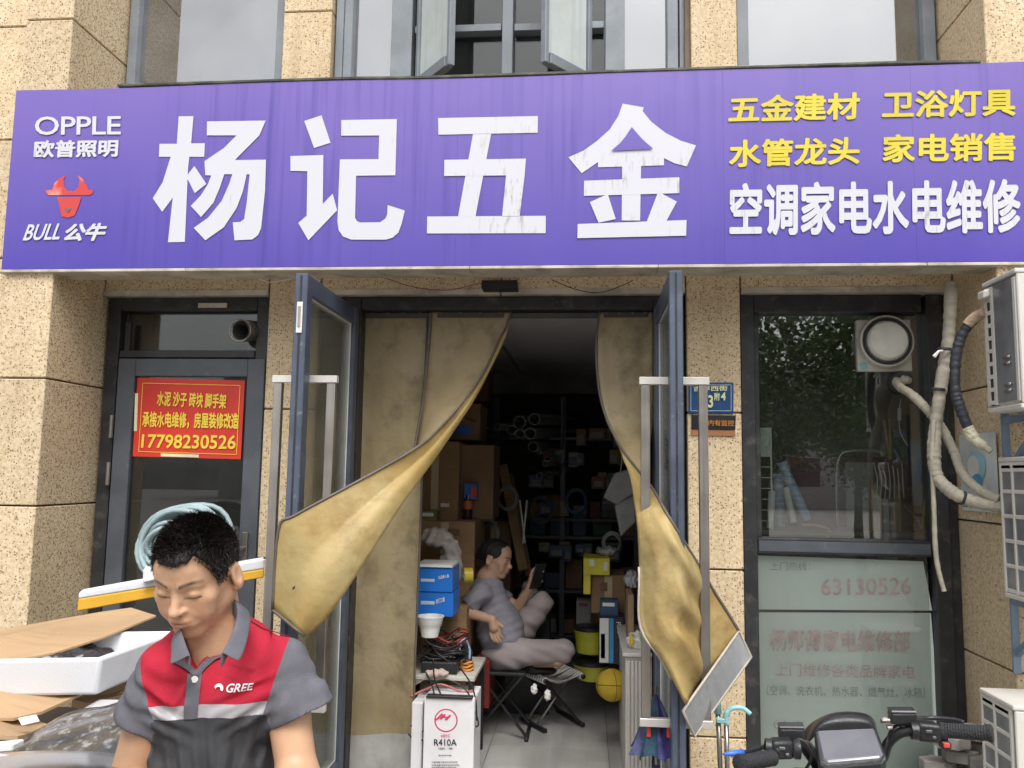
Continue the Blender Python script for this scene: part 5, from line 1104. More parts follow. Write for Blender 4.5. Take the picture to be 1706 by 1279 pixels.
def interp_rows(L_, n):
    """smooth list of equal-length point rows along the length"""
    cols = [spline([r[k] for r in L_], n) for k in range(len(L_[0]))]; return list(map(list, zip(*cols)))
def fold_sheet(name, label, rows, m, dfun=None, thick=.012):
    """rows: (H, F, E, Yh, Yf, Ye): hinge edge, fold and free edge in photo pixels, each at its own depth"""
    R_ = []
    for H, F, E, yh, yf, ye in rows:
        def pt(a, y): return P(a[0], a[1], dfun(a[0], a[1], y) if dfun else y)
        r = []
        for i in range(9):
            t = i / 8; a = (H[0] + (F[0] - H[0]) * t, H[1] + (F[1] - H[1]) * t); r.append(P(a[0], a[1], yh + (yf - yh) * t ** .5 + (.02 if 0 < t < 1 else 0) * (1 if dfun is None else 1)))
        for i in range(1, 25):
            t = i / 24; a = (F[0] + (E[0] - F[0]) * t, F[1] + (E[1] - F[1]) * t); yy = yf + (ye - yf) * t - .03 * math.sin(math.pi * min(1, t * 2)) * min(1, abs(F[0] - E[0]) / 60) * (t < .5)
            r.append(pt(a, yy))
        R_.append(r)
    R_ = interp_rows(R_, 5); root = empty(name, R_[0][0], label, 'curtain')
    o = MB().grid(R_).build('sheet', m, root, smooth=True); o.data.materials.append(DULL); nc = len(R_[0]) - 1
    for i, pg in enumerate(o.data.polygons): pg.material_index = 1 if i % nc < 8 else 0  # back layer takes the duller vinyl: doorway shade put into its colour
    s = o.modifiers.new('t', 'SOLIDIFY'); s.thickness = .003
    MB().tube([r[-1] for r in R_], .0065, 6).build('edge_piping', TRIM, root, smooth=True)
    return root, R_
rowsL = []
Lh = [(718, 520), (716, 545), (714, 575), (709, 630), (703, 680), (694, 735), (690, 785), (655, 850), (600, 945), (540, 1030), (512, 1055)]
Lf = [(851, 520), (847, 546), (837, 574), (814, 622), (790, 667), (758, 716), (724, 766), (667, 845), (606, 940), (548, 1025), (509, 1061)]
Le = [(851, 518), (845, 542), (833, 564), (807, 618), (776, 662), (736, 709), (689, 749), (588, 806), (492, 858), (464, 882), (454, 1016)]
Yf_ = [.10, .10, .09, .03, -.07, -.22, -.42, -.66, -.80, -.86, -.87]; Ye_ = [.10, .10, .08, .0, -.14, -.34, -.56, -.76, -.88, -.90, -.88]; Yh_ = [.10, .10, .10, .09, .07, .03, -.1, -.5, -.74, -.82, -.85]
for i in range(11): rowsL.append((Lh[i], Lf[i], Le[i], Yh_[i], Yf_[i], Ye_[i]))
cL, _r = fold_sheet('curtain_strip', 'golden yellowed vinyl curtain strip pulled aside and folded over the door leaf with the latch', rowsL, GOLD)
MB().tube(_r[-1][9:], .0065, 6).build('hem_piping', TRIM, cL, smooth=True)
MB().tube([r[0] for r in _r][:28], .010, 6).build('seam', TRIM, cL, smooth=True)
hl = MB(); hl.add([P(*q, -.905) for q in ((487, 979), (492, 975), (491, 980), (488, 983))], [(0, 1, 2, 3)]); hl.build('hole', M['black'], cL)
def dR(px, py, y):
    if py < 800: return y
    pts = [(1040, -.70), (1063, -.76), (1076, -.80), (1098, -.85), (1146, -.865), (1158, -.71), (1182, -.655), (1260, -.56)]
    for (a, u), (b, v) in zip(pts, pts[1:]):
        if a <= px <= b: yy = u + (v - u) * (px - a) / (b - a); break
    else: yy = pts[0][1] if px < 1040 else pts[-1][1]
    w_ = min(1, (py - 800) / 90); return y * (1 - w_) + yy * w_
Re = [(999, 518), (994, 560), (994, 610), (1000, 660), (1012, 700), (1033, 742), (1063, 783), (1088, 815), (1115, 862), (1160, 935), (1190, 985), (1212, 1020), (1232, 1052)]
Rf = [(999, 520), (994, 562), (994, 612), (1000, 662), (1010, 702), (1030, 744), (1048, 790), (1056, 838), (1062, 890), (1065, 960), (1067, 1045), (1105, 1105), (1140, 1178)]
Rh = [(1088, 520), (1089, 560), (1090, 610), (1089, 660), (1087, 700), (1083, 742), (1082, 790), (1080, 838), (1082, 890), (1082, 960), (1080, 1040), (1110, 1100), (1142, 1175)]
Yr = [.10, .10, .09, .06, .02, -.10, -.32, -.52, -.70, -.78, -.8, -.8, -.74]
rowsR = [(Rh[i], Rf[i], Re[i], (.10 if i < 5 else Yr[i] + .05), Yr[i], Yr[i] - (.0 if i < 5 else .02)) for i in range(13)]
cR, _s = fold_sheet('curtain_strip', 'golden vinyl curtain strip with a grey foot, wrapped round the door leaf above the umbrella', rowsR, GOLD, dR)
MB().tube([r[8] for r in _s][44:], .005, 6).build('fold_piping', LTRIM, cR, smooth=True)
# grey foot strip
def PR(x, y): return P(x, y, dR(x, y, -.7) - .004)
q = [PR(1231, 1051), PR(1252, 1094), PR(1157, 1227), PR(1138, 1184)]
rows = [[q[0].lerp(q[3], t) for t in [i / 8 for i in range(9)]], [q[1].lerp(q[2], t) for t in [i / 8 for i in range(9)]]]
ft = MB().grid(rows).build('foot_strip', mat('grey_foot', (.30, .31, .32), .5, var=.12, dirt_glint=((.18, .17, .15), 14, .55, .75, .5)), cR); sd_ = ft.modifiers.new('t', 'SOLIDIFY'); sd_.thickness = .006
MB().tube([*rows[0], *reversed(rows[1])], .0055, 6, closed=True).build('foot_piping', LTRIM, cR, smooth=True)
# straight strips still hanging
def strip(l, r, bl, br, t, b, Y, label, foot=True, amp=.012):
    rows = []; n = 26
    for j in range(n + 1):
        v = j / n; row = []
        for i in range(13):
            u = i / 12; a = P(l + (r - l) * u, t, Y); c = P(bl + (br - bl) * u, b, Y); p_ = a.lerp(c, v); p_.y += amp * math.sin(u * 7 + v * 4) * min(1, v * 3) + .003 * math.sin(u * 31 + v * 12 + 3 * math.sin(v * 9)) + .006 * math.sin(v * 17 + u * 5) * v; row.append(p_)
        rows.append(row)
    root = empty('curtain_strip', rows[0][0], label, 'curtain'); k = 24
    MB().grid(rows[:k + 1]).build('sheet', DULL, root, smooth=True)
    if foot: MB().grid(rows[k:]).build('foot_strip', mat('grey_foot2', (.40, .39, .37), .55, dirt_glint=((.25, .22, .18), 10, .5, .7, .5)), root, smooth=True)
    for e in (0, -1): MB().tube([r_[e] for r_ in rows], .006, 6).build('edge_piping', TRIM, root, smooth=True)
    return root
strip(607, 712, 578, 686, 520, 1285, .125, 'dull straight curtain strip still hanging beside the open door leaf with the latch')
rl = MB().box(-1.19, .33, .11, .135, 2.475, 2.50); tag(rl.build('curtain_rail', mat('rail', (.06, .055, .05), .5), None), 'dark rail under the door head carrying the curtain strips', 'rail')
# pale hem band at the top of the strips
for i, (a, b) in enumerate(((607, 712), (718, 849), (1000, 1086))):
    for k in range(4):
        x = a + (b - a) * (k + .5) / 4; c = P(x, 521, .095); MB().lathe(c, [(0, -.004), (.004, -.003), (.004, 0)], (0, 1, 0), 8).build('snap', M['steel'], [cL, cL, cR][i])
# ================================================================ seated woman in the shop
def woman():
    Yw = .92
    def p(x, y, d=0): return np.array(P(x, y, Yw + d))
    hd = p(826, 929); HS = 1.0; HR = rotz(R(78)) @ rotx(R(12)); HRi = HR.T.astype(f32); Hf = hd.astype(f32)
    toH = lambda q: (q - Hf) @ HRi.T
    nb = p(812, 962); sh = p(802, 988, -.13); shf = p(822, 985, .15); el = p(771, 1018, -.16); wr = p(820, 1032, -.2); 
    elf = p(862, 1012, .12); wf = p(884, 978, .05)
    hip = p(838, 1080); kn = p(938, 1084, -.08); kn2 = p(902, 1004, .10); an = p(890, 1102, .1); ft = p(872, 1062, .12)
    sk = p(812, 1020)
    def body(q):
        h = toH(q); d = face_sdf(h)
        d = smin(d, cap(q, hd + [.0, 0, -.05], nb, .05, .055), .02)
        d = smin(d, cap(q, sh, el, .040, .036), .02); d = smin(d, cap(q, el, wr, .036, .024), .015)
        d = smin(d, cap(q, shf, elf, .040, .034), .02); d = smin(d, cap(q, elf, wf, .034, .022), .015)
        d = smin(d, cap(q, nb, sk, .06, .07), .03)
        for w_, dr, sd in ((wr, np.array([.25, 0, -1.]), np.array([1., 0, .25])), (wf, np.array([.35, 0, .9]), np.array([.9, .3, -.3]))):
            dr = dr / np.linalg.norm(dr); sd = sd / np.linalg.norm(sd); pc = w_ + dr * .045
            d = smin(d, cap(q, w_, pc, .024, .030), .012)
            for o_, l in ((-.027, .06), (-.009, .07), (.009, .066), (.026, .05)):
                k = pc + dr * .02 + sd * o_; m = k + dr * l * .55; e = m + dr * l * .4 + np.array([.012, 0, 0]); d = smin(d, smin(cap(q, k, m, .009, .0085), cap(q, m, e, .0085, .007), .003), .005)
            k = w_ + dr * .02 + sd * .022; d = smin(d, cap(q, k, k + dr * .035 + sd * .03, .012, .009), .006)
        d = smin(d, cap(q, kn + [-.03, 0, -.05], an, .045, .034), .02)
        return d
    def col(q):
        h = toH(q); c = face_col(h, (.52, .32, .22)); far = np.clip((np.linalg.norm(h, axis=1) - .13) / .05, 0, 1)[:, None]; return c * (1 - far) + np.array((.50, .31, .21)) * far
    root = empty('person', (hip[0], hip[1], FL), 'woman in a grey shirt seated on a stool inside the doorway, hand raised', 'person')
    pts = np.array([hd, nb, el, wr, elf, wf, kn, an, hip]); lo, hi = pts.min(0) - .2, pts.max(0) + .2
    sdf_obj('body', sdf_mesh(body, lo, hi, .0055, 'body'), tone_mat('skin_dim', .5, .0), root, colfn=col)
    def shirt(q):
        d = cap(q, p(812, 985), p(842, 1080), .105, .135); d = smin(d, cap(q, sh + [0, .03, 0], shf, .05, .05), .06)
        d = smin(d, ell(q, p(835, 1050), (.13, .15, .16)), .05)
        sl = smax(cap(q, sh, sh + (el - sh) * .75, .058, .060), plane(q, sh + (el - sh) * .72, el - sh), .004); d = smin(d, sl, .03)
        sl = smax(cap(q, shf, shf + (elf - shf) * .7, .055, .058), plane(q, shf + (elf - shf) * .65, elf - shf), .004); d = smin(d, sl, .03)
        d = smax(d, -cap(q, nb + [.0, 0, .0], hd, .055, .07), .006)
        return d + .004 * np.sin(q[:, 2] * 50 + q[:, 0] * 25 + 2 * np.sin(q[:, 0] * 14)) + .002 * np.sin(q[:, 2] * 120 - q[:, 0] * 60 + q[:, 1] * 20)
    sdf_obj('shirt', sdf_mesh(shirt, lo, hi, .007, 'shirt'), mat('grey_violet_cloth', (.26, .25, .29), .85, var=.12), root)
    def tr(q):
        d = ell(q, hip + [.02, 0, -.03], (.15, .16, .10)); d = smin(d, cap(q, hip + [.02, -.08, -.01], kn, .085, .062), .05)
        d = smin(d, cap(q, kn, kn + (an - kn) * .55, .062, .05), .03)
        d = smin(d, cap(q, hip + [.03, .08, .02], kn2, .082, .062), .05); d = smin(d, cap(q, kn2, ft, .062, .052), .04)
        return d + .004 * np.sin(q[:, 0] * 21 + q[:, 2] * 62 + 2 * np.sin(q[:, 0] * 15)) + .002 * np.sin(q[:, 0] * 40 + q[:, 2] * 95 + q[:, 1] * 30)
    sdf_obj('trousers', sdf_mesh(tr, lo, hi, .007, 'trousers'), mat('pale_pink_cloth', (.33, .285, .28), .85, var=.1), root)
    def hair(q):
        h = toH(q); base = ell(h, (0, .014, .030), (.081, .098, .084)); x, y, z = h[:, 0], h[:, 1], h[:, 2]
        t = np.clip((y + .065) / .04, 0, 1); zl = .062 * (1 - t) - .0 * t; zl = np.where(y > .036, -.05, zl); zl = np.where((y > -.004) & (y <= .036), .018, zl)
        d = smax(base, (zl - z) * .5, .005); return smin(d, ell(h, (0, .10, .0), (.035, .03, .035)), .02) + .0015 * np.sin(x * 200 + y * 160)
    sdf_obj('hair', sdf_mesh(hair, hd - .17, hd + .17, .005, 'hair'), mat('black_hair2', (.012, .010, .009), .5, bump=.5, bs=300), root)
    def shoe(q): return smin(ell(q, an + [.04, 0, -.05], (.10, .04, .03)), ell(q, an + [-.02, 0, -.03], (.04, .035, .035)), .02)
    sdf_obj('shoe', sdf_mesh(shoe, an - .2, an + .2, .006, 'shoe'), M['black'], root)
    ph = MB(); c = Vector(wf) + Vector((.045, -.02, .07)); ph.obox(c, (.02, .01, .075), (.03, .03, 0), (.0035, 0, -.001)); tag(ph.build('phone', M['black'], None, bevel=.002), 'thin dark phone held up in the hand of the seated woman', 'phone')
    # her stool
    z = FL + .012; s0 = FL + .36; xh = float(hip[0])
    q = empty('folding_stool', (xh, Yw, FL), 'black folding stool under the seated woman', 'stool', 'folding stools')
    for s in (-1, 1):
        MB().bar((xh - .16, Yw + s * .15, z), (xh + .13, Yw + s * .15, s0), .022, .014).build('leg', M['black'], q, bevel=.002)
        MB().bar((xh + .16, Yw + s * .13, z), (xh - .13, Yw + s * .13, s0), .022, .014).build('leg', M['black'], q, bevel=.002)
        MB().tube([(xh + s * .16, Yw - .18, z), (xh + s * .16, Yw + .18, z)], .012, 8).build('foot_bar', M['black'], q, smooth=True)
    MB().box(xh - .15, xh + .15, Yw - .17, Yw + .17, s0, s0 + .02).build('seat', M['black'], q, bevel=.006)
    # white figurine behind her hand
    fg = p(882, 1000, .5); r_ = empty('white_jug', (fg[0], fg[1], fg[2] - .1), 'white lidded jug standing in the dark behind the raised hand', 'jug')
    MB().lathe(fg - [0, 0, .1], [(0, 0), (.075, 0), (.08, .05), (.075, .13), (.05, .17), (.055, .19), (.04, .22), (.012, .23), (.012, .25), (0, .25)], seg=20).build('jug_body', mat('jug', (.42, .40, .36), .4), r_, smooth=40)
    MB().box(fg[0] - .14, fg[0] + .14, fg[1] - .12, fg[1] + .12, FL, fg[2] - .101).build('stand', M['black'], r_)
woman()
# ================================================================ coil of hose on the door
hc = P(309, 893, -.12); co_ = empty('hose_coil', hc, 'coil of pale blue hose hanging on the shut door above the head of the man', 'hose'); HB = mat('hose_blue', (.31, .40, .42), .6, var=.12, bump=.2, bs=80, rv=.12)
cr = random.Random(3)
for k in range(13):
    rx_, rz_ = .175 + .004 * k + cr.uniform(-.02, .02), .105 + k * .009; pts = []; yo = -.06 + .012 * k % .09; tw = cr.uniform(-.35, .35); cx = hc.x + cr.uniform(-.02, .02); cz = hc.z - .03 + cr.uniform(-.02, .0)
    for i in range(28):
        a = i * 2 * math.pi / 28; pts.append((cx + rx_ * math.cos(a) + .02 * math.sin(a + tw), hc.y + yo + .02 * math.sin(2 * a + k) + tw * .05 * math.cos(a), cz + rz_ * math.sin(a) * (.92 + .05 * math.sin(3 * a + k)) + .03 * tw * math.cos(a)))
    MB().tube(pts, .0125, 8, closed=True).build('loop', HB, co_, smooth=True)
MB().bar((hc.x, .02, hc.z + .12), (hc.x, -.16, hc.z + .12), .012).build('hook', M['steel'], co_)
# ================================================================ pile in front of the pilaster
FO = mat('foam_white', (.68, .69, .72), .7, var=.04, bump=.08, bs=160, dirt_glint=((.5, .48, .44), 6, .56, .75, .4)); FY = mat('foam_yellow', (.70, .38, .03), .6, var=.05)
a0, a1 = P(131, 987, -.92), P(441, 931, -.62); lid = empty('foam_board', a0, 'long white foam strip with a yellow lower edge lying across behind the man', 'foam')
dpt = (a1 - a0).cross(Vector((0, 0, 1))).normalized() * -.10; hW, hY = Vector((0, 0, -.042)), Vector((0, 0, -.038))
if dpt.y < 0: dpt = -dpt
mb = MB(); mb.prism([a0, a1, a1 + hW, a0 + hW * .6], dpt); mb.build('foam', FO, lid, bevel=.006, seg=2)
mb = MB(); mb.prism([a0 + hW * .6 + Vector((0, 0, -.001)), a1 + hW + Vector((0, 0, -.001)), a1 + hW + hY, a0 + hW * .6 + hY * 1.3], dpt * 1.01); mb.build('yellow_edge', FY, lid, bevel=.004)
b0 = P(238, 948, -.86); mb = MB(); mb.prism([b0, P(262, 942, -.84), P(262, 966, -.84), P(238, 972, -.86)], dpt * .8); mb.build('foam_block', FO, lid, bevel=.006)
kb = mat('kraft', (.42, .28, .155), .8, var=.08, vs=3, streak=((.36, .23, .12), (3, 30, 3), .55, .64, .5), bump=.2, bs=30)
# stack on a delivery trike: flat bed first
bed = empty('cargo_bed', (-1.55, -1.55, 0), 'dark wheeled cargo bed carrying the cardboard and foam pile', 'cart')
BD = mat('bed_metal', (.05, .045, .055), .4)
zb = PZ(160, 1159, 1.0); 
def slabz(px, name, m, par, th, bev=0):
    """sheet from (pixel x, pixel y, Y) corners, extruded down by th"""
    vs = [P(x, y, Y) for x, y, Y in px]; return MB().prism(vs, (0, 0, -th)).build(name, m, par, bevel=bev)
k1 = slabz([(-60, 1072, -1.95), (-20, 1052, -1.5), (168, 1019, -1.45), (218, 1012, -1.42), (260, 1025, -1.55), (172, 1061, -1.75), (94, 1086, -1.9), (4, 1103, -2.02)], 'cardboard_sheet', kb, None, .006); tag(k1, 'sloping flat cardboard sheet on top of the white foam tray', 'cardboard')
# foam tray
cn = P(168, 1096, -2.02); zt, zbm = cn.z, P(160, 1159, -2.02).z
lf = Vector((P(-120, 1100, -2.12).x, -2.12, zt)); rt = Vector((P(300, 1045, -1.62).x, -1.62, zt)); bk = lf + (rt - cn)
tr_ = empty('foam_tray', Vector((cn.x, cn.y, zbm)), 'large white foam tray holding a black bag, under the sloping cardboard sheet', 'foam tray')
def tray_ring(c, inset):
    ctr = sum(c, Vector()) / 4; return [p_.lerp(ctr, inset) for p_ in c]
c4 = [lf, cn, rt, bk]; out_b = [Vector((p_.x, p_.y, zbm)) for p_ in tray_ring(c4, .04)]; inn = tray_ring(c4, .10); inb = [Vector((p_.x, p_.y, zbm + .03)) for p_ in tray_ring(c4, .14)]
mb = MB(); vs = out_b + c4 + inn + inb; fs = [(3, 2, 1, 0)]
for i in range(4):
    j = (i + 1) % 4; fs += [(i, j, 4 + j, 4 + i), (4 + i, 4 + j, 8 + j, 8 + i), (8 + i, 8 + j, 12 + j, 12 + i)]
fs.append((12, 13, 14, 15)); mb.add(vs, fs); mb.build('tray', FO, tr_, bevel=.012, seg=3, smooth=30)
lumpy('black_bag', tuple((cn + bk) / 2 + Vector((-.03, .05, -.055))), (.15, .10, .035), mat('black_film', (.03, .03, .035), .2, var=.3, bump=1, bs=30), 'black plastic bag lying in the foam tray', 'bag', 14, .015, .009)
lumpy('clear_bag', tuple((cn + bk) / 2 + Vector((-.10, -.02, -.05))), (.16, .08, .025), mat('grey_film2', (.33, .34, .36), .2, var=.3, bump=1, bs=30), 'grey clear film sheet lying in the foam tray', 'plastic film', 15, .012, .009)
k2 = slabz([(-80, 1135, -2.1), (60, 1138, -1.9), (131, 1157, -2.0), (70, 1185, -2.12), (22, 1196, -2.18), (-60, 1195, -2.2)], 'cardboard_sheet', kb, None, .007); tag(k2, 'bent cardboard sheet poking out under the foam tray at the edge of the photo', 'cardboard')
k3 = slabz([(120, 1165, -1.9), (232, 1122, -1.7), (228, 1150, -1.75), (150, 1172, -1.95)], 'cardboard_sheet', kb, None, .02); tag(k3, 'thin cardboard piece between the foam tray and the arm of the man', 'cardboard')
for i, (pts, yy, lab) in enumerate((([(-70, 1118), (40, 1125), (120, 1150), (60, 1160), (-60, 1150)], -2.0, 'thin cardboard layer directly under the foam tray'), ([(-60, 1186), (40, 1190), (92, 1212), (30, 1226), (-60, 1222)], -2.25, 'crumpled brown cardboard flap lowest in the corner pile'))):
    o = slabz([(x, y, yy + (.15 if k in (1, 2) else 0) - .002 * k) for k, (x, y) in enumerate(pts)], 'cardboard_sheet', kb, None, .01); tag(o, lab, 'cardboard')
lb_ = quad(P(30, 1196, -2.215), P(60, 1190, -2.21), P(66, 1201, -2.23), P(36, 1208, -2.235), .002); tag(lb_.build('shipping_label', WP, None), 'white shipping label stuck on the corner pile', 'label')
# film wrapped load
FIL = mat('cling_film', (.06, .058, .062), .07, var=.3, vs=18, bump=1.0, bs=12, dirt_glint=((.42, .43, .44), 34, .54, .66, .6), coat=.5)  # pale specks in the colour stand for highlights on the crinkled film
rows = []
for j in range(22):
    v = j / 21; row = []
    for i in range(26):
        u = i / 25; L0 = P(-60 + 20 * v, 1235 + 10 * v, -2.2); 
        a = P(10 + 205 * u, 1232 - 70 * u + 6 * math.sin(u * 9), -2.05); b = P(-60 + 285 * u, 1300, -2.42); p_ = a.lerp(b, v)
        p_.z += .05 * math.sin(math.pi * v) * (.6 + .4 * u) + .006 * math.sin(u * 9 + v * 5 + 2 * math.sin(u * 4)) + .003 * math.sin(v * 27 + u * 8); row.append(p_)
    rows.append(row)
fw_ = MB().grid(rows).build('wrapped_bundle', FIL, None, smooth=True); tag(fw_, 'dark bundle wrapped in crinkled clear film at the bottom corner, under the cardboard', 'bundle'); fw_.modifiers.new('t', 'SOLIDIFY').thickness = .01
ws = slabz([(112, 1196, -2.03), (165, 1165, -1.98), (214, 1166, -2.0), (205, 1178, -2.08), (140, 1190, -2.1)], 'paper_sheet', mat('translucent_white', (.58, .58, .58), .4), None, .003); tag(ws, 'pale translucent sheet on the film wrapped bundle', 'sheet')
zz = P(60, 1240, -2.1).z
MB().box(-2.2, -1.02, -2.06, -1.35, .55, zz - .12).build('bed', BD, bed, bevel=.01)
for x in (-2.0, -1.15):
    for y in (-2.0, -1.42): MB().lathe((x - .03, y, .27), [(0, 0), (.2, 0), (.26, .01), (.27, .03), (.26, .05), (.2, .06), (0, .06)], (1, 0, 0), 24).build('wheel', M['rubber'], bed, smooth=40)
MB().box(-2.0, -1.15, -1.75, -1.68, .27, .56).build('axle', BD, bed)
# dark glossy bonnet, its white highlight modelled as a bright strip
sh_ = empty('vehicle_front', P(40, 1300, -2.7), 'dark glossy vehicle nose with a bright trim line in the bottom corner', 'vehicle'); rows = []
for j in range(12):
    v = j / 11; rows.append([P(-80 + 290 * u, 1262 + 28 * v - 12 * math.sin(u * 2.6) * (1 - v) + 40 * v * v, -2.52 - .35 * v) for u in [i / 14 for i in range(15)]])
rows.append([Vector((p_.x, p_.y - .02, .3)) for p_ in rows[-1]])
MB().grid(rows).build('bonnet', mat('dark_gloss', (.012, .009, .012), .2, coat=1), sh_, smooth=True)
MB().tube(spline([P(x, y, -2.56) for x, y in ((-40, 1258), (10, 1262), (50, 1268), (90, 1277), (130, 1292))], 5), .007, 8).build('trim', mat('bright_trim', (.7, .7, .72), .2, metal=.6), sh_, smooth=True)
MB().obox(P(10, 1243, -2.35), (.03, 0, .004), (0, .02, 0), (0, 0, .008)).build('tag', M['white'], sh_, bevel=.003)
MB().lathe(P(40, 1500, -2.9), [(0, 0), (.2, 0), (.26, .01), (.27, .03), (.26, .08), (.2, .1), (0, .1)], (1, 0, 0), 24).build('wheel', M['rubber'], sh_, smooth=40) if False else None
# ================================================================ scooter handlebars
Ym = -1.95
mc = empty('scooter', (P(1410, 1240, Ym).x, Ym, 0), 'black electric scooter seen from its handlebars with a grey dashboard screen', 'scooter')
def q_(x, y, d=0): return P(x, y, Ym + d)
BP = mat('scooter_black', (.016, .017, .019), .35, var=.2, bump=.15, bs=250); GR = mat('grip', (.022, .023, .026), .7, bump=.6, bs=220)
# dashboard hood
outl = [(1342, 1240), (1347, 1222), (1355, 1207), (1366, 1195), (1382, 1187), (1402, 1184), (1425, 1184), (1444, 1187), (1455, 1194), (1461, 1206), (1462, 1222), (1464, 1240)]
inner = [(1362, 1222), (1364, 1217), (1367, 1214), (1374, 1213), (1385, 1213), (1402, 1212), (1420, 1212), (1436, 1211), (1448, 1211), (1454, 1213), (1458, 1219), (1462, 1232)]
rows = [[q_(x, y + 14, -.02) + Vector((0, .10, -.02)) for x, y in outl], [q_(x, y, .05) for x, y in outl], [q_(x, y + 1, .0) for x, y in outl], [q_((x + a) / 2, (y + b) / 2 - 1, -.035) for (x, y), (a, b) in zip(outl, inner)], [q_(x, y, -.03) for x, y in inner], [q_(x, y + 12, -.035) for x, y in inner]]
hd_ = MB().grid(rows).build('dash_hood', BP, mc, smooth=True); s_ = hd_.modifiers.new('t', 'SOLIDIFY'); s_.thickness = .006; hd_.modifiers.new('s', 'SUBSURF').render_levels = 1
sc4 = [q_(1361, 1216, -.03), q_(1456, 1212, -.03), q_(1471, 1254, -.10), q_(1467, 1260, -.11), q_(1378, 1268, -.11), q_(1371, 1262, -.10)]
MB().prism(sc4, (0, .0, -.012)).build('screen', mat('screen_grey', (.13, .13, .15), .12, coat=.6), mc, bevel=.003)
fr_ = [q_(1356, 1212, -.025), q_(1460, 1208, -.025), q_(1477, 1256, -.105), q_(1468, 1267, -.115), q_(1377, 1275, -.115), q_(1364, 1266, -.105)]
MB().prism([v - Vector((0, 0, .004)) for v in fr_], (0, 0, -.03)).build('dash_frame', BP, mc, bevel=.004)
hb = spline([q_(x, y, d) for x, y, d in ((1290, 1252, -.12), (1330, 1240, -.06), (1352, 1262, .0), (1375, 1290, .03), (1440, 1292, .03), (1468, 1268, .02), (1480, 1238, .0), (1500, 1221, -.02), (1530, 1216, -.04))], 6)
MB().tube(hb, .0125, 12).build('handlebar', BP, mc, smooth=True)
def grip(pts, lab):
    p3 = [q_(*p) for p in pts]; ax_ = (p3[-1] - p3[0]); L_ = ax_.length; pr = [(.012, 0), (.019, .004)]
    n = 16
    for i in range(n): pr += [(.0185, .008 + (L_ - .02) * i / n), (.0170, .008 + (L_ - .02) * (i + .6) / n)]
    pr += [(.020, L_ - .01), (.021, L_ - .003), (.016, L_), (0, L_)]
    g_ = MB().lathe(p3[0], pr, ax_, 20).build('grip', GR, mc, smooth=50); g_['label'] = lab
grip([(1566, 1216, -.05), (1655, 1222, -.10)], 'grip by the outdoor unit'); grip([(1288, 1262, -.13), (1231, 1272, -.22)], 'grip near the turquoise hook')
def cluster(x, y, d, s):
    c = q_(x, y, d); MB().obox(c, (.026, -.006 * s, 0), (0, .022, 0), (0, 0, .022)).build('switch_box', BP, mc, bevel=.008, seg=3, smooth=40)
    MB().obox(c + Vector((-.004, -.024, .006)), (.008, 0, 0), (0, .003, 0), (0, 0, .004)).build('switch', mat('switch_grey', (.08, .08, .085), .4), mc, bevel=.002)
    MB().obox(c + Vector((.008, -.024, -.008)), (.005, 0, 0), (0, .003, 0), (0, 0, .004)).build('switch', mat('switch_grey', (.08, .08, .085), .4), mc, bevel=.002)
    MB().lathe(c + Vector((.026, -.003, 0)), [(.02, 0), (.023, .004), (.023, .016), (.019, .018)], (1, -.1, 0), 18).build('collar', BP, mc, smooth=40)
    MB().lathe(c + Vector((-.040, .0, 0)), [(.015, 0), (.021, .002), (.021, .018), (.015, .02)], (1, -.1, 0), 18).build('clamp', BP, mc, smooth=40)
cluster(1544, 1218, -.045, 1); cluster(1302, 1246, -.10, -1)
MB().obox(q_(1574, 1240, -.06), (.012, 0, 0), (0, .012, 0), (0, 0, .009)).build('button_box', BP, mc, bevel=.003); MB().obox(q_(1575, 1240, -.07) + Vector((0, -.006, 0)), (.007, 0, 0), (0, .004, 0), (0, 0, .005)).build('button', mat('red_button', (.6, .05, .04), .4), mc, bevel=.001)
for (x, y, d) in ((1503, 1194, -.02), (1318, 1220, -.06)):
    c = q_(x, y, d); MB().obox(c, (.030, -.004, .002), (.002, .020, 0), (0, 0, .014)).build('brake_reservoir', BP, mc, bevel=.005, seg=2)
    MB().obox(c + Vector((0, 0, .0165)), (.031, -.004, .002), (.002, .021, 0), (0, 0, .003)).build('reservoir_cap', mat('cap_gloss', (.05, .05, .055), .15), mc, bevel=.003)
    MB().tube([c + Vector((-.005, 0, -.014)), c + Vector((.02, 0, -.04))], .010, 8).build('clamp', BP, mc, smooth=True)
for pts in ([(1515, 1200, .0), (1545, 1196, .04), (1585, 1198, .02), (1605, 1203, .0)], [(1308, 1236, -.05), (1280, 1242, -.05), (1245, 1252, -.1), (1232, 1254, -.12)]):
    MB().tube(spline([q_(*p) for p in pts], 5), [.006] * 8 + [.0055] * 8, 8).build('brake_lever', BP, mc, smooth=True)
MB().tube([q_(1238, 1253, -.12), q_(1222, 1255, -.13), q_(1205, 1256, -.14)], [.008, .008, .003], 8).build('lever_tip', mat('blue_tip', (.04, .14, .55), .4), mc, smooth=True)
for pts, r_ in (([(1497, 1206, 0), (1485, 1216, .0), (1478, 1235, -.01), (1470, 1262, 0), (1462, 1290, .02)], .004), ([(1335, 1234, -.05), (1350, 1240, -.04), (1362, 1262, -.04), (1372, 1290, 0)], .005), ([(1315, 1240, -.08), (1332, 1232, -.1), (1345, 1242, -.09), (1352, 1262, -.05), (1340, 1285, 0)], .004)):
    MB().tube(spline([q_(*p) for p in pts], 6), r_, 7).build('cable', M['rubber'], mc, smooth=True)
for x, y in ((1470, 1200), (1478, 1212)): MB().lathe(q_(x, y, -.02), [(0, 0), (.006, 0), (.006, .012), (0, .012)], (1, 0, .2), 8).build('bolt', M['steel'], mc)
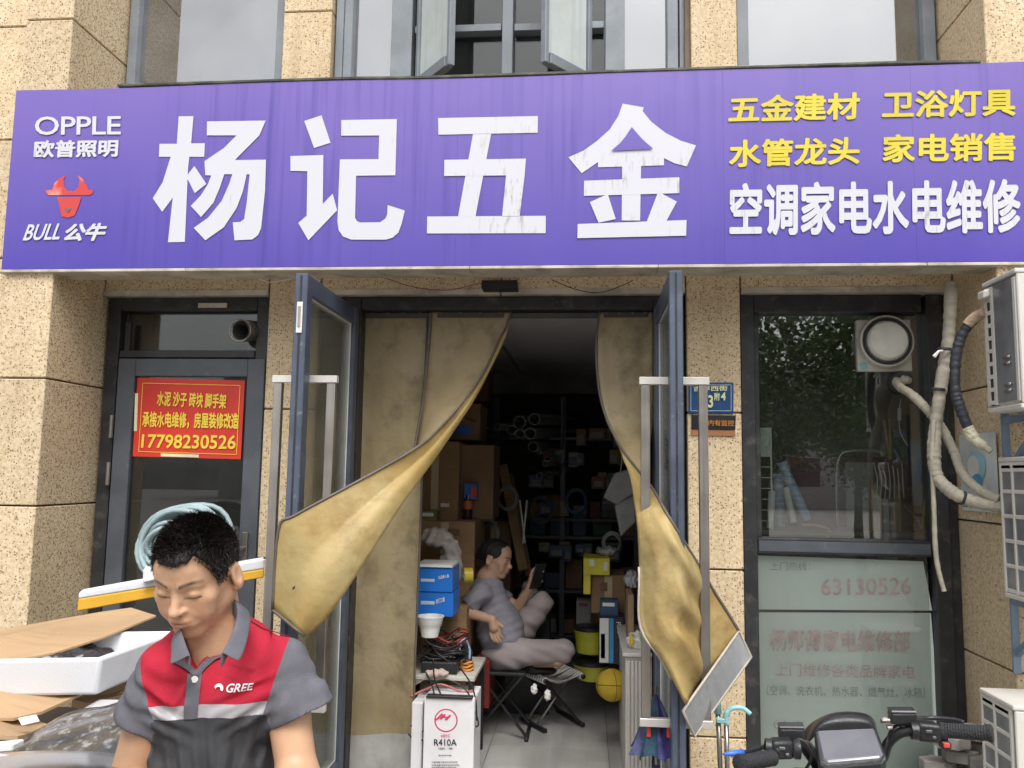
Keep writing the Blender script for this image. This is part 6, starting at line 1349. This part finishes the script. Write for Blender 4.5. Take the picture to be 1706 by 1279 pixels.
MB().tube([q_(1468, 1200, -.02), q_(1500, 1201, -.02)], .006, 8).build('mirror_stub', M['steel'], mc, smooth=True)
# column, front shield, wheel, floorboard and seat reach the ground below the frame
cx = q_(1415, 1290).x; zc_ = q_(1415, 1285).z
MB().obox((cx, Ym + .0, zc_ - .08), (.15, 0, 0), (0, .07, 0), (0, 0, .07)).build('head_cover', BP, mc, bevel=.03, seg=3, smooth=40)
MB().tube([(cx, Ym + .02, zc_ - .1), (cx, Ym + .22, .35)], .05, 12).build('steering_column', BP, mc, smooth=True)
MB().lathe((cx - .05, Ym + .28, .25), [(.14, 0), (.22, .01), (.25, .05), (.22, .09), (.14, .10), (.14, 0)], (1, 0, 0), 28).build('wheel', M['rubber'], mc, smooth=40)
MB().obox((cx, Ym - .42, .32), (.13, 0, 0), (0, .3, 0), (0, 0, .05)).build('floorboard', BP, mc, bevel=.02)
MB().lathe((cx - .05, Ym - .95, .25), [(.14, 0), (.22, .01), (.25, .05), (.22, .09), (.14, .10), (.14, 0)], (1, 0, 0), 28).build('wheel', M['rubber'], mc, smooth=40)
MB().obox((cx, Ym - .82, .58), (.13, 0, 0), (0, .28, 0), (0, 0, .12)).build('seat', M['rubber'], mc, bevel=.05, seg=3, smooth=40)
# ================================================================ small things on the facade
sn = MB().tube([P(103, 466, -.2), P(103, 484, -.2)], .02, 10); tag(sn.build('bell_sensor', mat('brass', (.3, .26, .2), .4, metal=.5), None, smooth=40), 'small round fitting under the left end of the signboard', 'fitting')
wv = [(438, 462, 450, 467), (460, 468, 478, 466), (660, 470, 700, 484), (740, 483, 800, 474), (880, 470, 960, 478)]
for i, pts in enumerate(([(430, 464), (448, 470), (466, 468), (492, 463)], [(640, 462), (690, 478), (745, 483), (790, 474), (830, 466)], [(920, 466), (960, 482), (1000, 487), (1040, 474), (1055, 466)])):
    o = MB().tube(spline([P(x, y, -.10) for x, y in pts], 6), .0025, 5).build('wire', [M['white'], mat('thin_red', (.25, .06, .05), .5), CAB][i], None, smooth=True)
    tag(o, ['thin white wire sagging under the signboard by the door leaf with the latch', 'thin reddish wire sagging under the signboard above the doorway', 'thin black wire sagging under the signboard above the other door leaf'][i], 'wire')
jb = MB().box(X_(803, 474, -.1), X_(862, 474, -.1), -.12, -.02, Z_(830, 481, -.1), Z_(830, 468, -.1)); tag(jb.build('junction_box', M['black'], None), 'black box under the signboard over the middle of the doorway', 'box')
# ================================================================ street behind the camera (seen in the glass)
def make_tree():
    root = empty('tree', (0, 0, 0), 'leafy street tree across the road, mirrored in the shop window', 'tree', 'street trees mirrored in the glass')
    BR = mat('bark', (.10, .08, .06), .9, bump=.5, bs=20)
    MB().tube([(0, 0, 0), (.05, 0, 1.2), (0, .1, 2.4), (.1, 0, 3.6)], [.16, .13, .10, .05], 10).build('trunk', BR, root, smooth=True)
    r = np.random.default_rng(2); n = 5200; c = r.normal(size=(26, 3)) * [1.3, 1.3, .8] + [0, 0, 4.0]; k = r.integers(0, 26, n)
    p_ = c[k] + r.normal(size=(n, 3)) * .38; u = r.normal(size=(n, 3)); u /= np.linalg.norm(u, axis=1)[:, None]; v = np.cross(u, r.normal(size=(n, 3))); v /= np.linalg.norm(v, axis=1)[:, None]; s = .09
    vs = np.stack([p_ - u * s, p_ + v * s * .5, p_ + u * s, p_ - v * s * .5], 1).reshape(-1, 3); me = bpy.data.meshes.new('crown'); me.from_pydata(vs.tolist(), [], [tuple(range(i * 4, i * 4 + 4)) for i in range(n)]); me.update()
    lm = mat('leaves', (.09, .16, .035), .6, var=.5, vs=.8); link('crown', me, lm, root); return root
t0 = make_tree()
for i, (x, y, s, rz) in enumerate(((2.3, -12.5, 1.0, 0), (6.2, -13.5, 1.1, 2), (10.5, -14, 1.2, 1), (4.2, -16, .8, 5), (7.8, -16.5, .85, 2.5), (1.0, -17, .8, 1.5), (5.0, -11.5, .62, 3.3), (3.2, -14, .6, 4.4))):
    t = t0 if i == 0 else t0.copy()
    if i:
        COL.objects.link(t)
        for ch in t0.children: c = ch.copy(); COL.objects.link(c); c.parent = t
    t.location = (x, y, 0); t.scale = (s, s, s); t.rotation_euler.z = rz
ob = empty('apartment_block', (0, -34, 0), 'pale apartment block across the street, mirrored in the glass', 'building')
MB().box(-22, 22, -50, -44, 0, 8).build('wall', mat('pale_render', (.45, .44, .42), .8), ob)
for i in range(12):
    for j in range(2): MB().box(-20 + i * 3.5, -18.4 + i * 3.5, -44, -43.95, 1.2 + j * 2.9, 2.8 + j * 2.9).build('window', M['black'], ob)
# ================================================================ the man in the red and grey polo shirt
def man():
    YM = -2.64
    HS = .91; H = np.array(P(329, 953, YM))                     # head centre
    HR = rotz(R(-3)) @ rotx(R(24)) @ roty(R(0))       # yaw, then chin down
    TH = np.eye(4); TH[:3, :3] = HR * HS; TH[:3, 3] = H
    TR = rotz(R(15)); O = np.array(P(352, 1085, YM + .03))     # torso frame: origin at neck base front-ish
    def W(x, y, z): return TR @ np.array([x, y, z]) + O
    HRi = HR.T.astype(f32); Hf = H.astype(f32); TRi = TR.T.astype(f32); Of = O.astype(f32)
    toH = lambda p: (p - Hf) @ HRi.T / f32(HS)
    toT = lambda p: (p - Of) @ TRi.T
    LS = np.array(P(470, 1112, YM + .07)); RS = np.array(P(272, 1116, YM - .01))
    LE = np.array(P(497, 1300, YM + .02)); RE = np.array(P(210, 1318, YM + .0))
    LW = np.array(P(400, 1420, YM - .22)); RW = np.array(P(275, 1430, YM - .24))
    nb = W(0.0, .035, .0); nt_ = H + HR @ np.array([0, .028, -.055])
    skin = mat
    def arm(p, S_, E_, Wr):
        md = S_ + (E_ - S_) * .42; d = smin(cap(p, S_ + (md - S_) * .2, md, .022, .036), cap(p, md, E_, .040, .037), .015); d = smin(d, cap(p, E_, E_ + (Wr - E_) * .35, .038, .042), .02)
        d = smin(d, cap(p, E_ + (Wr - E_) * .3, Wr, .041, .026), .02)
        return d
    def hand(Wr, fwd, side):
        fwd = fwd / np.linalg.norm(fwd); side = side - fwd * (side @ fwd); side = side / np.linalg.norm(side); dn = np.cross(fwd, side); out = []
        if dn[2] > 0: dn = -dn
        pc = Wr + fwd * .05; out.append(('e', Wr + fwd * .01, pc + fwd * .03, .026, .030))
        for i, (o_, l) in enumerate(((-.03, .062), (-.010, .072), (.010, .068), (.029, .052))):
            k = pc + fwd * .035 + side * o_; m = k + fwd * l * .5 + dn * .012; e = m + fwd * l * .2 + dn * l * .45
            out += [('c', k, m, .0095, .0088), ('c', m, e, .0088, .0075)]
        k = Wr + fwd * .025 - side * .03; m = k + fwd * .025 - side * .02 + dn * .015; out += [('c', k, m, .013, .011), ('c', m, m + fwd * .028 + dn * .01, .011, .009)]
        return out
    hands = hand(LW, LW - LE, np.array([-1., .2, 0])) + hand(RW, RW - RE, np.array([1., .2, 0]))
    def body(p):
        q = toH(p); d = face_sdf(q) * f32(HS)
        d = smin(d, cap(p, nt_, nb, .052, .056), .025)
        t = toT(p); d = smin(d, ell(t, (0, .05, -.10), (.085, .062, .11)), .03)
        # throat tendons
        a = t.copy(); a[:, 0] = np.abs(a[:, 0])
        d = smin(d, arm(p, LS, LE, LW), .03); d = smin(d, arm(p, RS, RE, RW), .03)
        for k, a_, b_, r1, r2 in hands: d = smin(d, cap(p, a_, b_, r1, r2), .006 if k == 'c' else .012)
        return d
    def bcol(p):
        q = toH(p); c = face_col(q); far = np.clip((np.linalg.norm(q, axis=1) - .13) / .05, 0, 1)[:, None]
        return c * (1 - far) + np.array((.56, .335, .205)) * far
    lo = np.minimum.reduce([LW, RW, LE, RE, H]) - .16; hi = np.maximum.reduce([LS, LE, H, nb]) + .16
    root = empty('person', (O[0], O[1], .0), 'man in a red and grey polo shirt looking down beside the foam tray', 'person')
    me = sdf_mesh(body, lo, hi, .003, 'body')
    sdf_obj('body', me, tone_mat('skin', .48, .12), root, colfn=bcol)
    # ---- shirt
    upv = lambda a: a / np.linalg.norm(a)
    lh = np.array(P(506, 1190, YM + .045)); rh = np.array(P(231, 1206, YM - .01))
    lax, rax = upv(np.array([.42, -.05, -.87])), upv(np.array([-.42, -.05, -.87]))
    def wr(t):   # cloth folds, in torso coordinates
        x, y, z = t[:, 0], t[:, 1], t[:, 2]
        f = .0035 * np.sin(z * 34 + x * 22 + 2.2 * np.sin(x * 13 + z * 9)) * np.clip((-z - .08) / .12, 0, 1)
        f += .0028 * np.sin(x * 46 + z * 30 + 1.5 * np.sin(z * 17)) * np.clip((-z - .14) / .1, 0, 1)
        f += .0025 * np.sin((x * .6 + z) * 58 + np.sin(x * 31)) * np.clip((np.abs(x) - .10) / .06, 0, 1)
        f += .002 * np.sin(x * 70 - z * 22) * np.clip((np.abs(x) - .04) / .06, 0, 1)
        f = f * 1.3; fr = np.clip((.06 - y) / .04, 0, 1)
        for x0, z0, x1, z1, A, w_ in ((.115, -.05, .03, -.085, .006, .010), (.118, -.085, .05, -.125, .007, .010), (-.10, -.06, -.055, -.10, .006, .009), (-.095, -.10, -.03, -.135, .006, .010),
                (.00, -.12, .02, -.27, .006, .011), (-.055, -.125, -.03, -.26, .006, .010), (.065, -.125, .05, -.28, .007, .012), (.10, -.12, .095, -.25, .006, .010), (-.015, -.04, -.04, -.085, .004, .007), (.03, -.02, .075, -.035, .003, .007)):
            ax_, az = x1 - x0, z1 - z0; tt = np.clip(((x - x0) * ax_ + (z - z0) * az) / (ax_ ** 2 + az ** 2), 0, 1)
            side = ((x - x0) * az - (z - z0) * ax_) / math.hypot(ax_, az); ds = np.hypot(x - x0 - tt * ax_, z - z0 - tt * az)
            env = np.exp(-(ds / (w_ * 2.2)) ** 2) * (.3 + .7 * np.sin(np.pi * np.clip(tt, .05, .95))) * fr
            f += A * env * np.cos(side / w_ * 2.2)
        for S_, E_, sg in ((LS, LE, 1), (RS, RE, -1)):
            q = t @ TR.T.astype(f32) + Of; ax_ = (E_ - S_) / np.linalg.norm(E_ - S_); h_ = (q - S_.astype(f32)) @ ax_.astype(f32); rad = np.linalg.norm(q - S_.astype(f32) - h_[:, None] * ax_.astype(f32), axis=1)
            m_ = np.clip((.09 - rad) / .02, 0, 1) * np.clip((h_ + .02) / .03, 0, 1)
            f += m_ * .0030 * np.sin(h_ * 95 + q[:, 0] * 60 * sg + 1.8 * np.sin(q[:, 1] * 40 + h_ * 30))
        return f
    tz = lambda x, y, z: TR @ np.array([x, y, z]) + O
    lsx, rsx = upv(lh - LS), upv(rh - RS)
    def shirt(p):
        t = toT(p); a = t.copy(); a[:, 0] = np.abs(a[:, 0])
        d = ell(t, (0, .045, -.13), (.136, .100, .17))
        d = smin(d, ell(t, (0, .04, -.34), (.134, .110, .22)), .06)
        
        d = smin(d, cap(p, tz(.04, .055, .035), LS, .030, .046), .03); d = smin(d, cap(p, tz(-.045, .055, .03), RS, .030, .042), .03)
        d = smin(d, ell(a, (.060, -.005, -.09), (.06, .055, .06)), .04)
        w_ = np.clip(wr(t), -.0075, .0050); d = d + w_
        sl = cap(p, LS, lh + lax * .03, .050, .062) + w_; sl = smax(sl, plane(p, lh, lax), .004)
        sr = cap(p, RS, rh + rax * .03, .043, .051) + w_; sr = smax(sr, plane(p, rh, rax), .004)
        d = smin(d, sl, .022); d = smin(d, sr, .022)
        # hollow the hems
        d = smax(d, -smax(cap(p, lh - lsx * .02, lh + lsx * .2, .044, .049), -plane(p, lh - lax * .012, lax), .004), .003)
        d = smax(d, -smax(cap(p, rh - rsx * .02, rh + rsx * .2, .039, .045), -plane(p, rh - rax * .02, rax), .004), .004)
        # neck opening and the open V below it
        d = smax(d, -cap(p, nb + TR @ np.array([0, .0, .0]), nt_, .054, .066), .006)
        v = np.maximum(np.abs(t[:, 0] + .022) * .87 + (-t[:, 2] - .028) * .50, t[:, 1] - .02)
        v = np.maximum(v, -(t[:, 2] + .25))
        d = smax(d, -v, .004)
        return d
    SZ = -.084
    me = sdf_mesh(shirt, np.array(O) - [.34, .26, .62], np.array(O) + [.34, .26, .10], .0038, 'shirt')
    bm = bmesh.new(); bm.from_mesh(me)
    def cut(co, no): bmesh.ops.bisect_plane(bm, geom=bm.verts[:] + bm.edges[:] + bm.faces[:], plane_co=Vector(co), plane_no=Vector(no), dist=1e-5)
    tz = lambda x, y, z: TR @ np.array([x, y, z]) + O
    cut(tz(0, 0, SZ), TR @ np.array([.0, 0, 1])); cut(tz(0, 0, SZ - .024), TR @ np.array([0, 0, 1]))
    lsn = TR @ upv(np.array([1, 0, -.30])); rsn = TR @ upv(np.array([-1, 0, -.30])); lsc = tz(.112, 0, -.09); rsc = tz(-.092, 0, -.09)
    cut(lsc, lsn); cut(rsc, rsn)
    for c_, ax_ in ((lh, lax), (rh, rax)): cut(c_ - ax_ * .022, ax_)
    bm.to_mesh(me); bm.free()
    def fidx(c):
        t = toT(c); z = t[:, 2]; L_ = plane(c, lsc, lsn) > 0; R_ = plane(c, rsc, rsn) > 0
        r = np.where(z > SZ, 1, np.where(z > SZ - .024, 2, 3)); r[L_ | R_] = 0
        low = z < SZ - .0235; sl_ = (cap(c, LS, lh + lax * .03, .056, .068) < 0) | (cap(c, RS, rh + rax * .03, .049, .057) < 0)
        r[(t[:, 1] > .05) & (z > SZ)] = 1; r[L_ | R_] = 0; r[low] = 3; r[low & sl_] = 0
        return r
    cloth = [mat('grey_cloth', (.115, .115, .135), .85, var=.12, vs=20, bump=.25, bs=500), mat('red_cloth', (.40, .006, .028), .8, var=.08, vs=20, bump=.25, bs=500),
             mat('reflective_band', (.42, .41, .43), .35, var=.1), mat('dark_cloth', (.045, .047, .052), .85, var=.15, vs=20, bump=.25, bs=500)]
    so = sdf_obj('shirt', me, cloth, root, facefn=fidx)
    # surface lookup for things sewn on the shirt
    bv = BVHTree.FromPolygons([tuple(v.co) for v in me.vertices], [tuple(p.vertices) for p in me.polygons])
    off = woff(root)
    def onto(x, z, lift=.002):
        p = Vector(tz(x, -.35, z)) - off; d = Vector(TR @ np.array([0, 1, 0])); h = bv.ray_cast(p, d)
        return (h[0] if h[0] is not None else p + d * .25) - d * lift
    def patch(xs, zs, lift, m, name, par):
        rows = [[onto(x, z, lift) + off for x in xs(z)] for z in zs]
        return MB().grid(rows).build(name, m, par, smooth=True)
    zs = np.linspace(-.030, SZ - .024, 14)
    patch(lambda z: np.linspace(-.032, -.008, 5), zs, .0028, cloth[0], 'placket', so)
    bt = onto(-.019, -.040, .004) + off; MB().lathe(bt, [(.0001, -.002), (.0055, -.002), (.0062, 0), (.0062, .002), (.0001, .002)], TR @ np.array([0, -1, 0]), 16).build('button', M['white'], so, smooth=40)
    def cast(px, py, lift=.003):
        d = (P(px, py, -2.0) - Vector(CP)).normalized(); h = bv.ray_cast(Vector(CP) - off, d)
        return (h[0] + off - d * lift) if h[0] is not None else P(px, py, YM - .08)
    def ribbon(pts, wpx, lift, m, name):
        pts = spline([Vector((x, y, 0)) for x, y in pts], 6); rows = []
        for i, p_ in enumerate(pts):
            t_ = (pts[min(i + 1, len(pts) - 1)] - pts[max(i - 1, 0)]).normalized(); n_ = Vector((-t_.y, t_.x, 0))
            rows.append([cast(p_.x + n_.x * wpx * k, p_.y + n_.y * wpx * k, lift + .002 * (1 - abs(k))) for k in (-1, -.5, 0, .5, 1)])
        MB().grid(rows).build(name, m, so, smooth=True)
    ribbon([(286, 1097), (300, 1103), (316, 1113), (327, 1124)], 5, .005, cloth[0], 'neck_band')
    ribbon([(371, 1088), (355, 1095), (338, 1110), (327, 1124)], 5, .005, cloth[0], 'neck_band')
    ribbon([(418, 1034), (440, 1047), (460, 1053), (483, 1061)], .8, .0025, mat('seam', (.22, .004, .016), .9), 'shoulder_seam')
    WL = mat('logo_white', (.8, .8, .8), .5, var=0)
    me2 = text_mesh('GREE', .02, 0, .22); co = mco(me2); co = (co - co.min(0)) / (co.max(0) - co.min(0))[[0, 0, 0]] if False else co
    x0, x1, y0, y1 = co[:, 0].min(), co[:, 0].max(), co[:, 1].min(), co[:, 1].max()
    nv = [onto(.040 + (c[0] - x0) / (x1 - x0) * .048, -.062 + (c[1] - y0) / (y1 - y0) * .0135, .0035) for c in co]
    me2.vertices.foreach_set('co', np.array([tuple(v + off) for v in nv], f32).ravel()); me2.materials.clear(); link('lettering', me2, WL, so)
    e = [(.026 + math.cos(a) * .0085, -.056 + math.sin(a) * .0085) for a in np.linspace(R(-30), R(200), 12)] + [(.026 + math.cos(a) * .0045 - .001, -.057 + math.sin(a) * .004) for a in np.linspace(R(190), R(-20), 10)]
    mb = MB(); vs = [onto(x, z, .0045) + off for x, z in e]; n_ = len(vs)
    mb.add(vs, [(i, i + 1, n_ - 2 - i, n_ - 1 - i) for i in range(9)]); mb.build('emblem', WL, so)
    # collar: two leaves round the neck
    def collar():
        Fp = [(318, 1092, -.105), (308, 1066, -.085), (303, 1046, -.04), (318, 1024, .02), (352, 1004, .065), (384, 996, .05), (395, 1012, .0), (391, 1040, -.04), (379, 1068, -.075), (368, 1088, -.09)]
        Ep = [(283, 1106, -.112), (284, 1086, -.09), (286, 1066, -.03), (300, 1040, .05), (352, 1016, .10), (402, 1010, .08), (418, 1026, .02), (415, 1056, -.03), (408, 1082, -.065), (399, 1101, -.08)]
        f_ = spline([P(x, y, YM + d) for x, y, d in Fp], 5); e_ = spline([P(x, y, YM + d) for x, y, d in Ep], 5); rows = []
        nk = Vector(nb)
        for a, b in zip(f_, e_):
            o_ = (b - a); inn = Vector((nk.x - a.x, nk.y - a.y, 0)).normalized() * .004
            rows.append([a + inn + Vector((0, 0, -.030)), a + inn * .6 + Vector((0, 0, -.006)), a + Vector((0, 0, .002)), a + o_ * .25 + Vector((0, 0, .002)) - inn * .6, a + o_ * .65 - inn * .8, b - inn * .3])
        mb = MB(); mb.grid(rows); o = mb.build('collar', cloth[0], so, smooth=True)
        sd_ = o.modifiers.new('t', 'SOLIDIFY'); sd_.thickness = .003; sb = o.modifiers.new('s', 'SUBSURF'); sb.levels = sb.render_levels = 1
    collar()
    # ---- hair
    def hline(x, y):
        ax_ = np.abs(x); z0 = .060 + .012 * np.exp(-((ax_ - .043) / .014) ** 2)
        t = np.clip((y + .062) / .034, 0, 1); z = z0 * (1 - t) + (-.012) * t
        z = np.where(y > -.004, .020, z); return np.where(y > .036, -.045, z)
    def region(p):
        return p[:, 2] > hline(p[:, 0], p[:, 1]) + .001
    def capf(p):
        q = toH(p); base = smin(ell(q, (0, .012, .031), (.0785, .096, .079)), ell(q, (0, -.045, .041), (.064, .053, .052)), .02); x, y, z = q[:, 0], q[:, 1], q[:, 2]
        d = smax(base, (hline(x, y) + .004 + .002 * np.sin(x * 210 + y * 100) - z) * .5, .004)
        return d * f32(HS) + .0006 * np.sin(x * 300 + y * 60)
    HM = mat('black_hair', (.016, .012, .010), .5, var=.4, vs=200, bump=.2, bs=400)
    me = sdf_mesh(capf, H - .15, H + .15, .003, 'hair'); ho = sdf_obj('hair', me, HM, root)
    def ln(p): return .010 + .020 * np.clip((p[2] - .03) / .07, 0, 1) + .005 * (p[1] < -.03)
    me = hair_mesh(TH, None, 15000, ln, 3, region, width=.0007, combing=(.12, -.85, .28)); link('strands', me, HM, ho)
    # ---- trousers and shoes (below the frame)
    hip = W(0, .05, -.48)
    def legs(p):
        d = ell(p, hip, (.165, .12, .13))
        for s in (-1, 1):
            h_ = hip + TR @ np.array([s * .085, 0, -.04]); k = h_ + TR @ np.array([s * .015, -.02, 0]); k = np.array([k[0], k[1], .46]); f_ = np.array([k[0], k[1] + .02, .07])
            d = smin(d, cap(p, h_, k, .085, .062), .04); d = smin(d, cap(p, k, f_, .06, .052), .03)
        return d + .003 * np.sin(p[:, 2] * 60 + p[:, 0] * 30)
    me = sdf_mesh(legs, hip - [.32, .25, hip[2]], hip + [.32, .25, .2], .009, 'trousers'); sdf_obj('trousers', me, mat('navy_trousers', (.03, .035, .05), .85), root)
    for s in (-1, 1):
        b_ = hip + TR @ np.array([s * .10, -.03, 0]); b_[2] = 0
        def shoe(p, b_=b_): return smax(smin(ell(p, b_ + [0, 0, .05], (.05, .07, .06)), ell(p, b_ + TR @ np.array([0, -.09, 0]) + [0, 0, .035], (.045, .10, .04)), .03), -(p[:, 2] - .002), .01)
        sdf_obj('shoe', sdf_mesh(shoe, b_ - [.2, .25, .02], b_ + [.2, .2, .2], .007, 'shoe'), M['black'], root)
man()
